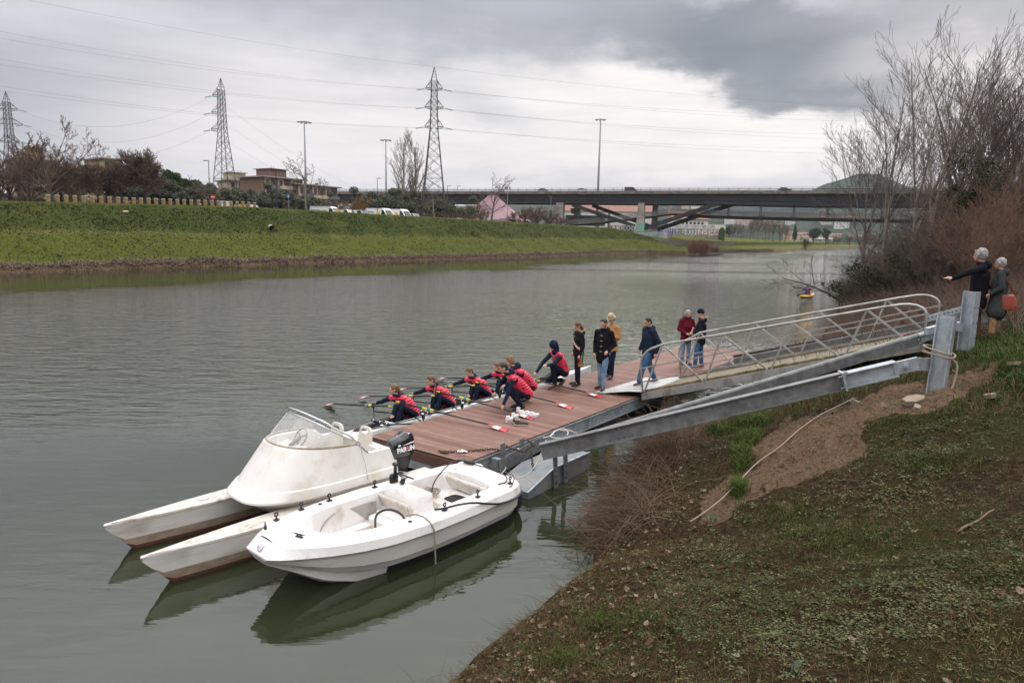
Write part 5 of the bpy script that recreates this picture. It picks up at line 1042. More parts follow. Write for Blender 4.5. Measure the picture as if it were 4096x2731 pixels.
for i,(x,y,s1_,s2_,lb) in enumerate(((3655,1605,.13,.07,'flat pale slab at the foot of the near steel post'),(3668,1632,.06,.04,'small flat stone just below the pale slab'),(3420,1610,.07,.05,'small stone on the spoil below the hinge'),(3540,1622,.05,.04,'little stone in the loose earth left of the slab'),(4060,1460,.16,.05,'flat stone half buried at the right edge of the photo'),(3960,1585,.07,.04,'small pale stone right of the dug hole'))):
    p=onground(x,y); mb=MB(); rs=random.Random(i); pr=[(s1_*(cos(a)*(1+.2*rs.random())),s1_*.7*(sin(a)*(1+.2*rs.random()))) for a in np.linspace(0,2*pi,7,endpoint=False)]; mb.prism(pr,-.03,s2_*.6); o=mb.build('flat_stone',stone); o.location=(p[0],p[1],p[2]+.01); o.rotation_euler=(.2,-.25,i); tag(o,lb,'stone')
stk=mat('dead_stick',(.17,.115,.075),(.10,.07,.05),.9,scale=12)
p,q=onground(3830,2140),onground(3975,2052); mb=MB(); pts=[(p+(q-p)*t+np.array([0,0,.03+.01*math.sin(9*t)])-p) for t in np.linspace(0,1,9)]; mb.tube(pts,[.007,.010,.011,.010,.012,.010,.009,.008,.006],6); mb.tube([pts[5],pts[5]+np.array([.03,.04,.05])],.004,5); o=mb.build('stick',stk,smooth=True); o.location=tuple(p); tag(o,'dead stick lying on the grass at the lower right','stick')
# paper on the dock, red tape by the gangway
cl=mat('white_cloth',(.72,.70,.66),(.6,.58,.55),.9,scale=20)
mb=MB(); rs=random.Random(8); g_=[]
for i in range(9):
    for j in range(6): g_.append((i*.022-.09,j*.022-.055,.012+.035*rs.random()*(1-abs(i-4)/5)))
mb.add(g_,[(i*6+j,i*6+j+1,(i+1)*6+j+1,(i+1)*6+j) for i in range(8) for j in range(5)]); o=mb.build('crumpled_tissue',cl,smooth=False); q=gp(1850,1808,.452); o.location=tuple(q); so_=o.modifiers.new('s','SOLIDIFY'); so_.thickness=.002; tag(o,'crumpled white tissue on the dock boards beside the rusty chain','tissue')
o=ropeobj('barrier_tape','red and white tape scrap lying past the end of the gangway',[gp(3600,1342,2.4),gp(3635,1332,2.42),gp(3660,1325,2.4)],.018,mat('tape_red',(.45,.03,.04),(.6,.5,.5),.5,scale=5),'tape')
# red training-shoe set, oars etc. follow
# ---------------------------------------------------------------- oars and shell
oarr=mat('blade_red',(.50,.02,.035),(.38,.02,.03),.35,scale=9); oarw=mat('blade_white',(.68,.66,.64),(.5,.48,.46),.35,scale=9); shaft=mat('carbon_shaft',(.015,.015,.017),rough=.3); ylg=mat('collar_yellow',(.50,.47,.03),rough=.45); blu=mat('collar_blue',(.02,.16,.26),rough=.5); silv=mat('bright_metal',(.7,.7,.7),rough=.25,metal=.9)
def oar(label,grip,tip,group,roll=0,color_grip=ylg):
    grip=np.array(grip,float);tip=np.array(tip,float); t=thing('oar',label,'oar',tuple(grip),0,group); d=(tip-grip);L=np.linalg.norm(d);d/=L
    s_=np.cross(d,(0,0,1.));s_/=np.linalg.norm(s_);u=np.cross(s_,d); c,s=cos(roll),sin(roll); w=s_*c+u*s; nn=np.cross(w,d)
    P=lambda x,y,z=0:d*x+w*y+nn*z
    mb=MB(); mb.tube([P(.1,0),P(L-.44,0)],[.020,.016],8); mb.build('shaft',shaft,t,smooth=True)
    mb=MB(); mb.tube([P(0,0),P(.14,0)],.019,8); mb.build('grip',color_grip,t,smooth=True)
    ci=L*.305; mb=MB(); mb.tube([P(ci-.14,0),P(ci+.14,0)],.031,8); mb.build('collar',ylg,t,smooth=True); mb=MB(); mb.tube([P(ci-.01,0),P(ci+.05,0)],.045,10); mb.build('button',blu,t,smooth=True)
    # hatchet blade, three bands
    xs=[0,.10,.16,.29,.32,.46]; y0=[.018,.06,.10,.115,.115,.115]; y1=[-.018,-.045,-.08,-.10,-.10,-.095]; cz=lambda y:.9*y*y
    def piece(x0,x1,nm,m_):
        X=np.linspace(x0,x1,5); rings=[]
        for x in X:
            a=np.interp(x,xs,y0);b=np.interp(x,xs,y1); row=[]
            for y in np.linspace(a,b,5): row.append(P(L-.46+x,y,-cz(y)*1.5-.02*(x/.46)**2))
            rings.append(row+[q+nn*.006 for q in row[::-1]])
        mb=MB(); mb.loft(rings); return mb.build(nm,m_,t)
    piece(0,.15,'blade_band',oarr); piece(.15,.30,'blade_band',oarw); piece(.30,.46,'blade_band',oarr); return t
gd='oars resting on the dock boards'; gw='oars with blades on the water'
A_s=[1.55,2.78,4.15,5.50]
tipD=[(2.02,.62),(3.1,.74),(4.42,.60),(5.82,.62)]; lbD=['oar nearest the boats, its red and white blade flat on the dock','oar whose red and white blade lies beside the pile of shoes','third oar on the dock, blade between the shoes and the gangway plate','farthest oar on the dock, chipped blade beside the metal plate']
for k in range(4):
    # shaft rests on the pin near b=2.55 and the blade end on the deck
    tp=np.array(dk(tipD[k][0],tipD[k][1],.478)); pin=dk(A_s[k]+.18,2.52,.62); d=tp-pin; gr_=pin-d/np.linalg.norm(d)*.80; oar(lbD[k],gr_,tp,gd,rad(4))
tipW=[(2.15,6.30),(3.10,6.15),(4.33,6.08),(6.2,6.25)]; lbW=['water side oar of the front rower, blade fully in the water','water side oar of the second rower, blade just behind the front rower','water side oar whose blade shows behind the head of the front rower','farthest water side oar, blade floating beyond the third rower']
for k in range(4):
    tp=np.array(dk(tipW[k][0],tipW[k][1],.085 if k else .05)); pin=dk(A_s[k]-.02,3.95,.50); d=tp-pin; gr_=pin-d/np.linalg.norm(d)*.82; oar(lbW[k],gr_,tp,gw,rad(6))
shw=mat('shell_white',(.66,.66,.64),(.52,.51,.48),.3,scale=2,c3=(.32,.29,.24),s3=1.5,t3=(.55,.8),stretch=(1,1,4)); shin=mat('shell_inside',(.03,.03,.032),(.05,.045,.04),.6,scale=9); strp=mat('shell_stripe',(.02,.09,.25),rough=.4)
SH=dthing('rowing_shell','long narrow white four seat rowing shell moored along the dock','rowing boat',0,3.22,0)
xs=np.linspace(-1.75,9.75,52)
def shw_(x): u=(x-4.0)/5.78; return max(.012,.29*(1-abs(u)**2.6))
def shz(x): return .27+ (.05*((x-3.4)/6.4)**2)
def cw(x): # cockpit half width
    return 0 if x<.35 or x>7.6 else min(.21,shw_(x)-.05)*min(1,(x-.35)/.5,(7.6-x)/.35)**.6
rings=[]
for x in xs:
    w=shw_(x);zt_=shz(x); half=[(w*.0,-.10*min(1,w/.2)),(w*.55,-.085*min(1,w/.2)),(w*.9,.0),(w,.12),(w*.97,zt_-.05),(w*.90,zt_)]; 
    rings.append([(x,-y,z) for y,z in half[::-1]]+[(x,y,z) for y,z in half[1:]])
mb=MB(); mb.loft(rings,closed=False); o=mb.build('hull',shw,SH,smooth=True)
rings=[]
mb=MB(); 
for x in xs:
    w=shw_(x)*.90;zt_=shz(x);c=cw(x); cr=.035*(1 if c<.02 else .0); rings.append([(x,-w,zt_),(x,-max(c,w*.5),zt_+cr*.8+ (.03 if c>.02 else 0)),(x,-c*.99,zt_+cr+(.0 if c<.02 else .02)),(x,c*.99,zt_+cr+(.0 if c<.02 else .02)),(x,max(c,w*.5),zt_+cr*.8+(.03 if c>.02 else 0)),(x,w,zt_)])
vs=[p for r in rings for p in r]; fs=[]
for i in range(len(xs)-1):
    for j in range(5):
        if j==2 and (cw(xs[i])>.02 or cw(xs[i+1])>.02): continue
        a=i*6+j; fs.append((a,a+1,a+7,a+6))
mb.add(vs,fs); mb.build('canvas_deck',shw,SH,smooth=False)
rings=[]
for x in np.linspace(.36,7.59,40):
    c=cw(x);zt_=shz(x)+.03; rings.append([(x,-c,zt_),(x,-c*.8,.08),(x,c*.8,.08),(x,c,zt_)])
mb=MB(); mb.loft(rings,closed=False); mb.build('cockpit',shin,SH)
mb=MB(); 
for sg in(-1,1): mb.tube([(x,sg*(cw(x)+.004),shz(x)+.045) for x in np.linspace(.4,7.55,40)],.012,6)
mb.build('coaming',shaft,SH)
for x0_,x1_ in ((-1.2,.4),): mb=MB(); mb.tube([(x,-(shw_(x)+.002),.15) for x in np.linspace(x0_,x1_,12)],.008,4); mb.build('stripe',strp,SH)
mb=MB(); mb.tube([(x,-(shw_(x)+.002),.16) for x in np.linspace(7.7,9.5,10)],.008,4); mb.build('stripe',strp,SH)
mb=MB(); mb.bar((7.45,-.2,.30),(7.62,.0,.46),.02,.03); mb.bar((7.45,.2,.30),(7.62,.0,.46),.02,.03); mb.add([(7.45,-.2,.29),(7.45,.2,.29),(7.64,0,.50)],[(0,1,2)]); mb.build('splash_guard',shin,SH)
for k in range(4):
    a=A_s[k]
    for sg,nm in ((-1,'dock'),(1,'water')):
        mb=MB(); px_,py_=a+.02,sg*.75; mb.tube([(a-.45,sg*.20,.33),(px_,py_,.36)],.018,6); mb.tube([(a+.35,sg*.20,.33),(px_,py_,.36)],.016,6); mb.tube([(px_,py_,.33),(px_,py_,.52)],.014,6); mb.box((px_,py_,.50),(.03,.02,.045)); mb.build('rigger',shaft,SH)
    mb=MB(); mb.tube([(a-.47,-.26,.34),(a-.47,.26,.34)],.03,8); mb.build('foot_bar',shaft,SH,smooth=True)
    mb=MB()
    for y in(-.2,0,.2): mb.torus((a-.47,y,.34),.033,.008,((0,0,1),(1,0,0),(0,1,0)),10,5)
    mb.build('clamp',silv,SH)
    mb=MB(); mb.box((a+.42,0,.22),(.14,.13,.02),bev=.015); mb.build('seat',shin,SH)
    mb=MB(); [mb.box((a-.30,y,.20),(.05,.04,.10),((.8,0,.6),(0,1,0),(-.6,0,.8)),bev=.015) for y in(-.08,.08)]; mb.build('foot_stretcher',silv,SH)
# ---------------------------------------------------------------- shoes on the deck
shoew=mat('white_trainer',(.72,.72,.72),(.62,.61,.60),.6,scale=20); shoed=mat('dark_trainer',(.03,.028,.026),(.06,.055,.045),.7,scale=30); sole=mat('pale_sole',(.50,.43,.34),rough=.7)
def shoe(label,px,py,rz,up,so,group,z=.452,tilt=0):
    q=gp(px,py,z); t=thing('shoe',label,'shoe',tuple(q),rz,group)
    def f(mb): mb.cap((0,-.09,.05),(0,.02,.045),.042,.040); mb.cap((0,.02,.042),(0,.12,.035),.042,.034); mb.cap((0,-.10,.06),(0,-.085,.10),.036,.034)
    organic('upper',f,.008,up,t,3); mb=MB(); mb.prism([(.04*cos(a)*(1.0),.145*sin(a)+.005) for a in np.linspace(0,2*pi,16,endpoint=False)],0,.022); mb.build('sole',so,t)
    mb=MB(); mb.torus((0,-.075,.118),(.028,.05),.008,None,14,5); mb.build('collar',so if up is shoed else shoew,t); mb=MB(); [mb.bar((-.028,.01+.022*k,.078-.008*k),(.028,.01+.022*k,.078-.008*k),.006) for k in range(4)]; mb.build('laces',shoew,t)
    return t
for i,(x,y,r,lb) in enumerate(((2040,1684,-.6,'white trainer at the left end of the pile of shoes'),(2060,1672,-.5,'white trainer second from the left in the pile'),(2083,1655,-2.4,'white trainer lying behind the dark pair'),(2098,1662,-.9,'white trainer in the middle of the pile of shoes'),(2118,1664,-.9,'white trainer second from the right in the pile'),(2136,1668,-.8,'white trainer at the right end of the pile'))): shoe(lb,x,y,r,shoew,shoew,'shoes left on the dock')
for i,(x,y,r,lb) in enumerate(((2075,1693,-1.9,'black trainer lying on top of its fellow'),(2084,1700,-1.5,'black trainer with a pale sole, nearest shoe of the pile'))): shoe(lb,x,y,r,shoed,sole,'shoes left on the dock')
# ================================================================ BOATS
def bframe(oa,ob,da,db): x=DU*da+DV*db; return tuple(dk(oa,ob,0)),math.atan2(x[1],x[0])
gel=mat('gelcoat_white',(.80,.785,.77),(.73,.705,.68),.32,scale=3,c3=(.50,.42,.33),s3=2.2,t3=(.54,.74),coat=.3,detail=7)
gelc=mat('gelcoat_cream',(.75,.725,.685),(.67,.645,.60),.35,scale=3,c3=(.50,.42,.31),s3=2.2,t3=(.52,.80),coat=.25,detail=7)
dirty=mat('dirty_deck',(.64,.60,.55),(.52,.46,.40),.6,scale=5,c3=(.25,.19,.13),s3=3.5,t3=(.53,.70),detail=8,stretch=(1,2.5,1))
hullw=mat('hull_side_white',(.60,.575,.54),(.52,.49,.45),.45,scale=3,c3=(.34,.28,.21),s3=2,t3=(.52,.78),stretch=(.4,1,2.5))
tan_=mat('scum_line',(.30,.235,.165),(.20,.15,.10),.7,scale=6,stretch=(1,1,3)); redp=mat('red_antifouling',(.13,.03,.025),(.08,.035,.028),.8,scale=6); blkh=mat('black_bottom_paint',(.014,.015,.020),rough=.6)
chip=mat('chipped_edge',(.58,.51,.43),(.38,.26,.17),.8,scale=14,stretch=(.5,1,1),c3=(.20,.12,.07),s3=7,t3=(.6,.68))
blp=mat('black_fitting',(.013,.013,.015),rough=.35); chrome=mat('stainless_tube',(.62,.63,.64),rough=.2,metal=1)
liner=mat('grey_liner',(.40,.37,.34),(.30,.27,.25),.8,scale=5,c3=(.12,.10,.08),s3=6,t3=(.6,.7))
def cushmat():
    m=bpy.data.materials.new('quilted_cushion'); m.use_nodes=True; b=m.node_tree.nodes['Principled BSDF']; n=NT(m.node_tree); tc=n.new('ShaderNodeTexCoord').outputs['Object']; s=n.new('ShaderNodeSeparateXYZ'); n.ln(tc,s.inputs[0])
    fr=n.m('FRACT',n.m('MULTIPLY',s.outputs[1],20)); gap=n.mapr(n.m('ABSOLUTE',n.m('SUBTRACT',fr,.5)),0,.09,1,0); st=n.noise(n.mapping(tc,scale=(1,1,.7)),6,7,.7)
    st2=n.mapr(n.noise(n.mapping(tc,scale=(1,1,.6),loc=(2,1,5)),5,6,.7),.48,.62)
    c=n.mix(n.mapr(st,.4,.65),(.70,.66,.60),(.60,.54,.46)); c=n.mix(n.m('MULTIPLY',st2,.5),c,(.30,.235,.16)); c=n.mix(n.m('MULTIPLY',gap,.55),c,(.18,.13,.09))
    n.ln(c,b.inputs['Base Color']); b.inputs['Roughness'].default_value=.55; bn=n.new('ShaderNodeBump'); bn.inputs['Strength'].default_value=.8; bn.inputs['Distance'].default_value=.012; n.ln(n.m('SUBTRACT',1,gap),bn.inputs['Height']); n.ln(bn.outputs[0],b.inputs['Normal']); return m
cushm=cushmat()
# ---------------------------------------------------------------- the open dinghy
loc,rz=bframe(-.45,-.78,-3.75,.38)
DG=thing('dinghy','open white fibreglass dinghy with steering wheel, nearest the bank','boat',loc,rz)
X=np.r_[-.14,-.10,np.linspace(0,2.6,14),2.8,3.0,3.15,3.3,3.45,3.57,3.67,3.75,3.80]
def Wd(x): return float(np.interp(x,[-.14,-.1,0,.2,1,1.8,2.4,2.8,3.1,3.35,3.55,3.7,3.80],[.55,.66,.72,.78,.84,.86,.82,.74,.64,.53,.43,.34,.24]))
def Zg(x): return float(np.interp(x,[-.14,.5,1.5,2.5,3.2,3.8],[.56,.57,.57,.585,.62,.66]))
def Zk(x): return float(np.interp(x,[-.2,2.3,2.8,3.1,3.4,3.65,3.8],[-.22,-.22,-.12,-.01,.14,.30,.40]))
def Wi(x):   # cockpit edge
    if x<.28 or x>3.12: return 0
    if x>2.35: return .50*math.sqrt(max(0,1-((x-2.35)/.77)**2))
    if x<.45: return .50*math.sqrt(max(0,1-((.45-x)/.17)**2))
    return .50+.03*sin((x-.4)/2*pi)
FZ=.10
def sect(x):
    w,g,k=Wd(x),Zg(x),Zk(x); h=g-.15-k; s=lambda f:k+h*f
    return [(w-.075,g),(w-.03,g-.03),(w,g-.135),(w-.012,g-.150),(w-.045,g-.155),(w-.065,s(.66)),(w-.095,s(.645)),(w-.135,s(.50)),(w-.170,s(.485)),(w*.72,s(.22)),(w*.50,s(.08)),(0,k)]
mb=MB(); rings=[]
for x in X:
    p=sect(x); kb=max(0,min(1,(x-3.2)/.6)); lip=Zg(x)-.135
    fx=lambda y,z:x+kb*((-.13*(z-lip)/.135) if z>lip else -.55*max(0,lip-.03-z))
    rings.append([(fx(y,z),-y,z) for y,z in p]+[(fx(y,z),y,z) for y,z in p[-2::-1]])
V_=[q for r in rings for q in r]; m_=len(rings[0]); zone=[0,0,1,1,0,0,0,0,0,0,0]; zone=zone+zone[::-1]
for i in range(len(X)-1):
    for j in range(m_-1):
        jj=j if j<11 else m_-2-j
        a=i*m_+j; zz=max(V_[a][2],V_[a+1][2],V_[a+m_][2]); 
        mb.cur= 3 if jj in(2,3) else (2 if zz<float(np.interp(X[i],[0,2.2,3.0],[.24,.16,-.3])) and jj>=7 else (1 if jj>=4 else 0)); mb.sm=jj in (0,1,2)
        mb.f.append([a,a+1,a+m_+1,a+m_]); mb.m.append(mb.cur); mb.smooth.append(False)
mb.v=[tuple(q) for q in V_]
# transom and blunt bow face
mb.f.append(list(range(m_))[::-1]); mb.m.append(1); mb.smooth.append(False)
b0=(len(X)-1)*m_
for j in range(m_//2): mb.f.append([b0+j,b0+j+1,b0+m_-2-j,b0+m_-1-j]); mb.m.append(0 if j<4 else 1); mb.smooth.append(False)
HL=mb.build('hull',[gel,hullw,blkh,chip],DG); HL['label']='clinker style white hull side with a chipped brown edge'
# deck and cockpit liner
mb=MB(); rings=[]; Xd=sorted(set([float(x) for x in X]+list(np.linspace(.28,.45,7))+list(np.linspace(2.35,3.12,14))))
for x in Xd:
    w,g,c=Wd(x)-.075,Zg(x),Wi(x); fz=FZ; 
    if c<=0: row=[(w,g),(w*.7,g+.012),(w*.35,g+.02),(.0,g+.022),(.0,g+.022),(.0,g+.022)]
    else: row=[(w,g),((w+c)/2,g+.008),(c+.02,g+.006),(c,g-.012),(c-.035,fz+.03),(max(0,c-.07),fz)]
    xo=x-.13*max(0,min(1,(x-3.2)/.6)); rings.append([(xo,-y,z) for y,z in row]+[(xo,y,z) for y,z in row[::-1]])
mb.sm=False; mb.loft(rings,closed=False,cap0=False,cap1=False); o=mb.build('deck_liner',gel,DG); autos(o,40)
mb=MB(); mb.prism([(x,y) for x,y in [(.45,-.42),(2.7,-.42),(2.95,-.2),(2.95,.2),(2.7,.42),(.45,.42)]],FZ+.003,FZ+.008); mb.build('cockpit_floor',mat('leaf_stained_floor',(.55,.50,.44),(.40,.33,.26),.8,scale=6,c3=(.12,.075,.05),s3=4,t3=(.52,.6)),DG)
# side locker opening on the far side, side shelves
mb=MB(); mb.loft([[(x,-.482-.02*sin((x-1.7)/1.05*pi),z) for z in (.22,.46)] for x in np.linspace(1.72,2.62,9)],closed=False,cap0=False,cap1=False); mb.build('side_recess',liner,DG)
mb=MB(); mb.box((2.15,-.40,.16),(.55,.07,.06),bev=.02); mb.box((2.15,.40,.16),(.55,.07,.06),bev=.02); mb.build('side_step',gel,DG)
mb=MB(); mb.box((1.78,-.12,.20),(.15,.30,.12),bev=.03); mb.box((1.70,-.12,.335),(.10,.27,.02),bev=.01); mb.build('front_seat',gel,DG)
# console
mb=MB(); mb.loft([[(1.26,-.52,FZ),(1.62,-.52,FZ),(1.62,.24,FZ),(1.26,.24,FZ)],[(1.27,-.52,.50),(1.62,-.52,.30),(1.62,.22,.30),(1.27,.22,.50)],[(1.27,-.52,.56),(1.55,-.52,.56),(1.55,.21,.56),(1.27,.21,.56)],[(1.27,-.52,.63),(1.53,-.52,.63),(1.53,.20,.63),(1.27,.20,.63)],[(1.30,-.50,.655),(1.50,-.50,.655),(1.50,.17,.655),(1.30,.17,.655)]]); o=mb.build('console',gel,DG); autos(o,50)
mb=MB(); mb.box((1.40,-.02,.658),(.055,.14,.004),bev=.0); mb.build('rusty_tray',mat('orange_stain',(.55,.34,.20),(.62,.55,.48),.8,scale=16),DG)
mb=MB(); mb.box((1.615,-.19,.43),(.022,.33,.115),((.93,0,-.36),(0,1,0),(.36,0,.93)),bev=.018); mb.build('cushion',cushm,DG)
mb=MB(); mb.box((.36,-.02,.42),(.03,.46,.105),((.95,0,-.3),(0,1,0),(.3,0,.95)),bev=.02); mb.build('cushion',cushm,DG)
mb=MB(); mb.loft([[(.28,-.49,.30),(.50,-.49,.30),(.50,.47,.30),(.28,.47,.30)],[(.28,-.49,FZ),(.52,-.49,FZ),(.52,.47,FZ),(.28,.47,FZ)]]); mb.box((.62,-.02,.20),(.26,.46,.105),bev=.02); mb.build('rear_bench',gel,DG)
mb=MB(); rr_=[(.62+.17*np.sign(cos(a))*abs(cos(a))**.5,.12+.30*np.sign(sin(a))*abs(sin(a))**.5) for a in np.linspace(0,2*pi,28,endpoint=False)]; mb.prism(rr_,.300,.309); mb.build('bench_hatch_opening',mat('dark_opening',(.008,.007,.006),rough=.9),DG)
mb=MB(); mb.tube([(x,y,.312) for x,y in rr_],.012,6,closed=True); mb.build('hatch_rim',gel,DG,smooth=True)
# raised engine well at the stern
mb=MB(); mb.loft([[(-.08,-.52,.57),(.27,-.50,.57),(.27,.30,.57),(-.08,.30,.57)],[(-.05,-.48,.62),(.22,-.46,.62),(.22,-.02,.62),(-.05,-.02,.62)],[(-.02,-.44,.675),(.18,-.42,.675),(.18,-.10,.675),(-.02,-.10,.675)]]); o=mb.build('engine_well_hump',gel,DG); autos(o,50)
for p,r_,m__ in (((.10,-.30,.678),.075,'orange_stain'),((.21,-.42,.60),.055,None),((.08,.52,.578),.07,None)):
    mb=MB(); mb.tube([p,(p[0],p[1],p[2]+.008)],r_,20); mb.tube([(p[0],p[1],p[2]+.008),(p[0],p[1],p[2]+.014)],r_*.8,20); mb.build('inspection_lid',MATS['orange_stain'] if m__ else gel,DG)
mb=MB(); mb.tube([(3.45,-.03,.652),(3.45,-.03,.664)],.082,24); mb.tube([(3.45,-.03,.664),(3.45,-.03,.668)],.066,24); [mb.bar((3.45-.06*cos(a),-.03-.06*sin(a),.671),(3.45+.06*cos(a),-.03+.06*sin(a),.671),.014,.008) for a in (.5,.5+pi/3,.5+2*pi/3)]; mb.build('bow_lid',gel,DG)
mb=MB(); mb.torus((3.775,.02,.585),.03,.006,((0,1,0),(0,0,1),(1,0,0)),14,6); mb.box((3.755,.02,.59),(.012,.028,.045),((.7,0,.7),(0,1,0),(-.7,0,.7)),bev=.01); mb.build('bow_eye',chrome,DG)
# wheel and throttle
mb=MB(); A_=np.array([(.0,1,0),(.55,0,.83),(-.83,0,.55)]); A_=np.array([(0,1,0),(.83,0,.45),(-.45,0,.83)]); c_=np.array([1.33,-.33,.77]); mb.torus(c_,.135,.012,A_,28,7)
for a in (.3,2.4,4.5): mb.bar(c_-A_[2]*.04,c_+A_[0]*.13*cos(a)+A_[1]*.13*sin(a),.022,.010)
mb.tube([c_-A_[2]*.13,c_-A_[2]*.02],.035,10); mb.build('steering_wheel',blp,DG,smooth=True)
mb=MB(); mb.tube([c_-A_[2]*.045,c_-A_[2]*.03],.04,14); mb.build('wheel_hub',mat('hub_cap',(.55,.57,.6),rough=.2,metal=.6),DG)
mb=MB(); mb.box((1.42,-.47,.72),(.075,.035,.075),bev=.025); mb.bar((1.42,-.44,.74),(1.43,-.42,.93),.028,.04); mb.box((1.43,-.42,.945),(.03,.045,.022),bev=.01); mb.build('throttle_lever',blp,DG); mb=MB(); mb.box((1.446,-.445,.935),(.012,.012,.018),bev=.003); mb.build('trim_button',rdl,DG)
# oarlock like rope rings and cleats
def ringfit(x,y): 
    z=Zg(x)+.012; mb=MB(); mb.box((x,y,z+.006),(.035,.028,.006)); mb.tube([(x,y,z),(x,y,z+.05)],[.016,.010],8); mb.torus((x,y,z+.078),.022,.010,((1,0,0),(0,0,1),(0,-1,0)),14,7); mb.build('ring_fitting',blp,DG,smooth=False)
for x,y in ((3.28,-.47),(2.85,-.60),(2.39,-.65),(1.62,-.66),(.08,.60),(.82,.66),(1.47,.68)): ringfit(x,y)
def cleat(x,y,a): 
    z=Zg(x)+.022; mb=MB(); c,s=cos(a),sin(a); mb.box((x,y,z+.004),(.05,.018,.005),((c,s,0),(-s,c,0),(0,0,1))); [mb.tube([(x+k*.025*c,y+k*.025*s,z),(x+k*.03*c,y+k*.03*s,z+.03)],.009,7) for k in(-1,1)]; mb.tube([(x-.085*c,y-.085*s,z+.042),(x-.03*c,y-.03*s,z+.034),(x+.03*c,y+.03*s,z+.034),(x+.085*c,y+.085*s,z+.042)],[.006,.011,.011,.006],7); mb.build('cleat',blp,DG,smooth=True)
cleat(3.52,-.30,1.1); cleat(3.36,.20,1.9)
for x,y in ((2.55,-.63),(2.05,.66)): mb=MB(); mb.tube([(x,y,Zg(x)+.008),(x,y,Zg(x)+.018)],.028,14); mb.tube([(x,y,Zg(x)+.018),(x,y,Zg(x)+.019)],.014,10); mb.build('fuel_cap',blp,DG)
# black rubbing strake, torn loose on the near side, and hanging in the cockpit
def tubep(nm,pts,r,m_,par,n=5):
    P=[np.array(p,float) for p in pts]; out=[]
    for i in range(len(P)-1):
        p0=P[max(i-1,0)];p1=P[i];p2=P[i+1];p3=P[min(i+2,len(P)-1)]
        for k in range(n): t=k/n; out.append(.5*((2*p1)+(-p0+p2)*t+(2*p0-5*p1+4*p2-p3)*t*t+(-p0+3*p1-3*p2+p3)*t**3))
    out.append(P[-1]); mb=MB(); mb.tube(out,r,7); return mb.build(nm,m_,par,smooth=True)
tubep('rubbing_strake',[(1.58,.60,.60),(1.50,.70,.62),(1.3,.76,.63),(1.05,.80,.60),(.8,.845,.53),(.55,.84,.46),(.2,.80,.42),(0,.74,.42),(-.12,.66,.42),(-.16,.50,.43),(-.17,0,.43),(-.17,-.5,.43)],.016,blp,DG)
tubep('loose_strake',[(2.62,-.33,.30),(2.75,-.12,.16),(2.55,.12,.14),(2.30,.22,.16),(2.18,.10,.30),(2.05,-.05,.46),(1.93,.05,.54),(1.85,.24,.50),(1.86,.34,.36),(1.98,.36,.24)],.017,blp,DG)
tubep('grey_pipe',[(2.72,-.36,.14),(2.70,-.43,.28),(2.58,-.44,.42),(2.45,-.43,.50)],.012,liner,DG)
tubep('control_cable',[(.85,-.30,.34),(.72,-.38,.50),(.45,-.42,.66),(.2,-.40,.73),(.05,-.12,.68),(-.02,.15,.64),(-.02,.42,.62),(.12,.55,.60),(.25,.52,.585)],.010,blp,DG); tubep('control_cable',[(.2,-.38,.72),(.0,-.05,.70),(-.06,.30,.66),(-.02,.58,.66),(.12,.68,.585),(.2,.70,.58)],.008,blp,DG)
tubep('cable_sleeve',[(.16,-.30,.725),(.10,-.14,.715)],.028,blp,DG)
# painter hanging over the near side, coil of line, leaves on the floor
def wd(x,y,z): M=DG.matrix_basis@Vector((x,y,z)); return np.array(M)
ropeobj('rope','frayed rope hanging over the near side of the dinghy into the water',[wd(1.95,.46,.58),wd(1.90,.60,.62),wd(1.86,.75,.60),wd(1.83,.86,.50),wd(1.82,.875,.36),wd(1.81,.88,.10),wd(1.80,.88,-.12)],.011,rope)
rs=random.Random(4); pts=[]
for k in range(46): a=k*1.15; R_=.09+.045*sin(k*.7); pts.append(wd(.78+R_*cos(a)*1.1+.02*rs.gauss(0,1),-.36+R_*sin(a)+.02*rs.gauss(0,1),.335+.03*rs.random()+.0012*k))
ropeobj('coiled_line','tangled coil of grey line on the rear bench of the dinghy',pts,.006,rope,n=3)
ropeobj('coiled_line','light rope end knotted beside the hatch opening of the dinghy',[wd(.45,.30,.33),wd(.6,.40,.34),wd(.75,.33,.35),wd(.80,.42,.36),wd(.85,.30,.40),wd(.78,.36,.36),wd(.9,.44,.32)],.009,rope)
ropeobj('mooring_line','thin line from the knot by the hatch up over the dinghy stern',[wd(.80,.38,.38),wd(.45,.42,.52),wd(.1,.45,.70),wd(-.1,.35,.72)],.006,ropew)
g=np.random.default_rng(2); n_=260; c_=np.c_[2.05+.30*g.random(n_),-.30+.55*g.random(n_)**.7,FZ+.012+.03*g.random(n_)]; a=g.normal(size=(n_,3));a/=np.linalg.norm(a,axis=1,keepdims=True); b=np.cross(a,g.normal(size=(n_,3)));b/=np.linalg.norm(b,axis=1,keepdims=True); s_=.022
Vv=np.stack([c_-a*s_,c_+b*s_*.5,c_+a*s_,c_-b*s_*.5],1).reshape(-1,3); Vv[:,2]=np.maximum(Vv[:,2],FZ+.009); MM=np.array(DG.matrix_basis); Vv=(np.c_[Vv,np.ones(len(Vv))]@MM.T)[:,:3]
tag(quickmesh('fallen_leaves',Vv,np.arange(4*n_).reshape(-1,4),mat('brown_leaves',(.16,.095,.055),(.07,.042,.028),.9,scale=25)),'heap of brown leaves on the dinghy floor','leaves',kind='stuff')
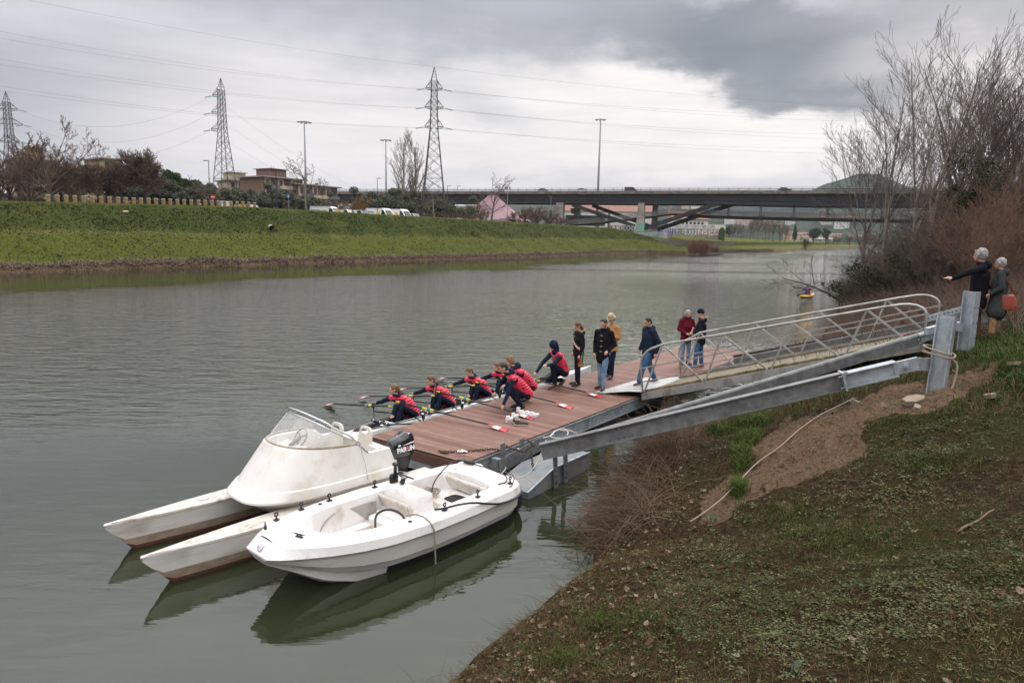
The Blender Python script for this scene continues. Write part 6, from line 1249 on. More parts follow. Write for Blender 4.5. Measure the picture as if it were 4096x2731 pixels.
# tyre fender hanging at the corner
tp=thing('tyre_fender','old black car tyre hanging between the dinghy stern and the steel pontoon','tyre',tuple(dk(-.25,-1.06,.22)),0); ax_=np.array([(-.806,.592,0),(0,0,1),(.592,.806,0)]); mb=MB(); mb.torus((0,0,0),.21,.085,ax_,32,10); mb.build('tyre',tyr,tp,smooth=True)
mb=MB(); [mb.torus(ax_[2]*k,.262,.006,ax_,32,4) for k in(-.045,0,.045)]; mb.build('tread_rib',mat('tread_grey',(.05,.05,.05),rough=.8),tp)
# ---------------------------------------------------------------- the catamaran launch
loc,rz=bframe(-1.05,.95,-3.85,.44)
CT=thing('catamaran_launch','cream catamaran launch with a curved windscreen, two seats and a black outboard','boat',loc,rz)
for sg,nm in ((1,'near'),(-1,'far')):
    yc=.64*sg; xs_=np.r_[np.linspace(-.55,2.2,8),np.linspace(2.4,3.8,12),3.86,3.89]; rings=[]
    for x in xs_:
        f=1 if x<2.0 else max(.04,1-((x-2.0)/1.92)**1.7); w=.20*f; rk=.0 if x<3.2 else (x-3.2)*.0
        zb=-.15 if x<3.45 else -.15+ (x-3.45)*1.15; zb=min(zb,.36); lo=lambda z:max(z,zb)
        p=[(0,.435),(w*.8,.430),(w,.415),(w,.385),(w*.93,.375),(w*.90,lo(.16)),(w*.84,lo(.05)),(w*.80,lo(.012)),(w*.5,lo(-.10)),(0,zb)]
        rings.append([(x,yc+y,z) for y,z in p]+[(x,yc-y,z) for y,z in p[-2:0:-1]])
    m_=len(rings[0]); mb=MB(); V_=[q for r in rings for q in r]; mb.v=[tuple(q) for q in V_]; zn=[0,0,0,1,1,2,3,3,3]; zn=zn+zn[::-1]
    for i in range(len(xs_)-1):
        for j in range(m_): 
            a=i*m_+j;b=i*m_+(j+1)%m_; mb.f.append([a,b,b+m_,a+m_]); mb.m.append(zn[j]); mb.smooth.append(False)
    mb.f.append(list(range(m_))[::-1]); mb.m.append(1); mb.smooth.append(False); mb.f.append([(len(xs_)-1)*m_+j for j in range(m_)]); mb.m.append(0); mb.smooth.append(False)
    h_=mb.build('hull',[dirty,hullw,tan_,redp],CT); autos(h_,30)
    if sg<0:
        mb=MB(); mb.tube([(2.62,yc,.436),(2.62,yc,.446)],.085,20); mb.tube([(2.62,yc,.446),(2.62,yc,.449)],.06,20); mb.build('inspection_lid',dirty,h_)
    mb=MB(); mb.box((3.86,yc,.41),(.05,.022,.022),bev=.015); mb.build('bow_cap',gelc,h_)
def ringxy(nose,hw,x0,n=15,ns=5,pw=.62):
    """half outline from stern to nose"""
    xe=nose-1.15 if nose-1.15>x0+.1 else x0+.1; out=[(x0+(xe-x0)*k/ns,hw) for k in range(ns)]
    for k in range(n+1): a=k/n*pi/2; out.append((xe+(nose-xe)*sin(a),hw*cos(a)**pw if k<n else 0))
    return out
def full(o,z): 
    zf=z if callable(z) else (lambda x:z)
    return [(x,y,zf(x)) for x,y in o]+[(x,-y,zf(x)) for x,y in o[-2::-1]]
def rim(x): return float(np.interp(x,[0,.66,.72,.86,1.2,1.9],[.985,.985,.99,1.135,1.15,1.22]))
L_=[full(ringxy(2.02,.44,.20),lambda x:.28),full(ringxy(2.36,.66,.20),lambda x:.50),full(ringxy(2.46,.75,.20),lambda x:.56),full(ringxy(2.455,.755,.205),lambda x:.585),full(ringxy(2.34,.748,.22),lambda x:.69),full(ringxy(2.30,.728,.22),lambda x:.705),full(ringxy(1.90,.665,.30),rim),full(ringxy(1.87,.64,.33),lambda x:rim(x)+.012),full(ringxy(1.82,.60,.37),rim),full(ringxy(1.80,.58,.40),lambda x:.62)]
mb=MB(); mb.loft([[tuple(p) for p in r] for r in L_],cap1=False); 
POD=mb.build('cockpit_pod',gelc,CT); autos(POD,28)
mb=MB(); mb.prism([(x,y) for x,y in ringxy(1.80,.58,.40)]+[(x,-y) for x,y in ringxy(1.80,.58,.40)[-2::-1]],.62,.64); mb.build('cockpit_floor',mat('ochre_floor',(.28,.19,.08),(.20,.14,.07),.8,scale=5),CT)
mb=MB(); mb.box((.42,-.02,.82),(.03,.56,.16)); mb.build('transom',gelc,CT)
# dash shelf
mb=MB(); d_=ringxy(1.80,.58,1.35,pw=.6); mb.prism([(x,y) for x,y in d_]+[(x,-y) for x,y in d_[-2::-1]],1.06,1.08); mb.build('dashboard',gelc,CT)
# windscreen: curved glass between rim and a sloping top edge
N=26; base=[];top=[]
for k in range(N+1):
    a=-pi/2+pi*k/N; s_=math.copysign(abs(sin(a))**.75,a); c_=cos(a)**.8 if cos(a)>1e-9 else 0
    base.append((.80+1.06*c_,.63*s_,1.14+.085*c_)); top.append((.80+.70*c_,.60*s_,1.155+.44*c_**1.15))
glm=bpy.data.materials.new('scuffed_perspex'); glm.use_nodes=True; nt=glm.node_tree; b=nt.nodes['Principled BSDF']; n=NT(nt); b.inputs['Base Color'].default_value=(.72,.73,.72,1); b.inputs['Roughness'].default_value=.12; b.inputs['Specular IOR Level'].default_value=.8
tcn=n.new('ShaderNodeTexCoord').outputs['Object']; al=n.m('ADD',n.mapr(n.noise(tcn,3,5,.6),.35,.7,.14,.42),.02); n.ln(al,b.inputs['Alpha'])
mb=MB(); mb.loft([base,[tuple((np.array(a_)+np.array(b_))/2+np.array([.03,0,0])) for a_,b_ in zip(base,top)],top],closed=False,cap0=False,cap1=False); mb.build('windscreen',glm,CT,smooth=True)
mb=MB(); mb.tube(top,.011,6); mb.build('windscreen_frame',chrome,CT,smooth=True)
mb=MB(); mb.tube([(x*1.0+.006,y*1.01,z+.01) for x,y,z in base],.016,6); mb.build('windscreen_seal',mat('grimy_seal',(.42,.36,.28),(.28,.22,.15),.7,scale=20),CT,smooth=True)
mb=MB(); q=[(.70,-.66,.99)]+[((x-.80)*1.0+.79,y*1.09,z+.045+.02*(1 if 5<i<N-5 else 0)) for i,(x,y,z) in enumerate(top) if 1<i<N-1]+[(.70,.66,.99)]; mb.tube(q,.014,8); mb.build('grab_rail',chrome,CT,smooth=True)
mb=MB()
for k in (6,13,20): mb.tube([top[k],(top[k][0]-.01,top[k][1]*1.09,top[k][2]+.06)],.008,6)
k=10; mb.tube([top[k],base[k]],.006,6); mb.build('rail_stay',chrome,CT)
# seats with a slot in the back
gseat=mat('moulded_seat',(.66,.62,.55),(.58,.53,.46),.45,scale=6)
def seat(x,y):
    ax=np.array([(0,1,0),(-.22,0,.975),(.975,0,.22)]); c_=np.array([x,y,1.0])
    pl=lambda w,h0,h1,k=24:[( w*math.copysign(abs(cos(a))**.55,cos(a))*(1 if sin(a)<0 else .88),(h0 if sin(a)<0 else h1)*abs(sin(a))**.6*(1 if sin(a)>=0 else -1)) for a in np.linspace(0,2*pi,k,endpoint=False)]
    o_=pl(.185,.26,.245); i_=[(u*.62,.165+vv*.14) for u,vv in pl(.185,.26,.245)]
    P=lambda q,d:tuple(c_+ax[0]*q[0]+ax[1]*q[1]+ax[2]*(d-.05*(q[0]/.2)**2))
    mb=MB(); m_=len(o_); rings=[[P(q,0) for q in i_],[P(q,0) for q in o_],[P(q,.035) for q in o_],[P(q,.035) for q in i_]]
    vs=[p for r in rings for p in r]; fs=[(a*m_+j,a*m_+(j+1)%m_,((a+1)%4)*m_+(j+1)%m_,((a+1)%4)*m_+j) for a in range(4) for j in range(m_)]; mb.add(vs,fs); o=mb.build('seat_back',gseat,CT); autos(o,45)
    mb=MB(); mb.box((x+.22,y,.80),(.21,.19,.035),bev=.03); mb.tube([(x+.2,y,.64),(x+.2,y,.78)],.05,8); mb.build('seat_pan',gseat,CT)
seat(.62,-.33); seat(.42,.16)
mb=MB(); ax=np.array([(0,1,0),(-.5,0,.866),(.866,0,.5)]); mb.torus((1.32,-.18,1.17),.14,.013,ax,26,7); [mb.bar((1.33,-.18,1.18),np.array((1.32,-.18,1.17))+ax[0]*.13*cos(a)+ax[1]*.13*sin(a),.02) for a in (.5,2.6,4.7)]; mb.tube([(1.33,-.18,1.17),(1.5,-.18,1.08)],.03,8); mb.build('steering_wheel',mat('stained_wheel',(.30,.24,.17),(.05,.05,.05),.6,scale=12),CT,smooth=True)
# outboard
OB=bpy.data.objects.new('outboard_motor',None); COL.objects.link(OB); OB.parent=CT; OB.location=(-.12,.31,-.035)
gb=mat('engine_black',(.012,.012,.014),rough=.18,coat=.6); OB_M=Matrix.Translation((-.02,.14,0))
mb=MB(); R_=[(.70,.115,.16),(.735,.165,.215),(.86,.165,.22),(.98,.155,.205),(1.04,.125,.165),(1.06,.07,.10)]
mb.loft([[(-.06+rx*math.copysign(abs(cos(a))**.65,cos(a))*1.15-.02*(z-.7),ry*.80*math.copysign(abs(sin(a))**.65,sin(a)),z-.03*math.copysign(1,0+cos(a))*(z>1)) for a in np.linspace(0,2*pi,28,endpoint=False)] for z,ry,rx in R_]); o=mb.build('cowl',gb,CT); autos(o,50); o.parent=OB
mb=MB(); mb.loft([[(-.06+rx*math.copysign(abs(cos(a))**.7,cos(a)),ry*math.copysign(abs(sin(a))**.7,sin(a)),z) for a in np.linspace(0,2*pi,20,endpoint=False)] for z,ry,rx in ((.72,.12,.19),(.62,.11,.17),(.45,.07,.12),(.20,.05,.09),(-.1,.035,.08))]); o=mb.build('leg',blp,CT); autos(o,50); o.parent=OB
mb=MB(); mb.tube([(.06,.12,.50),(.0,.24,.50),(-.06,.24,.44),(-.05,.14,.42)],.010,6); mb.box((.12,0,.62),(.05,.10,.10),bev=.02); o=mb.build('clamp_handle',chrome,CT); o.parent=OB
wt=mat('decal_white',(.75,.75,.75),rough=.4); rt=mat('decal_red',(.55,.02,.03),rough=.4)
yv=.176*.80+.006
for txt,m_,xx,zz,sz,sx_ in (('PAR',wt,.022,.845,.105,1.0),('S',rt,-.085,.845,.105,1.0),('UN',wt,-.160,.845,.105,.95),('EFI',wt,.07,.925,.03,1.0)):
    textmesh('lettering',txt,sz,m_,OB,frame((xx,yv,zz),(-1,0,0),(0,-.05,1)),.006,bold=.004,sx=sx_)
mb=MB(); mb.loft([[(.0,yv-.004,.915),(-.22,yv-.004,.93),(-.22,yv-.004,.95)],[(.0,yv+.004,.915),(-.22,yv+.004,.93),(-.22,yv+.004,.95)]]); o=mb.build('decal_sweep',wt,CT); o.parent=OB
mb=MB(); mb.torus((2.02,-.55,.48),.025,.006,((0,1,0),(0,0,1),(1,0,0)),12,6); mb.build('bow_eye',chrome,CT)
# moulded line on the pod side
def wc(x,y,z): return np.array(CT.matrix_basis@Vector((x,y,z)))
ropeobj('thin_line','thin line hanging down the side of the launch from its windscreen rail',[wc(.84,.67,1.17),wc(.82,.69,1.0),wc(.80,.735,.85),wc(.78,.77,.62)],.005,ropew)
# ================================================================ PEOPLE
skin=mat('skin',(.52,.30,.21),(.46,.25,.17),.55,scale=20); skt=mat('skin_ruddy',(.50,.26,.19),(.42,.21,.15),.55,scale=20)
navy=mat('navy_fleece',(.012,.018,.035),(.020,.028,.05),.9,scale=14,bump=.3); navyt=mat('navy_trousers',(.010,.014,.026),(.018,.022,.036),.9,scale=10,bump=.3); blackc=mat('black_coat',(.008,.008,.010),(.018,.018,.021),.95,scale=30,bump=.4); blackp=mat('black_puffer',(.009,.009,.011),(.018,.018,.022),.5,scale=8); jean=mat('faded_jeans',(.16,.24,.33),(.09,.15,.23),.9,scale=9,c3=(.24,.32,.40),s3=4,bump=.3); jeand=mat('blue_jeans',(.05,.12,.21),(.03,.07,.14),.9,scale=9,c3=(.09,.17,.27),s3=4,bump=.3); camel=mat('camel_coat',(.42,.23,.10),(.34,.18,.08),.9,scale=14,bump=.3); wine=mat('wine_parka',(.13,.012,.022),(.09,.010,.016),.7,scale=9,bump=.3); greyc=mat('grey_wool_coat',(.055,.062,.060),(.035,.04,.04),.95,scale=16,bump=.4); rustp=mat('rust_trousers',(.24,.11,.045),(.17,.08,.035),.9,scale=9); tanp=mat('tan_trousers',(.36,.22,.12),(.28,.17,.09),.9,scale=9)
hbr=mat('brown_hair',(.065,.032,.018),(.14,.07,.035),.6,scale=30,stretch=(1,1,.2)); hli=mat('light_brown_hair',(.20,.10,.045),(.10,.05,.025),.6,scale=30,stretch=(1,1,.2)); hbl=mat('black_hair',(.010,.008,.007),(.022,.018,.015),.6,scale=30); hgr=mat('grey_hair',(.36,.34,.32),(.24,.23,.22),.8,scale=30,bump=.5); furb=mat('beige_fur',(.40,.31,.21),(.24,.17,.11),.95,scale=40,bump=1); furw=mat('wine_fur',(.14,.02,.03),(.08,.01,.015),.95,scale=40,bump=1); leath=mat('black_leather',(.012,.011,.011),rough=.3); brs=mat('brown_suede',(.09,.055,.038),(.06,.038,.026),.8,scale=20); lth2=mat('orange_leather',(.30,.045,.015),(.22,.03,.012),.4,scale=8,coat=.2); hatm=mat('felt_hat',(.42,.33,.22),(.36,.28,.19),.9,scale=20)
gumr=mat('gum_sole',(.36,.20,.05),rough=.7); eyem=mat('eye_dark',(.02,.015,.012),rough=.2); lipm=mat('lip',(.35,.13,.10),rough=.5)
def vestmat():
    m=bpy.data.materials.new('red_quilted_vest'); m.use_nodes=True; b=m.node_tree.nodes['Principled BSDF']; n=NT(m.node_tree); tc=n.new('ShaderNodeTexCoord').outputs['Object']; s=n.new('ShaderNodeSeparateXYZ'); n.ln(tc,s.inputs[0])
    wob=n.m('MULTIPLY',n.noise(tc,6,3,.5),.03); q=n.m('MULTIPLY',n.m('ADD',s.outputs[2],n.m('ADD',wob,n.m('MULTIPLY',s.outputs[1],.25))),17); fr=n.m('ABSOLUTE',n.m('SUBTRACT',n.m('FRACT',q),.5)); h=n.mapr(fr,.5,.2,0,1)
    c=n.mix(n.noise(tc,9,4,.6),(.62,.012,.05),(.78,.026,.08)); n.ln(n.mix(n.mapr(fr,.5,.44,0,1),(.28,.006,.02),c),b.inputs['Base Color']); b.inputs['Roughness'].default_value=.45
    bn=n.new('ShaderNodeBump'); bn.inputs['Strength'].default_value=1; bn.inputs['Distance'].default_value=.02; n.ln(n.m('ADD',n.m('SQRT',h),n.m('MULTIPLY',n.noise(tc,22,3,.6),.25)),bn.inputs['Height']); n.ln(bn.outputs[0],b.inputs['Normal']); return m
vestm=vestmat(); A3=lambda *q:np.array(q,float)
def nrm(v): v=np.array(v,float); return v/(np.linalg.norm(v)+1e-9)
for _m in list(MATS.values()):
    pass
for _k in ('navy_fleece','navy_trousers','black_coat','black_puffer','faded_jeans','blue_jeans','camel_coat','wine_parka','grey_wool_coat','rust_trousers','tan_trousers'): MATS[_k].node_tree.nodes['Principled BSDF'].inputs['Specular IOR Level'].default_value=.03
def person(label,loc,rz,J,top,legs,shoe,hair,ht=1.0,female=False,group=None,skinm=None,coat=None,vest=False,hairstyle='short',sleeve=None,fing='curl',extra=None,bulk=1.0):
    """J: joints in the person's own frame (x right, y ahead, z up)"""
    sk=skinm or skin; t=thing('person',label,'person',loc,rz,group); S_=ht
    J={k:A3(*v)*S_ for k,v in J.items()}
    hd=J['head']; f=nrm(J['face']); nk=J['neck']; upv=nrm(J.get('up',(hd-nk)/S_)); f=nrm(f-upv*(f@upv)*0.0); rgt=nrm(np.cross(f,upv)); u2=np.cross(rgt,f)
    AX=np.array([rgt,f,u2]); hl=lambda x,y,z: hd+rgt*x*S_+f*y*S_+u2*z*S_
    def hand(mb,w,el,side,mode,hd_=None):
        d=nrm(w-el) if hd_ is None else nrm(hd_); up=A3(0,0,1) if abs(d[2])<.8 else A3(0,1,0); s=nrm(np.cross(d,up)); n_=np.cross(s,d)*1.0
        mb.cap(w-d*.02,w+d*.075*S_,.026*S_,.034*S_); 
        for k in range(4):
            o=s*(k-1.5)*.019*S_; b_=w+d*.085*S_+o; L=(.036,.042,.039,.030)[k]*S_
            if mode=='open': m_=b_+d*L+o*.35; e_=m_+d*L*.9+o*.35-n_*.004
            else: m_=b_+d*L*.8-n_*L*.55; e_=m_-d*L*.25-n_*L*.75
            mb.cap(b_,m_,.0095*S_,.0088*S_,8); mb.cap(m_,e_,.0088*S_,.0072*S_,8)
        th=w+d*.03*S_-s*.03*S_*side; t1=th+d*.035*S_-s*.02*S_*side-n_*.012*S_; t2=t1+d*.028*S_-n_*.01*S_+(-s*side*.012 if mode=='open' else s*side*.004); mb.cap(th,t1,.0115*S_,.0105*S_,8); mb.cap(t1,t2,.0105*S_,.0085*S_,8)
    def body(mb):
        mb.ell(hl(0,-.012,.025),np.array([.074,.094,.093])*S_,16,12,AX); mb.ell(hl(0,.022,-.042),np.array([.056,.066,.068])*S_,14,10,AX); mb.ell(hl(0,.058,-.088),np.array([.026,.024,.022])*S_,10,8,AX)
        mb.cap(hl(0,.083,.012),hl(0,.104,-.022),.0095*S_,.0145*S_,8); mb.ell(hl(0,.082,-.055),np.array([.026,.012,.012])*S_,8,6,AX); mb.ell(hl(0,.074,.032),np.array([.048,.016,.011])*S_,8,6,AX)
        for sd in(-1,1): mb.ell(hl(sd*.076,-.005,-.006),np.array([.012,.022,.032])*S_,8,6,AX)
        mb.cap(nk-A3(0,0,.03)*S_,hl(0,-.025,-.07),.056*S_,.050*S_)
        ch=J['chest'];pv=J['pelvis']; mb.cap(pv,ch,.10*S_,.115*S_); mb.cap(ch,nk,.11*S_,.055*S_)
        for sd,a in ((-1,'L'),(1,'R')):
            s=J['sh'+a];e=J['el'+a];w=J['wr'+a]; mb.cap(nk-A3(0,0,.05)*S_,s,.055*S_,.050*S_); mb.cap(s,e,.047*S_,.037*S_); mb.cap(e,w,.037*S_,.024*S_); hand(mb,w,e,-sd,fing if not isinstance(fing,dict) else fing.get(a,'curl'),J.get('hd'+a))
            h=J['hip'+a];k=J['kn'+a];an=J['an'+a]; mb.cap(pv,h,.10*S_,.085*S_); mb.cap(h,k,.078*S_,.055*S_); mb.cap(k,an,.053*S_,.032*S_); mb.cap(an,J['to'+a],.026*S_,.016*S_)
    organic('body',body,.0095,sk,t,3,.5)
    for sd in(-1,1): mb=MB(); mb.ell(hl(sd*.030,.087,.014),np.array([.011,.006,.006])*S_,8,6,AX); mb.build('eye',eyem,t,smooth=True)
    mb=MB(); mb.ell(hl(0,.094,-.056),np.array([.022,.004,.005])*S_,8,5,AX); mb.build('lips',lipm,t,smooth=True)
    def trousers(mb):
        pv=J['pelvis']; b=bulk
        for a in 'LR':
            h=J['hip'+a];k=J['kn'+a];an=J['an'+a]; mb.cap(pv,h,.115*S_*b,.10*S_*b); mb.cap(h,k,.095*S_*b,.067*S_*b,12); mb.cap(k,an+(k-an)*.08,.067*S_*b,.055*S_*b,12)
            mb.torus(an+(k-an)*.12,.045*S_*b,.020*S_,None,12,6)
        mb.cap(pv,pv+(J['chest']-pv)*.35,.12*S_*b,.115*S_*b)
    organic('trousers',trousers,.012,legs,t,3,.5)
    for a in 'LR':
        an=J['an'+a];to=J['to'+a]; d=nrm(to-an+A3(0,0,0)); d_=nrm(A3(to[0]-an[0],to[1]-an[1],(to[2]-an[2])*.6)); hl_=an-nrm(A3(d[0],d[1],0))*.045*S_-A3(0,0,.03)*S_
        so=organic('shoe',lambda mb:(mb.cap(hl_,to,.042*S_,.036*S_),mb.cap(hl_,an,.042*S_,.045*S_),mb.cap(to,to+d_*.035*S_,.036*S_,.030*S_)),.010,shoe[0],t,2)
        if shoe[1]: mb=MB(); m0=(hl_+to)/2; s_=nrm(np.cross(d_,(0,0,1))); n_=np.cross(s_,d_); L=np.linalg.norm(to-hl_)/2+.06*S_; mb.loft([[m0+d_*L*cos(q)+s_*.045*S_*sin(q)+n_*z for q in np.linspace(0,2*pi,14,endpoint=False)] for z in(-.048*S_,-.022*S_)]); q_=mb.build('sole',shoe[1],t); q_.parent=so
    ch=J['chest'];pv=J['pelvis']; b=bulk; ax=nrm(nk-pv)
    def jacket(mb):
        lo=coat if coat else .02      # how far the hem drops below the pelvis
        low=pv-ax*0*S_+A3(0,0,-lo)*S_ if lo>.1 else pv-ax*lo*S_
        for o in(-.05,.05): 
            o=nrm(J['shR']-J['shL'])*o*S_; mb.cap(pv+o,ch+o,.128*S_*b,.140*S_*b,14); mb.cap(ch+o,nk-ax*.04*S_+o*.6,.135*S_*b,.075*S_*b,14)
            if lo>.03: mb.cap(low+o,pv+o,.135*S_*b*(1.0+.25*(lo>.3)),.13*S_*b,14)
        for a in 'LR': mb.cap(nk-ax*.06*S_,J['sh'+a],.08*S_,.072*S_*b)
        if not vest: sleeves(mb)
    def sleeves(mb,k=1.0):
        for a in 'LR':
            s=J['sh'+a];e=J['el'+a];w=J['wr'+a]; mb.cap(s,e,.068*S_*b*k,.056*S_*b*k,12); mb.cap(e,w-(w-e)*.02,.056*S_*b*k,.040*S_*b*k,12); mb.cap(w-(w-e)*.10,w-(w-e)*.01,.042*S_*k,.042*S_*k)
    if vest:
        organic('sweatshirt',lambda mb:(sleeves(mb,.93),mb.cap(pv,ch,.118*S_,.122*S_),mb.cap(ch,nk,.12*S_,.07*S_),[mb.cap(ch,J['sh'+a],.09*S_,.064*S_) for a in 'LR']),.012,sleeve or navy,t,3)
        organic('vest',jacket,.011,vestm,t,4)
        fwd=nrm(np.cross(ax,nrm(J['shR']-J['shL'])))
        organic('side_panel',lambda mb:[mb.ell(pv+(ch-pv)*.72+nrm(J['shR']-J['shL'])*sd*.140*S_,np.array([.048,.045,.165])*S_,10,8,np.array([nrm(J['shR']-J['shL']),fwd,ax])) for sd in(-1,1)],.012,blackp,t,1)
    else: organic('coat' if coat and coat>.2 else 'jacket',jacket,.012,top,t,3)
    hs=hairstyle
    def cap_hair(mb,k=1.0,low=.0):
        mb.ell(hl(0,-.024,.040),np.array([.082*k,.093*k,.090*k])*S_,14,10,AX); mb.ell(hl(0,-.050,-.010-low),np.array([.076*k,.062*k,.075*k])*S_,12,8,AX)
    if hs!='none':
        def hf(mb):
            cap_hair(mb,1.0 if hs in('short','beard') else 1.05,0)
            if hs=='pony': mb.ell(hl(0,-.115,.02),np.array([.028,.028,.03])*S_,8,6,AX); tl=J['tail']; mb.cap(hl(0,-.115,.01),hl(0,-.13,-.08)*.6+tl*.4,.030*S_,.036*S_); mb.cap(hl(0,-.13,-.08)*.6+tl*.4,tl,.036*S_,.014*S_)
            if hs=='bun': mb.ell(hl(0,-.075,.115),np.array([.030,.030,.026])*S_,8,6,AX)
            if hs=='long':
                for x in(-.05,0,.05): mb.cap(hl(x,-.07,.0),hl(x*1.2,-.095,-.16),.042*S_,.030*S_)
            if hs=='bob':
                for x in(-.068,.068): mb.cap(hl(x,-.01,.03),hl(x,-.01,-.06),.030*S_,.026*S_)
                mb.cap(hl(-.04,-.07,0),hl(-.04,-.07,-.08),.04*S_,.034*S_); mb.cap(hl(.04,-.07,0),hl(.04,-.07,-.08),.04*S_,.034*S_)
            if hs=='curly':
                r_=random.Random(3)
                for _ in range(44): v=nrm((r_.gauss(0,1),r_.gauss(-.5,.8),r_.gauss(.5,.8))); mb.ell(hl(*(v*np.array([.085,.098,.10])+np.array([0,-.02,.03]))),.026*S_,7,5)
        organic('hair',hf,.009,hair,t,2)
        if hs=='beard': organic('beard',lambda mb:(mb.ell(hl(0,.058,-.085),np.array([.034,.034,.028])*S_,10,8,AX),[mb.cap(hl(sd*.055,.01,-.03),hl(sd*.034,.052,-.085),.018*S_,.02*S_) for sd in(-1,1)]),.009,hair,t,2)
    if extra: extra(t,J,hl,AX,S_)
    return t
def stand(dx=0,leg=(.03,-.03),lean=.0,arms=None,headdown=.25,turn=0):
    J=dict(pelvis=(0,0,.93),chest=(0,lean*.6,1.24),neck=(0,lean,1.46),head=(0,lean+.05,1.615),face=(sin(turn),cos(turn),-headdown),shL=(-.185,lean,1.40),shR=(.185,lean,1.40),elL=(-.24,lean-.03,1.12),elR=(.24,lean-.03,1.12),wrL=(-.24,lean+.06,.88),wrR=(.24,lean+.06,.88),hipL=(-.085,0,.90),hipR=(.085,0,.90),knL=(-.095,leg[0]*.7+.02,.49),knR=(.095,leg[1]*.7+.02,.49),anL=(-.10,leg[0],.085),anR=(.10,leg[1],.085),toL=(-.13,leg[0]+.15,.035),toR=(.13,leg[1]+.15,.035))
    if arms: J.update(arms)
    return J
def face_to(p,q): return math.atan2(-(q[0]-p[0]),q[1]-p[1])
ZD=.452
def atd(px,py): p=gp(px,py,ZD); return (p[0],p[1],ZD)
def hoodback(mt,k=1.0,fur=None,up=False):
    def f(t,J,hl,AX,S_):
        nk=J['neck']; ax=nrm(J['neck']-J['pelvis']); back=-nrm(np.cross(ax,nrm(J['shR']-J['shL'])))
        if up: organic('hood',lambda mb:(mb.ell(hl(0,-.03,.03),np.array([.108,.118,.125])*S_,14,10,AX),mb.cap(hl(0,-.04,-.05),nk,.095*S_,.10*S_)),.012,mt,t,3)
        else: organic('hood',lambda mb:(mb.ell(nk+back*.085*S_-ax*.01*S_,np.array([.125,.075,.085])*S_*k,12,8),mb.torus(nk+ax*.02*S_+back*.02*S_,(.085*S_,.085*S_),.032*S_,None,16,7)),.012,mt,t,2)
        if fur is not None:
            r_=random.Random(2); organic('fur_trim',lambda mb:[mb.ell(nk+ax*(.035+.03*abs(cos(a)))*S_+back*(.04+.11*cos(a))*S_*1.0+nrm(J['shR']-J['shL'])*.105*sin(a)*S_+A3(*[r_.gauss(0,.008) for _ in range(3)]),.034*S_,7,5) for a in np.linspace(0,2*pi,22,endpoint=False)],.011,fur,t,1)
    return f
# --- crouchers and rowers all wear the club's red vest
def fold(*fs):
    def g(*a): [f(*a) for f in fs]
    return g
def vtext(t,J,hl,AX,S_):
    ax=nrm(J['neck']-J['pelvis']); rg=nrm(J['shR']-J['shL']); back=-nrm(np.cross(ax,rg)); back=back if True else back
    for i,w in enumerate(('CANOTTIERI','FIRENZE','1886')):
        c_=J['chest']+ax*(.10-.055*i)*S_+back*.155*S_*1.03; textmesh('lettering',w,.052,navyt,t,frame(tuple(c_),tuple(rg),tuple(ax)),.004,bold=.001)
# seated rowers: face along -u; local y ahead, x right = towards the river
RROT=math.atan2(-(-DU[0]),-DU[1])
def rower(label,a,lean,look,hair,hs,b=3.22,ht=.95,twist=.0,left=None,tail=None,extra=None):
    # pelvis on the sliding seat, knees up, right arm out over the river holding the gate
    nx=.20+lean; J=dict(pelvis=(0,0,.37),chest=(nx*.45,.12,.63),neck=(nx,.26,.80),head=(nx+.05,.33,.945),face=look,shL=(nx-.13,.20,.73),shR=(nx+.13,.33,.74),elL=(nx-.20,.32,.50),wrL=(nx-.16,.50,.42),elR=(nx+.40,.36,.62),wrR=(nx+.64,.30,.53),hipL=(-.09,.02,.36),hipR=(.09,.02,.36),knL=(-.08,.40,.60),knR=(.10,.42,.60),anL=(-.07,.60,.24),anR=(.07,.60,.24),toL=(-.07,.74,.30),toR=(.07,.74,.30),hdL=(.3,.9,-.2),hdR=(.9,-.2,-.3))
    if left: J.update(left)
    J['tail']=tail or (nx-.02,.10,.70)
    p=dk(a,b,-.02); return person(label,(p[0],p[1],.0),RROT,J,navy,navyt,(mat('white_sock',(.6,.6,.6),rough=.9),None),hair,ht,True,'rowers seated in the shell',vest=True,hairstyle=hs,extra=fold(hoodback(navy),*( [extra] if extra else [])))
rower('front rower with long ponytail leaning out to grip an oar over the river',2.02,.02,(.55,.85,-.12),hli,'pony',tail=(.12,.16,.66))
rower('second rower with dark braided hair stretching her arm towards the river',3.22,.06,(.15,.95,-.45),hbr,'pony',tail=(.12,.42,.66))
rower('third rower with hair in a bun, left arm across her lap',4.58,.04,(.10,.95,-.5),hbr,'bun')
rower('fourth rower hidden behind the two crouching club members',5.55,.02,(.3,.9,-.2),hbr,'bun',b=3.15)
# crouching boy, back to us, one hand on the oar
p=dk(3.62,1.42,ZD); r1=face_to((0,0),tuple(-DU*.75+DV*.65))
Jc=dict(pelvis=(0,-.10,.36),chest=(-.03,.13,.60),neck=(-.05,.34,.80),head=(-.04,.45,.93),face=(.05,.85,-.5),shL=(-.23,.27,.73),shR=(.14,.30,.76),elL=(-.31,.38,.47),wrL=(-.34,.50,.20),elR=(.24,.44,.55),wrR=(.20,.56,.36),hipL=(-.09,-.08,.34),hipR=(.09,-.08,.34),knL=(-.14,.34,.46),knR=(.15,.33,.44),anL=(-.11,.05,.10),anR=(.12,.02,.10),toL=(-.13,.20,.035),toR=(.14,.18,.035),hdL=(-.1,.4,-.9))
person('boy in a red vest crouching with his back to us, holding an oar',(p[0],p[1],ZD),r1,Jc,navy,navyt,(leath,None),hbl,1.0,group='club members crouching on the dock',vest=True,hairstyle='short',extra=fold(hoodback(navy),vtext))
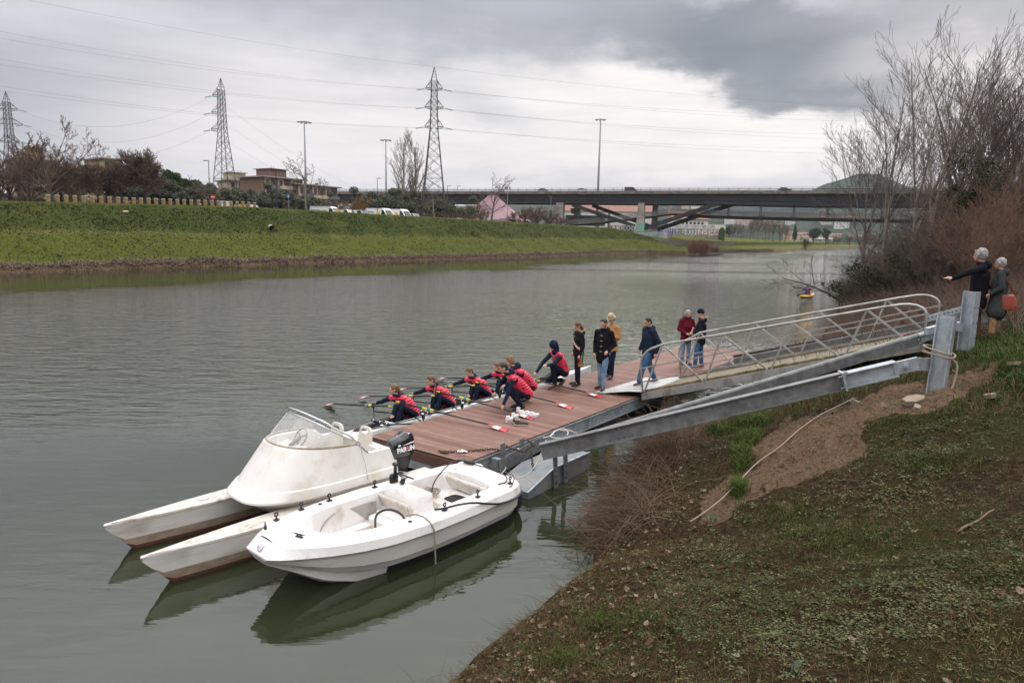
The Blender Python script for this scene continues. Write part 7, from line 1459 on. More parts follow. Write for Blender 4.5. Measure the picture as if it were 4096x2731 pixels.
p=dk(4.35,1.80,ZD); Jc2=dict(Jc); Jc2.update(head=(.05,.44,.95),face=(.35,.85,-.4),elL=(-.25,.42,.52),wrL=(-.12,.58,.42),hdL=(.2,.8,-.3))
person('girl with light brown hair in a red vest crouching behind the boy',(p[0],p[1],ZD),r1+.1,Jc2,navy,navyt,(leath,None),hli,.98,True,group='club members crouching on the dock',vest=True,hairstyle='bob',extra=hoodback(navy))
# hooded one kneeling further along
p=dk(6.05,2.02,ZD); Jh=dict(pelvis=(0,-.12,.38),chest=(0,.02,.68),neck=(0,.14,.90),head=(0,.20,1.04),face=(0,.8,-.55),shL=(-.17,.10,.83),shR=(.17,.12,.84),elL=(-.22,.33,.64),wrL=(-.15,.47,.62),elR=(.20,.36,.62),wrR=(.10,.62,.42),hipL=(-.09,-.10,.37),hipR=(.09,-.10,.37),knL=(-.12,.30,.58),knR=(.13,.26,.16),anL=(-.11,.20,.10),anR=(.12,-.18,.15),toL=(-.12,.36,.035),toR=(.13,-.13,.04),hdR=(0,.6,-.6))
sn=lambda t,J,hl,AX,S_:None
def cord(t,J,hl,AX,S_): mb=MB(); [mb.tube([hl(x,.10,-.12),hl(x*1.2,.13,-.20),hl(x,.12,-.28)],.006,6) for x in(-.02,.03)]; mb.build('drawstring',cl,t)
person('hooded club member kneeling on one knee at the dock edge, holding an oar',(p[0],p[1],ZD),face_to((0,0),tuple(-DU*.9+DV*.35)),Jh,navy,navyt,(shoed,gumr),hbl,1.02,group='club members crouching on the dock',vest=True,hairstyle='none',extra=fold(hoodback(navy,up=True),cord))
# woman with the tricolour sash
def sash(t,J,hl,AX,S_):
    ax=nrm(J['neck']-J['pelvis']); rg=nrm(J['shR']-J['shL']); fw=np.cross(ax,rg); c0=J['chest']
    for k,(nm,m_) in enumerate((('sash_green',mat('sash_green',(.02,.16,.06),rough=.6)),('sash_white',cl),('sash_red',mat('sash_red',(.45,.015,.03),rough=.6)))):
        rings=[]
        for a in np.linspace(0,2*pi,30):
            rr_=1.0; base=c0+rg*(.205*cos(a))*S_*1.0+fw*(.158*sin(a))*S_+ax*(.02+.20*cos(a)-.035*(k-1)-.03)*S_; rings.append([base-ax*.019*S_,base+ax*.019*S_,base+ax*.019*S_+ (base-c0)*.02,base-ax*.019*S_+(base-c0)*.02])
        mb=MB(); mb.loft(rings,cap0=False,cap1=False); mb.build('sash_stripe',m_,t)
        q=c0-rg*.215*S_-ax*.26*S_+fw*.03*(k-1)*S_; mb=MB(); mb.box(q-A3(0,0,.17)*S_,(.012,.026,.17)); mb.build('sash_tail',m_,t)
    mb=MB(); mb.box(c0-rg*.217*S_-ax*.26*S_-A3(0,0,.375)*S_,(.014,.075,.045)); mb.build('gold_fringe',mat('gold_fringe',(.38,.22,.03),(.25,.14,.02),.6,scale=60),t)
p=atd(2310,1540); r=face_to((0,0),(-.95,-.25))
# in this frame her right side faces the river, her left side faces us
person('woman with a tricolour sash over a black padded jacket',p,r,stand(leg=(.02,-.02),headdown=.45,arms=dict(elR=(.20,-.04,1.12),wrR=(.17,.08,.90))),blackp,navyt,(leath,None),hbr,.945,True,'people standing on the dock',hairstyle='long',coat=.06,extra=fold(hoodback(blackp,1.0,furb),sash))
# bearded man in a duffel coat
def toggles(t,J,hl,AX,S_):
    fw=nrm(np.cross(nrm(J['neck']-J['pelvis']),nrm(J['shR']-J['shL'])))
    for k in range(4): c_=J['neck']+A3(0,0,-.12-.13*k)*S_+fw*.148*S_; mb=MB(); mb.cap(c_-nrm(J['shR']-J['shL'])*.025,c_+nrm(J['shR']-J['shL'])*.025,.009,.009,6); mb.build('toggle',mat('horn_toggle',(.35,.28,.2),rough=.5),t,smooth=True)
p=atd(2408,1556); person('bearded man in a long black duffel coat and faded jeans',p,face_to((0,0),(-.55,-.83)),stand(leg=(.14,-.10),headdown=.55,arms=dict(elL=(-.26,-.06,1.12),wrL=(-.16,.10,.98),elR=(.25,-.04,1.12),wrR=(.20,.08,.90))),blackc,jean,(leath,None),hbl,1.03,group='people standing on the dock',hairstyle='beard',coat=.17,bulk=1.0,skinm=skin,extra=fold(hoodback(blackc),toggles))
# man in hat and camel coat behind him
def hat(t,J,hl,AX,S_):
    mb=MB(); c_=hl(0,-.01,.075); mb.tube([c_,c_+AX[2]*.012],[.130*S_,.126*S_],20); mb.build('hat_brim',hatm,t,smooth=False); mb=MB(); mb.tube([c_,c_+AX[2]*.03,c_+AX[2]*.09,c_+AX[2]*.115],[.098*S_,.102*S_,.085*S_,.055*S_],18); mb.build('hat_crown',hatm,t,smooth=True)
p=atd(2440,1510); person('man in a camel coat and beige felt hat standing behind the bearded man',p,face_to((0,0),(-.6,-.75)),stand(leg=(.10,-.06),headdown=.5,arms=dict(elR=(.24,.02,1.14),wrR=(.06,.22,1.18),elL=(-.24,.02,1.14),wrL=(-.05,.22,1.20))),camel,navyt,(leath,None),hbl,.985,group='people standing on the dock',hairstyle='short',coat=.13,bulk=1.06,extra=hat)
# man stepping off the gangway
p=atd(2590,1543); person('heavy man in a navy jacket and blue jeans stepping off the gangway',(p[0],p[1],.50),face_to((0,0),(-.93,-.35)),stand(leg=(.30,-.30),lean=.03,headdown=.5,arms=dict(elL=(-.28,-.10,1.12),wrL=(-.28,-.02,.86),elR=(.27,.0,1.12),wrR=(.26,.12,.88),knL=(-.10,.22,.50),knR=(.10,-.08,.50),anL=(-.10,.33,.085),anR=(.10,-.26,.11))),navy,jeand,(brs,gumr),hbl,1.0,group=None,hairstyle='short',coat=.12,bulk=1.2,skinm=skt,extra=hoodback(navy))
# the couple at the far end
def cup(t,J,hl,AX,S_): 
    w=J['wrL']+A3(.02,.07,.02); mb=MB(); mb.tube([w,w+A3(0,0,.09)],[.026,.034],12); mb.build('glass',mat('cup_amber',(.55,.42,.28),rough=.2),t)
p=atd(2738,1457); person('grey haired woman in a wine red parka holding a glass',p,face_to((0,0),(.20,-.95)),stand(leg=(.02,.0),headdown=.35,arms=dict(elR=(.26,.0,1.13),wrR=(.10,.20,1.02),elL=(-.25,.04,1.14),wrL=(-.08,.26,1.12),hdR=(-.5,.6,-.1),hdL=(.4,.7,.2))),wine,jean,(shoed,None),hgr,.96,True,'people standing on the dock',hairstyle='bob',coat=.13,bulk=1.02,extra=fold(hoodback(wine,1,furw),cup))
def beanie(t,J,hl,AX,S_): organic('beanie',lambda mb:(mb.ell(hl(0,-.018,.055),np.array([.090,.103,.100])*S_,14,10,AX),mb.ell(hl(0,-.035,.025),np.array([.088,.098,.05])*S_,14,8,AX)),.01,navyt,t,2)
p=atd(2795,1470); person('man in a dark parka, black beanie and bright blue trainers',p,face_to((0,0),(-.80,.15)),stand(leg=(.12,-.08),headdown=.2,arms=dict(elR=(.24,.02,1.14),wrR=(.12,.22,1.05),elL=(-.24,.02,1.14),wrL=(-.12,.22,1.05))),blackp,jeand,(mat('blue_trainer',(.01,.05,.30),rough=.6),gumr),hbl,1.0,group='people standing on the dock',hairstyle='none',coat=.14,bulk=1.08,extra=fold(hoodback(blackp,1.05,furb),beanie))
# the couple on the bank
q=gp(3893,1345,2.42); mp=np.array([q[0],q[1],zg(q[0],q[1])])
person('grey haired man in a black coat on the bank, arm stretched out pointing',tuple(mp),face_to((0,0),(-.80,.45)),stand(leg=(.04,-.06),headdown=.05,turn=.35,arms=dict(elL=(-.40,.18,1.33),wrL=(-.52,.46,1.20),hdL=(-.35,.9,.0),elR=(.25,-.02,1.12),wrR=(.20,.10,.95))),blackc,rustp,(brs,None),hgr,1.07,group='couple talking on the bank',hairstyle='curly',coat=.20,bulk=1.12,fing={'L':'open','R':'curl'},skinm=skt,extra=hoodback(blackc))
def bag(t,J,hl,AX,S_):
    c_=A3(-.15,-.17,.88)*S_; mb=MB(); mb.loft([[c_+A3(x*.045*w,y*.15*w,z) for x,y in((-1,-1),(1,-1),(1,1),(-1,1))] for z,w in((-.22,1.05),(-.13,1.12),(.0,.9),(.08,.7))]); o=mb.build('handbag',lth2,t); b=o.modifiers.new('b','BEVEL'); b.width=.02; b.segments=2; mb=MB(); mb.tube([c_+A3(0,-.11,.09),A3(-.16,-.14,1.25)*S_,A3(-.20,.0,1.44)*S_,A3(-.20,-.10,1.15)*S_,c_+A3(0,.11,.09)],.012,6); mb.build('bag_strap',lth2,t,smooth=True)
q=gp(3975,1335,2.5); wp=np.array([q[0],q[1],zg(q[0],q[1])])
person('older woman in a grey coat with an orange leather handbag beside the pointing man',tuple(wp),face_to((0,0),(-.80,.55)),stand(leg=(.04,-.04),headdown=.1,arms=dict(elR=(.24,.0,1.13),wrR=(.16,.20,1.10),elL=(-.28,-.04,1.12),wrL=(-.24,.14,.98))),greyc,tanp,(brs,None),hgr,.90,True,'couple talking on the bank',hairstyle='curly',coat=.34,bulk=1.2,skinm=skt,extra=fold(hoodback(greyc),lambda t,J,hl,AX,S_:bag(t,J,hl,AX,S_)))
# kayaker and far walkers
p=gp(3228,1190,0); K=thing('kayak','small yellow kayak out on the river by the overhanging branches','kayak',(p[0],p[1],0),rad(50)); mb=MB(); xs_=np.linspace(-1.6,1.6,13); mb.loft([[(x,.32*(1-(x/1.62)**2)**.7*cos(a),.10+.14*sin(a)*(1-.3*(x/1.6)**2)+.1*(x/1.6)**4) for a in np.linspace(0,2*pi,10,endpoint=False)] for x in xs_]); mb.build('hull',mat('kayak_yellow',(.65,.33,.02),rough=.3),K,smooth=True); mb=MB(); mb.torus((0,0,.26),(.42,.25),.03,None,16,6); mb.build('coaming',blp,K)
redj=mat('red_buoyancy_aid',(.30,.03,.04),rough=.7); bluj=mat('blue_cagoule',(.01,.06,.25),rough=.6)
Jk=dict(pelvis=(0,0,.22),chest=(0,.02,.50),neck=(0,.05,.70),head=(0,.08,.86),face=(.2,.95,0),shL=(-.18,.05,.64),shR=(.18,.05,.64),elL=(-.28,.18,.46),wrL=(-.20,.42,.48),elR=(.30,.22,.60),wrR=(.26,.44,.72),hipL=(-.08,.0,.2),hipR=(.08,0,.2),knL=(-.10,.35,.22),knR=(.1,.35,.22),anL=(-.08,.62,.16),anR=(.08,.62,.16),toL=(-.08,.7,.18),toR=(.08,.7,.18))
pk=person('kayaker in a blue top and red buoyancy aid paddling on the river',(p[0],p[1],.05),rad(50-90+40),Jk,bluj,bluj,(blp,None),hbl,1.0,hairstyle='none',extra=fold(beanie,lambda t,J,hl,AX,S_:organic('buoyancy_aid',lambda mb:(mb.cap(J['pelvis']+A3(0,0,.05),J['chest']+A3(0,0,.04),.155,.165)),.014,redj,t,2)))
t=thing('paddle','black double bladed paddle held by the kayaker','paddle',(p[0]+.3,p[1]+.1,.6),rad(20)); mb=MB(); mb.tube([(-1.0,0,-.35),(1.0,0,.42)],.02,6); mb.build('shaft',blp,t); 
for sg in(-1,1): mb=MB(); mb.ell((sg*1.1,0,.035+.42*sg),(.22,.02,.09),10,6,((.93,0,.36),(0,1,0),(-.36,0,.93))); mb.build('blade',blp,t,smooth=True)
def farman(label,pos,rz,topm,h=1.0): person(label,tuple(pos),rz,stand(leg=(.1,-.1)),topm,navyt,(blp,None),hbl,h,hairstyle='short')
q=bp(2394,908,-6); farman('distant walker in dark clothes on the grass crest under the bridge',(q[0],q[1],float(fb_z(*fb_ts(q[0],q[1]),False))+.0),1.2,navy,1.05)
q=bp(2905,868,3); q=bp(3280,868,4); farman('tiny figure in a dark red top crossing the footbridge',(q[0],q[1],float(np.interp(float((q-B0)@BE),S_,Zd)) if False else q[2]),1.2,wine,1.0)
flush_organic()
# ================================================================ VEGETATION CLOSE BY AND ALONG THE BANKS
G=np.random.default_rng(11)
def blades(name,P,H,Wd_,bend,mts,mi,label,az=None,parent=None,wf=.35,lean=.35):
    """bent grass blades, two faces each"""
    n=len(P); a=G.random(n)*2*pi if az is None else az; s=np.c_[np.cos(a),np.sin(a),np.zeros(n)]; f=np.c_[-np.sin(a),np.cos(a),np.zeros(n)]*(bend*(.4+G.random(n)))[:,None]
    H=np.asarray(H)*np.ones(n); W_=np.asarray(Wd_)*np.ones(n); up=np.array([0,0,1.])
    m=P+up*H[:,None]*.6+f*H[:,None]*.35; e=P+up*H[:,None]*(1-.25*bend)+f*H[:,None]
    V=np.stack([P-s*W_[:,None]/2,P+s*W_[:,None]/2,m+s*W_[:,None]*wf,m-s*W_[:,None]*wf,e+s*W_[:,None]*.05,e-s*W_[:,None]*.05],1).reshape(-1,3)
    b=(np.arange(n)*6)[:,None]; F=np.concatenate([b+np.array([[0,1,2,3]]),b+np.array([[3,2,4,5]])],0); o=quickmesh(name,V,F,mts,parent,mi=np.r_[mi,mi]); 
    if label: tag(o,label,kind='stuff')
    return o
def nz(t,d): x,y=nb_xy(t,d); return np.c_[x,y,nb_z(t,d)]
gA=mat('grass_green',(.046,.062,.012),(.068,.078,.020),.7,scale=2); gB=mat('grass_dark',(.028,.048,.010),(.045,.065,.015),.7,scale=2); gC=mat('grass_straw',(.165,.108,.056),(.088,.056,.029),.85,scale=3); gD=mat('grass_lush',(.056,.088,.016),(.038,.062,.013),.6,scale=2); sage=mat('sage_leaf',(.125,.130,.070),(.060,.066,.026),.8,scale=5); sag2=mat('green_leaf',(.042,.050,.016),(.026,.033,.010),.75,scale=5); dleaf=mat('dead_leaf_pale',(.21,.155,.11),(.13,.088,.058),.85,scale=30,c3=(.30,.25,.20),s3=9); dlea2=mat('dead_leaf_brown',(.11,.062,.038),(.065,.038,.025),.85,scale=30)
brmb=mat('bramble_stem',(.12,.075,.05),(.20,.14,.09),.85,scale=3,c3=(.20,.15,.11),s3=6,t3=(.55,.6)); brm2=mat('dead_vine',(.06,.04,.03),(.12,.08,.058),.9,scale=3)
for _k in list(MATS):
    if any(w in _k for w in ('grass','leaf','leaves','twigs','stem','vine','reed','bark','needles','clod')): MATS[_k].node_tree.nodes['Principled BSDF'].inputs['Specular IOR Level'].default_value=.08
# sample visible ground, denser close to the camera
def sample(n,t0,t1,d0,d1,fall=5.0):
    out=[]; 
    while sum(len(q) for q in out)<n:
        t=t0+(t1-t0)*G.random(n*2); d=d0+(d1-d0)*G.random(n*2); x,y=nb_xy(t,d+shore_off(t)*smooth(9,6,d)); r=np.hypot(x,y); k=G.random(n*2)<np.minimum(1,(fall/np.maximum(r,fall))**1.3); ok=(y>1.0)&(x/np.maximum(y,.1)<1.15)
        q=np.c_[t,d,x,y][k&ok]; out.append(q)
    return np.concatenate(out)[:n]
q=sample(52000,0,16,.15,9); x,y=q[:,2],q[:,3]; e=q[:,1]; dmk=dirtmask(x,y); pn=fbm(x*.9,y*.9,4,21)
# sage green rosettes
k=(G.random(len(q))<np.clip(.12+.55*smooth(-.12,.3,pn)*smooth(.7,2.2,e)*(1-.95*dmk),0,1)); c_=q[k][:20000]; P=np.c_[c_[:,2],c_[:,3],nb_z(*nb_td(c_[:,2],c_[:,3]))]
nl=9; R_=(.014+.024*G.random(len(P)))*(1+.25*smooth(4,9,np.hypot(P[:,0],P[:,1]))); a=G.random((len(P),nl))*2*pi; el=.15+.8*G.random((len(P),nl)); dr=np.stack([np.cos(a)*np.cos(el),np.sin(a)*np.cos(el),np.sin(el)],2); sd_=np.stack([-np.sin(a),np.cos(a),np.zeros_like(a)],2)
b=P[:,None,:]+dr*(R_[:,None,None]*(.15+.9*G.random((len(P),nl,1)))); L=(R_[:,None,None]*(.55+.4*G.random((len(P),nl,1)))); dz=dr+np.array([0,0,-.5])
V=np.stack([b,b+dz*L*.5+sd_*L*.38,b+dz*L,b+dz*L*.5-sd_*L*.38],2).reshape(-1,3); nf=len(V)//4
mi=(G.random(nf)<np.repeat(.35+.4*(fbm(P[:,0]*.6,P[:,1]*.6,3,31)>.05),nl)).astype(int)
tag(quickmesh('ground_cover',V,np.arange(nf*4).reshape(-1,4),[sage,sag2],mi=mi),'low grey green weeds covering the near bank',kind='stuff')
# short grass through it
q=sample(90000,0,20,.2,10,4.5); x,y=q[:,2],q[:,3]; dmk=dirtmask(x,y); k=G.random(len(q))<(.45+.5*smooth(-.2,.25,fbm(x*1.4,y*1.4,3,41)))*(1-.93*dmk); q=q[k]; P=np.c_[q[:,2],q[:,3],nb_z(*nb_td(q[:,2],q[:,3]))]; n_=len(P)
blades('short_grass',P,.018+.045*G.random(n_)**2,.0035+.002*G.random(n_),.8,[gA,gB,gC],np.where(G.random(n_)<.45,2,np.where(G.random(n_)<.5,0,1)),'short grass on the near bank')
# straw lying flat
q=sample(46000,0,18,.02,8.5,4.5); x,y=q[:,2],q[:,3]; e=q[:,1]; w=.25+.75*smooth(1.8,.4,e)+.5*smooth(.0,.3,fbm(x*.8,y*.8,3,51)); k=G.random(len(q))<w*(1-.85*dirtmask(x,y)); q=q[k]; P=np.c_[q[:,2],q[:,3],nb_z(*nb_td(q[:,2],q[:,3]))]; n_=len(P)
a=G.random(n_)*2*pi; L=.04+.13*G.random(n_)**2; D=np.c_[np.cos(a),np.sin(a),.05+.5*G.random(n_)**2*(1)]; r_=.0012+.0014*G.random(n_); segmesh('straw_litter',P+[0,0,.008],P+D*L[:,None]+[0,0,.012],r_,r_*.6,gC,ns=3); tag(bpy.data.objects['straw_litter'],'dry straw and stalks littering the bank',kind='stuff')
# dead leaves near the water's edge
q=sample(9000,0,15,.03,7,5); x,y=q[:,2],q[:,3]; e=q[:,1]; w=smooth(2.6,.8,e)*(.4+1.2*smooth(-.05,.25,fbm(x*1.2,y*1.2,3,61)))+.05; k=G.random(len(q))<w*(1-.8*dirtmask(x,y)); q=q[k][:1700]; P=np.c_[q[:,2],q[:,3],nb_z(*nb_td(q[:,2],q[:,3]))+.012]; n_=len(P)
a=G.random(n_)*2*pi; L=.012+.024*G.random(n_)**1.8; u=np.c_[np.cos(a),np.sin(a),G.normal(0,.35,n_)]; v=np.c_[-np.sin(a),np.cos(a),G.normal(0,.35,n_)]; L=L[:,None]
pts=[u*L,u*L*.55+v*L*.5+[0,0,.012],v*L*.62*0+u*L*.1+v*L*.75,-u*L*.6+v*L*.5,-u*L,-u*L*.5-v*L*.55,u*L*.15-v*L*.78+[0,0,.01],u*L*.6-v*L*.42]; V=np.stack([P+p for p in pts]+[P-[0,0,.006]],1).reshape(-1,3); b=(np.arange(n_)*9)[:,None]; F=np.concatenate([b+np.array([[8,2*i,2*i+1,(2*i+2)%8]]) for i in range(4)],0)
tag(quickmesh('dead_leaves',V,F,[dleaf,dlea2],mi=np.tile((G.random(n_)<.42).astype(int),4)),'pale and brown fallen leaves along the water edge',kind='stuff')
# clods on the bare earth
clod=mat('earth_clod',(.14,.095,.062),(.085,.055,.035),.95,scale=20); q=sample(42000,5,16,.5,8.5,6); x,y=q[:,2],q[:,3]; k=G.random(len(q))<smooth(.35,.8,dirtmask(x,y)); q=q[k][:5200]; P=np.c_[q[:,2],q[:,3],nb_z(*nb_td(q[:,2],q[:,3]))]; n_=len(P); r_=(.006+.022*G.random(n_)**3)[:,None]
dirs=np.array([[1,0,0],[0,1,0],[-1,0,0],[0,-1,0],[0,0,1],[0,0,-1.]]); V=(P[:,None,:]+dirs[None]*r_[:,None,:]*(.6+.7*G.random((n_,6,1)))).reshape(-1,3); b=(np.arange(n_)*6)[:,None]; F=np.concatenate([b+np.array([f]) for f in ([0,1,4],[1,2,4],[2,3,4],[3,0,4],[1,0,5],[2,1,5],[3,2,5],[0,3,5])],0); tag(quickmesh('earth_clods',V,F,clod),'loose clods on the bare earth slope',kind='stuff')
# lush grass tufts: around the posts, beside the beams
def tufts(spots,n,h,label,mts=(gD,gA),name='lush_grass',w=.008,bend=.7):
    Ps=[]
    for px,py,rx,ry,den in spots:
        m=int(n*den); X_=px+rx*G.normal(0,.5,m); Y_=py+ry*G.normal(0,.5,m)
        q_=onground_many(X_[::6],Y_[::6]); q_=np.repeat(q_,6,0); j=G.normal(0,.035,(len(q_),2)); Ps.append(np.c_[q_[:,:2]+j,np.zeros(len(q_))])
    P=np.concatenate(Ps); P[:,2]=nb_z(*nb_td(P[:,0],P[:,1]))-.01; n_=len(P); return blades(name,P,h*(.5+G.random(n_)),w,bend,list(mts),(G.random(n_)<.4).astype(int),label)
tufts([(3520,1420,130,40,1),(3640,1380,90,35,1),(3420,1465,90,35,.9),(3300,1490,60,25,.5),(3960,1400,140,60,1.6),(3850,1380,80,40,.8),(4080,1340,60,60,1),(3760,1390,60,30,.6),(4050,1500,70,50,.8),(3000,1690,70,25,.7),(2880,1720,60,25,.4),(2960,1830,30,60,.5),(2990,1760,40,30,.5),(2950,1960,20,30,.35),(3660,1340,60,20,.6),(4060,1260,50,40,.8)],2600,.13,'lush green grass tufts by the posts and the slope')
tufts([(3150,2060,200,60,.6),(3700,1850,250,60,.5),(2500,2480,250,60,.5),(3000,1600,200,60,.4),(3300,2150,300,80,.6),(2250,2620,150,60,.4)],2000,.07,'short green tufts scattered over the near bank',(gA,gB),'grass_tufts',.006)
# broad leaved weeds and small green plants
for px,py,lb in ((2850,2080,'dark leafy thistle at the top of the leaf litter'),(2300,2090,'small ivy plant by the water edge'),(3330,1655,'low leafy weed on the bare earth'),(2330,2210,'dark broad leaf plant among dead leaves'),(3180,2680,'broad lobed leaf near the bottom edge')):
    p=onground(px,py); t=thing('weed',lb,'plant',tuple(p)); mb=MB(); rs=random.Random(px)
    for k in range(11):
        a=rs.uniform(0,2*pi); L=rs.uniform(.05,.11); el=rs.uniform(.2,.9); d=A3(cos(a)*cos(el),sin(a)*cos(el),sin(el)); s=A3(-sin(a),cos(a),0); mb.add([d*.01,d*L*.45+s*L*.28,d*L*.7+s*L*.15,d*L*.9-A3(0,0,.02),d*L*.7-s*L*.15,d*L*.45-s*L*.28],[(0,1,2,5),(5,2,3,4)])
    mb.build('leaves',mat('weed_leaf',(.02,.05,.018),(.035,.07,.025),.6,scale=8),t)
# arching dead stems and brambles by the water
def strands(name,label,bases,dirs,L,r,mt_,cat='brambles',seg=6,grav=.9,curl=.25,parent=None,kind=None):
    P=np.array(bases,float); D=np.array(dirs,float); n_=len(P); D/=np.linalg.norm(D,axis=1,keepdims=True); L=np.asarray(L)*np.ones(n_); r=np.asarray(r)*np.ones(n_); A0=[];A1=[];r0=[];r1=[]; W_=G.normal(0,curl,(n_,3))
    for k in range(seg):
        Q=P+D*(L/seg)[:,None]; Q[:,2]=np.maximum(Q[:,2],-.05); A0.append(P);A1.append(Q); r0.append(r*(1-.75*k/seg)); r1.append(r*(1-.75*(k+1)/seg)); P=Q; D=D+W_/seg*1.3+G.normal(0,curl*.35,(n_,3))+np.array([0,0,-grav/seg]); D/=np.linalg.norm(D,axis=1,keepdims=True)
    o=segmesh(name,np.concatenate(A0),np.concatenate(A1),np.concatenate(r0),np.concatenate(r1),mt_,parent,3)
    if label: tag(o,label,cat,kind=kind)
    return o,P
def clump(label,n,tc_,ec,ts,es,Lm,col,up=.8,seed=0):
    n=int(n*.8); t=tc_+ts*G.normal(0,1,n); e=ec+es*G.normal(0,1,n); e=np.maximum(e,-.35); x,y=nb_xy(t,e+shore_off(t)); z=np.maximum(nb_z(t,e+shore_off(t)),-.05); az=G.random(n)*2*pi; D=np.c_[np.cos(az)*.8-TN[0]*.55,np.sin(az)*.8-TN[1]*.55,up*(.2+G.random(n))]
    root=thing('bramble_bush',label,'bramble bush',(float(np.mean(x)),float(np.mean(y)),0.)); M=np.array(root.location)
    o,_=strands('stems',None,np.c_[x,y,z]-M,D,Lm*(.35+1.0*G.random(n)),.003+.007*G.random(n)**3,[col],parent=root); o.location=(0,0,0)
    m=n//3; i=G.integers(0,n,m); o,_=strands('twigs',None,(np.c_[x,y,z]+D*Lm*.35*G.random((n,1)))[i]-M,G.normal(size=(m,3))+[0,0,.3],.12+.3*G.random(m),.0015,[brm2],parent=root,seg=4); o['kind']='stuff'; return root
clump('dense dead bramble bush at the water edge under the near mooring beam',900,10.9,.50,.45,.30,.60,brm2); clump('heap of arching brown bramble stems below the bare earth',850,9.7,.40,.45,.28,.62,brmb)
clump('tangle of dead stems hanging over the water above the leaf litter',520,8.9,.30,.35,.25,.75,brmb,.5); clump('upright clump of brown vines against the near mooring beam',420,11.6,.75,.16,.16,.6,brmb,1.6); clump('dry scrub on the shore behind the mooring beam',420,13.2,.6,.7,.4,.6,brmb,.9)
# long loose stems reaching over the water
t=8.2+4.6*G.random(120); e=.0+1.2*G.random(120); x,y=nb_xy(t,e+shore_off(t)); D=np.c_[-TN[0]+G.normal(0,.7,120),-TN[1]+G.normal(0,.7,120),.25+.45*G.random(120)]; strands('dead_stems','long thin dead stems arching from the bank over the water',np.c_[x,y,nb_z(t,e+shore_off(t))],D,1.0+1.0*G.random(120),.0055,[brmb],'stems',8,.75,.3,kind='stuff')
t=1.5+8*G.random(190); e=.0+.5*G.random(190); x,y=nb_xy(t,e+shore_off(t)); D=np.c_[-TN[0]+G.normal(0,.6,190),-TN[1]+G.normal(0,.6,190),.5+.7*G.random(190)]; strands('shore_stalks','thin dry stalks standing at the water edge',np.c_[x,y,nb_z(t,e+shore_off(t))],D,.15+.35*G.random(190)**1.5,.0018,[gC],'stalks',6,.6,.3,kind='stuff')
# feathery dead weed leaning over the dock edge
base=[dk(5.0+.9*G.random()-.0,-1.0-.8*G.random(),.12+.3*G.random()) for _ in range(46)]; D=np.c_[G.normal(.25,.35,46),G.normal(.3,.35,46),.5+.7*G.random(46)]; wr=thing('dry_weed','feathery dead brown weed leaning over the dock edge beside the gangway foot','weed',tuple(dk(5.4,-1.4,0))); M=np.array(wr.location)
o,_=strands('stems',None,np.array(base)-M,D,.5+.5*G.random(46),.003,[brm2],parent=wr,seg=6,grav=.9)
Pm=[];Dm=[]
for bb,dd_ in zip(base,D): 
    for f in G.random(16): Pm.append(bb+dd_/np.linalg.norm(dd_)*(.15+.6*f)-A3(0,0,.22*f*f)); Dm.append(G.normal(0,.6,3)-[0,0,.25])
strands('seed_sprays',None,np.array(Pm)-M,Dm,.05+.09*G.random(len(Pm)),.0022,[brmb],parent=wr,seg=3)
base=[dk(6.2+.2*G.random(),-3.2-2.2*G.random(),1.0) for _ in range(26)]; base=[A3(b_[0],b_[1],zg(b_[0],b_[1])) for b_ in base]; strands('dry_stalks','dark dry stalks sticking up in front of the gangway',base,np.c_[G.normal(.2,.35,26),G.normal(0,.3,26),np.ones(26)],.45+.45*G.random(26),.004,[brmb],'stalks',5,.35,.2,kind='stuff')
# ---------------------------------------------------------------- far bank tufts and dead reeds
def fsample(n,t0,t1,e0,e1):
    t=t0+(t1-t0)*G.random(n)**1.0; e=e0+(e1-e0)*G.random(n); s=e+f_off(t); x,y=fb_xy(t,s); return np.c_[x,y,fb_z(t,s)],t,e
P,t,e=fsample(150000,-48,175,1.2,14.6); cl_=fbm(P[:,0]*.45,P[:,1]*.45,4,71); k=G.random(len(P))<.45+.55*smooth(-.1,.2,cl_)*(1-.95*np.exp(-((e-7.9)/.9)**2)); P=P[k];cl_=cl_[k];e=e[k]; n_=len(P)
fg1=mat('bank_grass',(.054,.066,.014),(.070,.080,.018),.8,scale=.3); fg2=mat('bank_grass_dark',(.038,.051,.013),(.050,.062,.016),.8,scale=.3); fg3=mat('bank_grass_yellow',(.10,.098,.022),(.085,.092,.022),.8,scale=.3)
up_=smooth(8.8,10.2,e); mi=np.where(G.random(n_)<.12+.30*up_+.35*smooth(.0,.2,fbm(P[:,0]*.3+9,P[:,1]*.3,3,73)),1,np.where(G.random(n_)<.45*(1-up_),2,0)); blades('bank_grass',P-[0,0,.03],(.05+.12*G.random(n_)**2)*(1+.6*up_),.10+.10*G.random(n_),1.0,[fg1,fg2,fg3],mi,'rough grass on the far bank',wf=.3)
P,t,e=fsample(52000,-48,250,-.2,2.0); k=G.random(len(P))<smooth(1.4,.4,e+.9*fbm(t*.5,t*0,3,75)); P=P[k]; n_=len(P); tt_=t[k]
az=np.full(n_,rad(58))+G.normal(0,1.2,n_); rd1=mat('dead_reed',(.24,.175,.12),(.15,.10,.068),.9,scale=.5); rd2=mat('dead_reed_dark',(.085,.055,.04),(.05,.035,.025),.9,scale=.5)
blades('dead_reeds',P,(.10+.26*G.random(n_)**2)*(1+.9*smooth(.1,.35,fbm(tt_*.25,tt_*0,3,77))),.05+.04*G.random(n_),1.2,[rd1,rd2],(G.random(n_)<.5).astype(int),'dead reeds and roots along the far waterline',az=az,wf=.4)
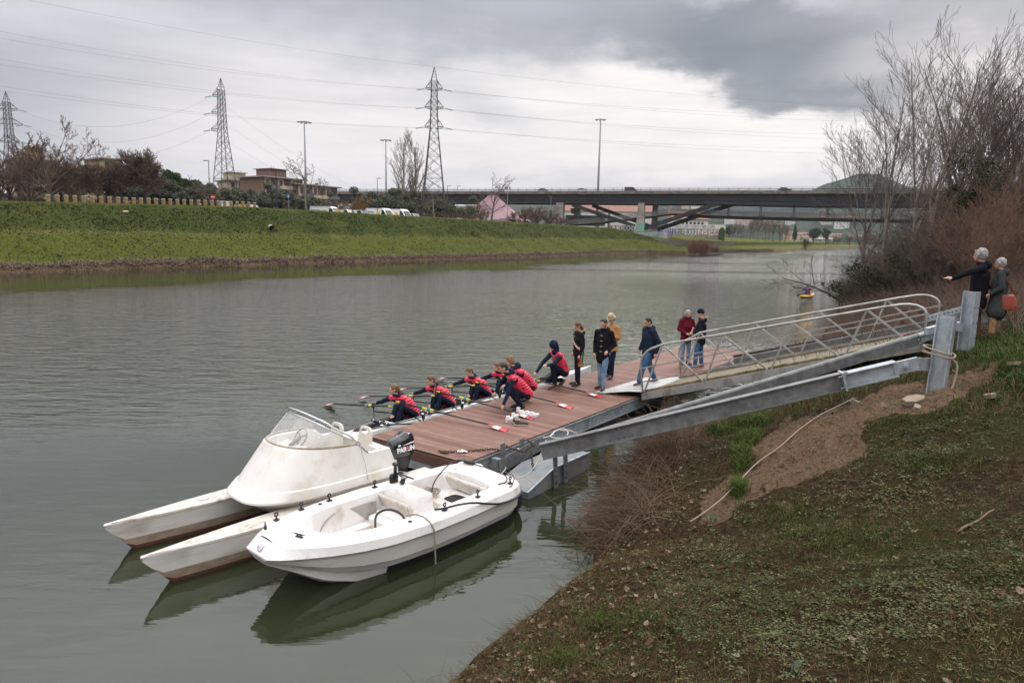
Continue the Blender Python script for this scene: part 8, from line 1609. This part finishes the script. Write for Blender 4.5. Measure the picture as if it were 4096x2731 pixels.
# eroded clods at the far waterline
P,t,e=fsample(2600,-48,240,-.1,.5); n_=len(P); r_=(.08+.22*G.random(n_)**2)[:,None]; V=(P[:,None,:]+dirs[None]*r_[:,None,:]*(.6+.7*G.random((n_,6,1)))).reshape(-1,3); b=(np.arange(n_)*6)[:,None]; F=np.concatenate([b+np.array([f]) for f in ([0,1,4],[1,2,4],[2,3,4],[3,0,4],[1,0,5],[2,1,5],[3,2,5],[0,3,5])],0); tag(quickmesh('bank_rubble',V,F,mat('dark_earth',(.06,.04,.028),(.11,.075,.05),.95,scale=1)),'dark eroded earth lumps at the far waterline',kind='stuff')
# reddish reed bush and bank scrub near the pier
for px,py,w,h,lb,m_ in ((2795,1014,2.6,4.2,'reddish dead reed bush standing at the far waterline beyond the pier',mat('rusty_reed',(.20,.095,.055),(.13,.065,.04),.9,scale=1)),(2740,975,5,2.2,'dark bramble hiding the end of the river wall',twigd),(2835,1008,3,2.0,'low brown scrub right of the red reed bush',twigb)):
    p=gp(px,py,.3 if h>3 else .5); n_=900; a=G.random(n_)*2*pi; rr_=w*np.sqrt(G.random(n_)); r=thing('reed_bush' if h>3 else 'scrub',lb,'bush',tuple(p)); o,_=strands('stems',None,np.c_[rr_*np.cos(a),rr_*np.sin(a)*.6,np.zeros(n_)],np.c_[G.normal(0,.35,n_),G.normal(0,.35,n_),np.ones(n_)],h*(.5+.6*G.random(n_)),.045,[m_],parent=r,seg=4,grav=.3)
# ---------------------------------------------------------------- the right hand trees
barkr=mat('pale_poplar_bark',(.25,.215,.18),(.11,.092,.075),.9,scale=4,stretch=(1,1,.35),c3=(.09,.075,.06),s3=3); twr=mat('poplar_twigs',(.19,.15,.12),(.11,.085,.068),.9,scale=1); twrd=mat('dark_poplar_twigs',(.12,.09,.07),(.07,.052,.042),.9,scale=1)
def vase(seed,tm,cm,L0=5,ns=5,ln=2.1,sp=(6,22),r0=.2,dn=(15,7,3)):
    return treemesh('poplar_tree',branches(seed,L0,r0,[dict(n=ns,len=ln,ang=sp,up=.06,r=.62,start=.45,flat=1),dict(n=dn[0],len=.52,ang=(30,58),up=.13,r=.38,start=.08),dict(n=dn[1],len=.52,ang=(16,34),up=.09,r=.5),dict(n=dn[2],len=.6,ang=(14,30),up=.06,r=.7)],wig=.045,rmin=.0075),tm,cm,2)
def nbp(px,Yd,dz=0): d=ray(px,900); p=EYE+d*(Yd/d[1]); return np.array([p[0],p[1],float(nb_z(*nb_td(p[0],p[1]),False))+dz])
v1=vase(101,barkr,twr,6,4,1.75,(4,16),.19); v2=vase(103,barkr,twr,5.5,5,2.0,(8,28),.22); v3=vase(107,twrd,twrd,5,7,2.1,(10,36),.22); v4=vase(109,barkr,twrd,4.5,7,1.9,(12,46),.18)
for k_,px,Yd,sc,rz_,lb in ((v1,3545,41,.93,.3,'pale twin stemmed poplar nearest the water, left of the big bare trees'),(v2,3660,38,.93,1.5,'pale poplar second from the water in the right hand group'),(v3,3865,37,1.0,.4,'tall dark forked poplar in the middle of the right hand group'),(v4,3990,35,.90,2.5,'spreading bare poplar at the right edge group')):
    place(k_,nbp(px,Yd),rz_,lb,sc,None,True)
for k_,px,Yd,sc,rz_,lb in ((v3,4060,40,.85,2.0,'bare tree cut by the right edge of the photo'),(v4,3470,46,1.0,4.4,'lower bare tree leaning out left of the twin stemmed poplar'),(v4,3900,46,1.0,.9,'wide bare tree behind the forked poplar'),(v2,4130,37,.8,4.0,'bare tree mostly outside the right edge of the photo'),(v1,3720,33,.66,5.2,'slim bare tree rising from the thicket behind the gangway end')):
    place(k_,nbp(px,Yd),rz_,lb,sc,None,False)
thk=treemesh('thicket_bush',branches(121,.7,.05,[dict(n=26,len=4.2,ang=(8,72),up=.03,r=.5,start=.05,flat=1),dict(n=11,len=.36,ang=(20,60),up=.03,r=.6),dict(n=5,len=.5,ang=(25,60),up=.0,r=.8)],wig=.14,rmin=.0055),twrd,twrd,1)
thr=treemesh('thicket_bush',branches(131,.7,.05,[dict(n=30,len=4.6,ang=(5,50),up=.04,r=.4,start=.05,flat=1),dict(n=10,len=.34,ang=(15,45),up=.05,r=.6),dict(n=5,len=.5,ang=(20,50),up=.02,r=.8)],wig=.09,rmin=.006),twigb,mat('russet_twigs',(.17,.095,.06),(.10,.06,.042),.9,scale=1),1)
first={0:True,1:True}; rs=random.Random(9)
for i,(px,Yd,sc,kd) in enumerate([(3425,44,.62,0),(3470,41,.8,0),(3520,39,1.0,0),(3570,37,1.15,0),(3620,35,1.15,0),(3670,33,1.1,0),(3720,31,1.05,0),(3770,31,1.1,0),(3820,32,1.3,0),(3600,42,1.2,0),(3680,42,1.4,0),(3760,40,1.5,0),(3840,40,1.7,0),(3900,36,1.7,1),(3950,33,1.5,1),(4000,31,1.35,1),(4050,29,1.25,1),(4090,27,1.1,1),(3930,42,2.2,1),(4010,40,2.1,1),(4080,36,1.9,1),(3880,30,1.2,1),(3520,50,1.0,0),(3580,52,1.3,0),(3650,50,1.5,0),(3990,50,2.5,0),(4070,48,2.6,0),(3900,52,2.4,0),(3940,27,.9,1),(4010,25,.8,1)]):
    p=nbp(px,Yd,-.05); 
    if p[2]<.05: p[2]=.05
    place(thk if kd==0 else thr,p,rs.uniform(0,6),('dark leafless thicket bush under the right hand poplars' if kd==0 else 'russet brown thicket bush on the slope behind the couple'),sc,'thicket under the right hand poplars' if kd==0 else 'russet thicket on the right hand slope',first[kd],'bush'); first[kd]=False
# ivy
for i,(px,Yd,h,lb) in enumerate(((3885,34.5,(2.4,5.8),'ivy climbing the dark forked poplar'),(3760,33,(.6,2.6),'dark ivy mass low in the thicket behind the gangway'),(3930,36,(1.6,4.2),'ivy covered bush right of the forked poplar'),(3560,37.5,(.3,1.8),'ivy at the foot of the twin stemmed poplar'),(3680,34.5,(.5,2.4),'ivy in the thicket above the gangway rail'),(3430,43,(.2,1.2),'low ivy at the water edge by the overhanging branch'))):
    p=nbp(px,Yd); t=thing('ivy',lb,'ivy',tuple(p)); rs=random.Random(i); cs=[(rs.gauss(0,.9),rs.gauss(0,.7),rs.uniform(*h)) for _ in range(16)]; leafclumps('leaves',cs,[rs.uniform(.35,.8) for _ in cs],3800,.06,ivy,t,i+3,.9)
# overhanging branch at the water
ov=treemesh('leaning_tree',branches(141,4.6,.085,[dict(n=11,len=.55,ang=(20,55),up=.02,r=.5,start=.2,flat=1),dict(n=7,len=.5,ang=(20,50),up=.0,r=.6),dict(n=5,len=.5,ang=(20,50),up=-.01,r=.7)],wig=.10,rmin=.006,lean=(-1.6,-.5,-.1),up0=-.04),bark,twrd,1); place(ov,nbp(3395,46,.2),0,'thin bare tree leaning out over the water above the kayaker',1.05,None,True)
# undergrowth and russet grass on the right slope
n_=52000; t=16+44*G.random(n_); d=1.2+13*G.random(n_); x,y=nb_xy(t,d); P=np.c_[x,y,nb_z(t,d,False)]; k=G.random(n_)<(.35+.65*smooth(26,34,t)); P=P[k]; n_=len(P); L=.25+.9*G.random(n_)**2; D=np.c_[G.normal(0,.5,n_),G.normal(0,.5,n_),np.ones(n_)*.8]; segmesh('undergrowth',P,P+D*L[:,None],.008+.006*G.random(n_),np.full(n_,.004),twigb,ns=3); tag(bpy.data.objects['undergrowth'],'brown undergrowth under the right hand trees',kind='stuff')
n_=60000; t=10+26*G.random(n_); d=2.5+9*G.random(n_); x,y=nb_xy(t,d); k=(dirtmask(x,y)<.2)&(fbm(x*.5,y*.5,3,91)>-.12*smooth(14,30,t)-.05); P=np.c_[x,y,nb_z(t,d)][k]; n_=len(P); blades('slope_grass',P,.06+.16*G.random(n_)**2,.012,.9,[gA,gB,gC,dlea2],G.choice(4,n_,p=[.34,.26,.22,.18]),'grass on the slope behind the posts')
# something pale hanging in the thicket
p=at(3612,1085,36.5); t=thing('hanging_sheet','grey rag hanging from a branch in the thicket','rag',tuple(p)); mb=MB(); mb.loft([[(x,.03*sin(x*20+z*9),z) for x in np.linspace(-.12-.1*(z<-.5),.12+.08*(z<-.3),7)] for z in np.linspace(.3,-.95,8)],closed=False,cap0=False,cap1=False); mb.build('cloth',mat('grey_rag',(.26,.26,.27),(.18,.18,.19),.9,scale=5),t)
# ================================================================ AIR
hz=bpy.data.materials.new('haze'); hz.use_nodes=True; nt=hz.node_tree; nt.nodes.clear(); v=nt.nodes.new('ShaderNodeVolumePrincipled'); v.inputs['Color'].default_value=(.80,.88,1,1); v.inputs['Density'].default_value=.00009; v.inputs['Anisotropy'].default_value=.2
nt.links.new(v.outputs[0],nt.nodes.new('ShaderNodeOutputMaterial').inputs['Volume'])
mb=MB(); mb.box((500,2400,150),(5200,3400,168)); o=mb.build('haze',hz); tag(o,'thin bluish air between the river and the hills',kind='stuff')
# ================================================================ LABELS OF REPEATS: tell each one by its place in its row
bpy.context.view_layer.update()
ONES=['','first','second','third','fourth','fifth','sixth','seventh','eighth','ninth','tenth','eleventh','twelfth','thirteenth','fourteenth','fifteenth','sixteenth','seventeenth','eighteenth','nineteenth','twentieth']
def ordw(k):
    if k<=20: return ONES[k]
    t=['','','twenty','thirty','forty','fifty'][k//10]; return ({2:'twentieth',3:'thirtieth',4:'fortieth',5:'fiftieth'}[k//10]) if k%10==0 else t+'-'+ONES[k%10]
same={}
for o in S.objects:
    if o.parent is None and o.get('label') and o.get('category'): same.setdefault(o['label'],[]).append(o)
for lb,os_ in same.items():
    if len(os_)<2: continue
    def sx_of(o):
        v=np.array(o.location)-EYE; return (v@RT)/(v@FW)
    os_.sort(key=sx_of)
    for k,o in enumerate(os_):
        w=lb.split(); extra_=(ordw(k+1)+' from the left').split(); w=w[:16-len(extra_)-0]
        o['label']=' '.join(w)+', '+' '.join(extra_)
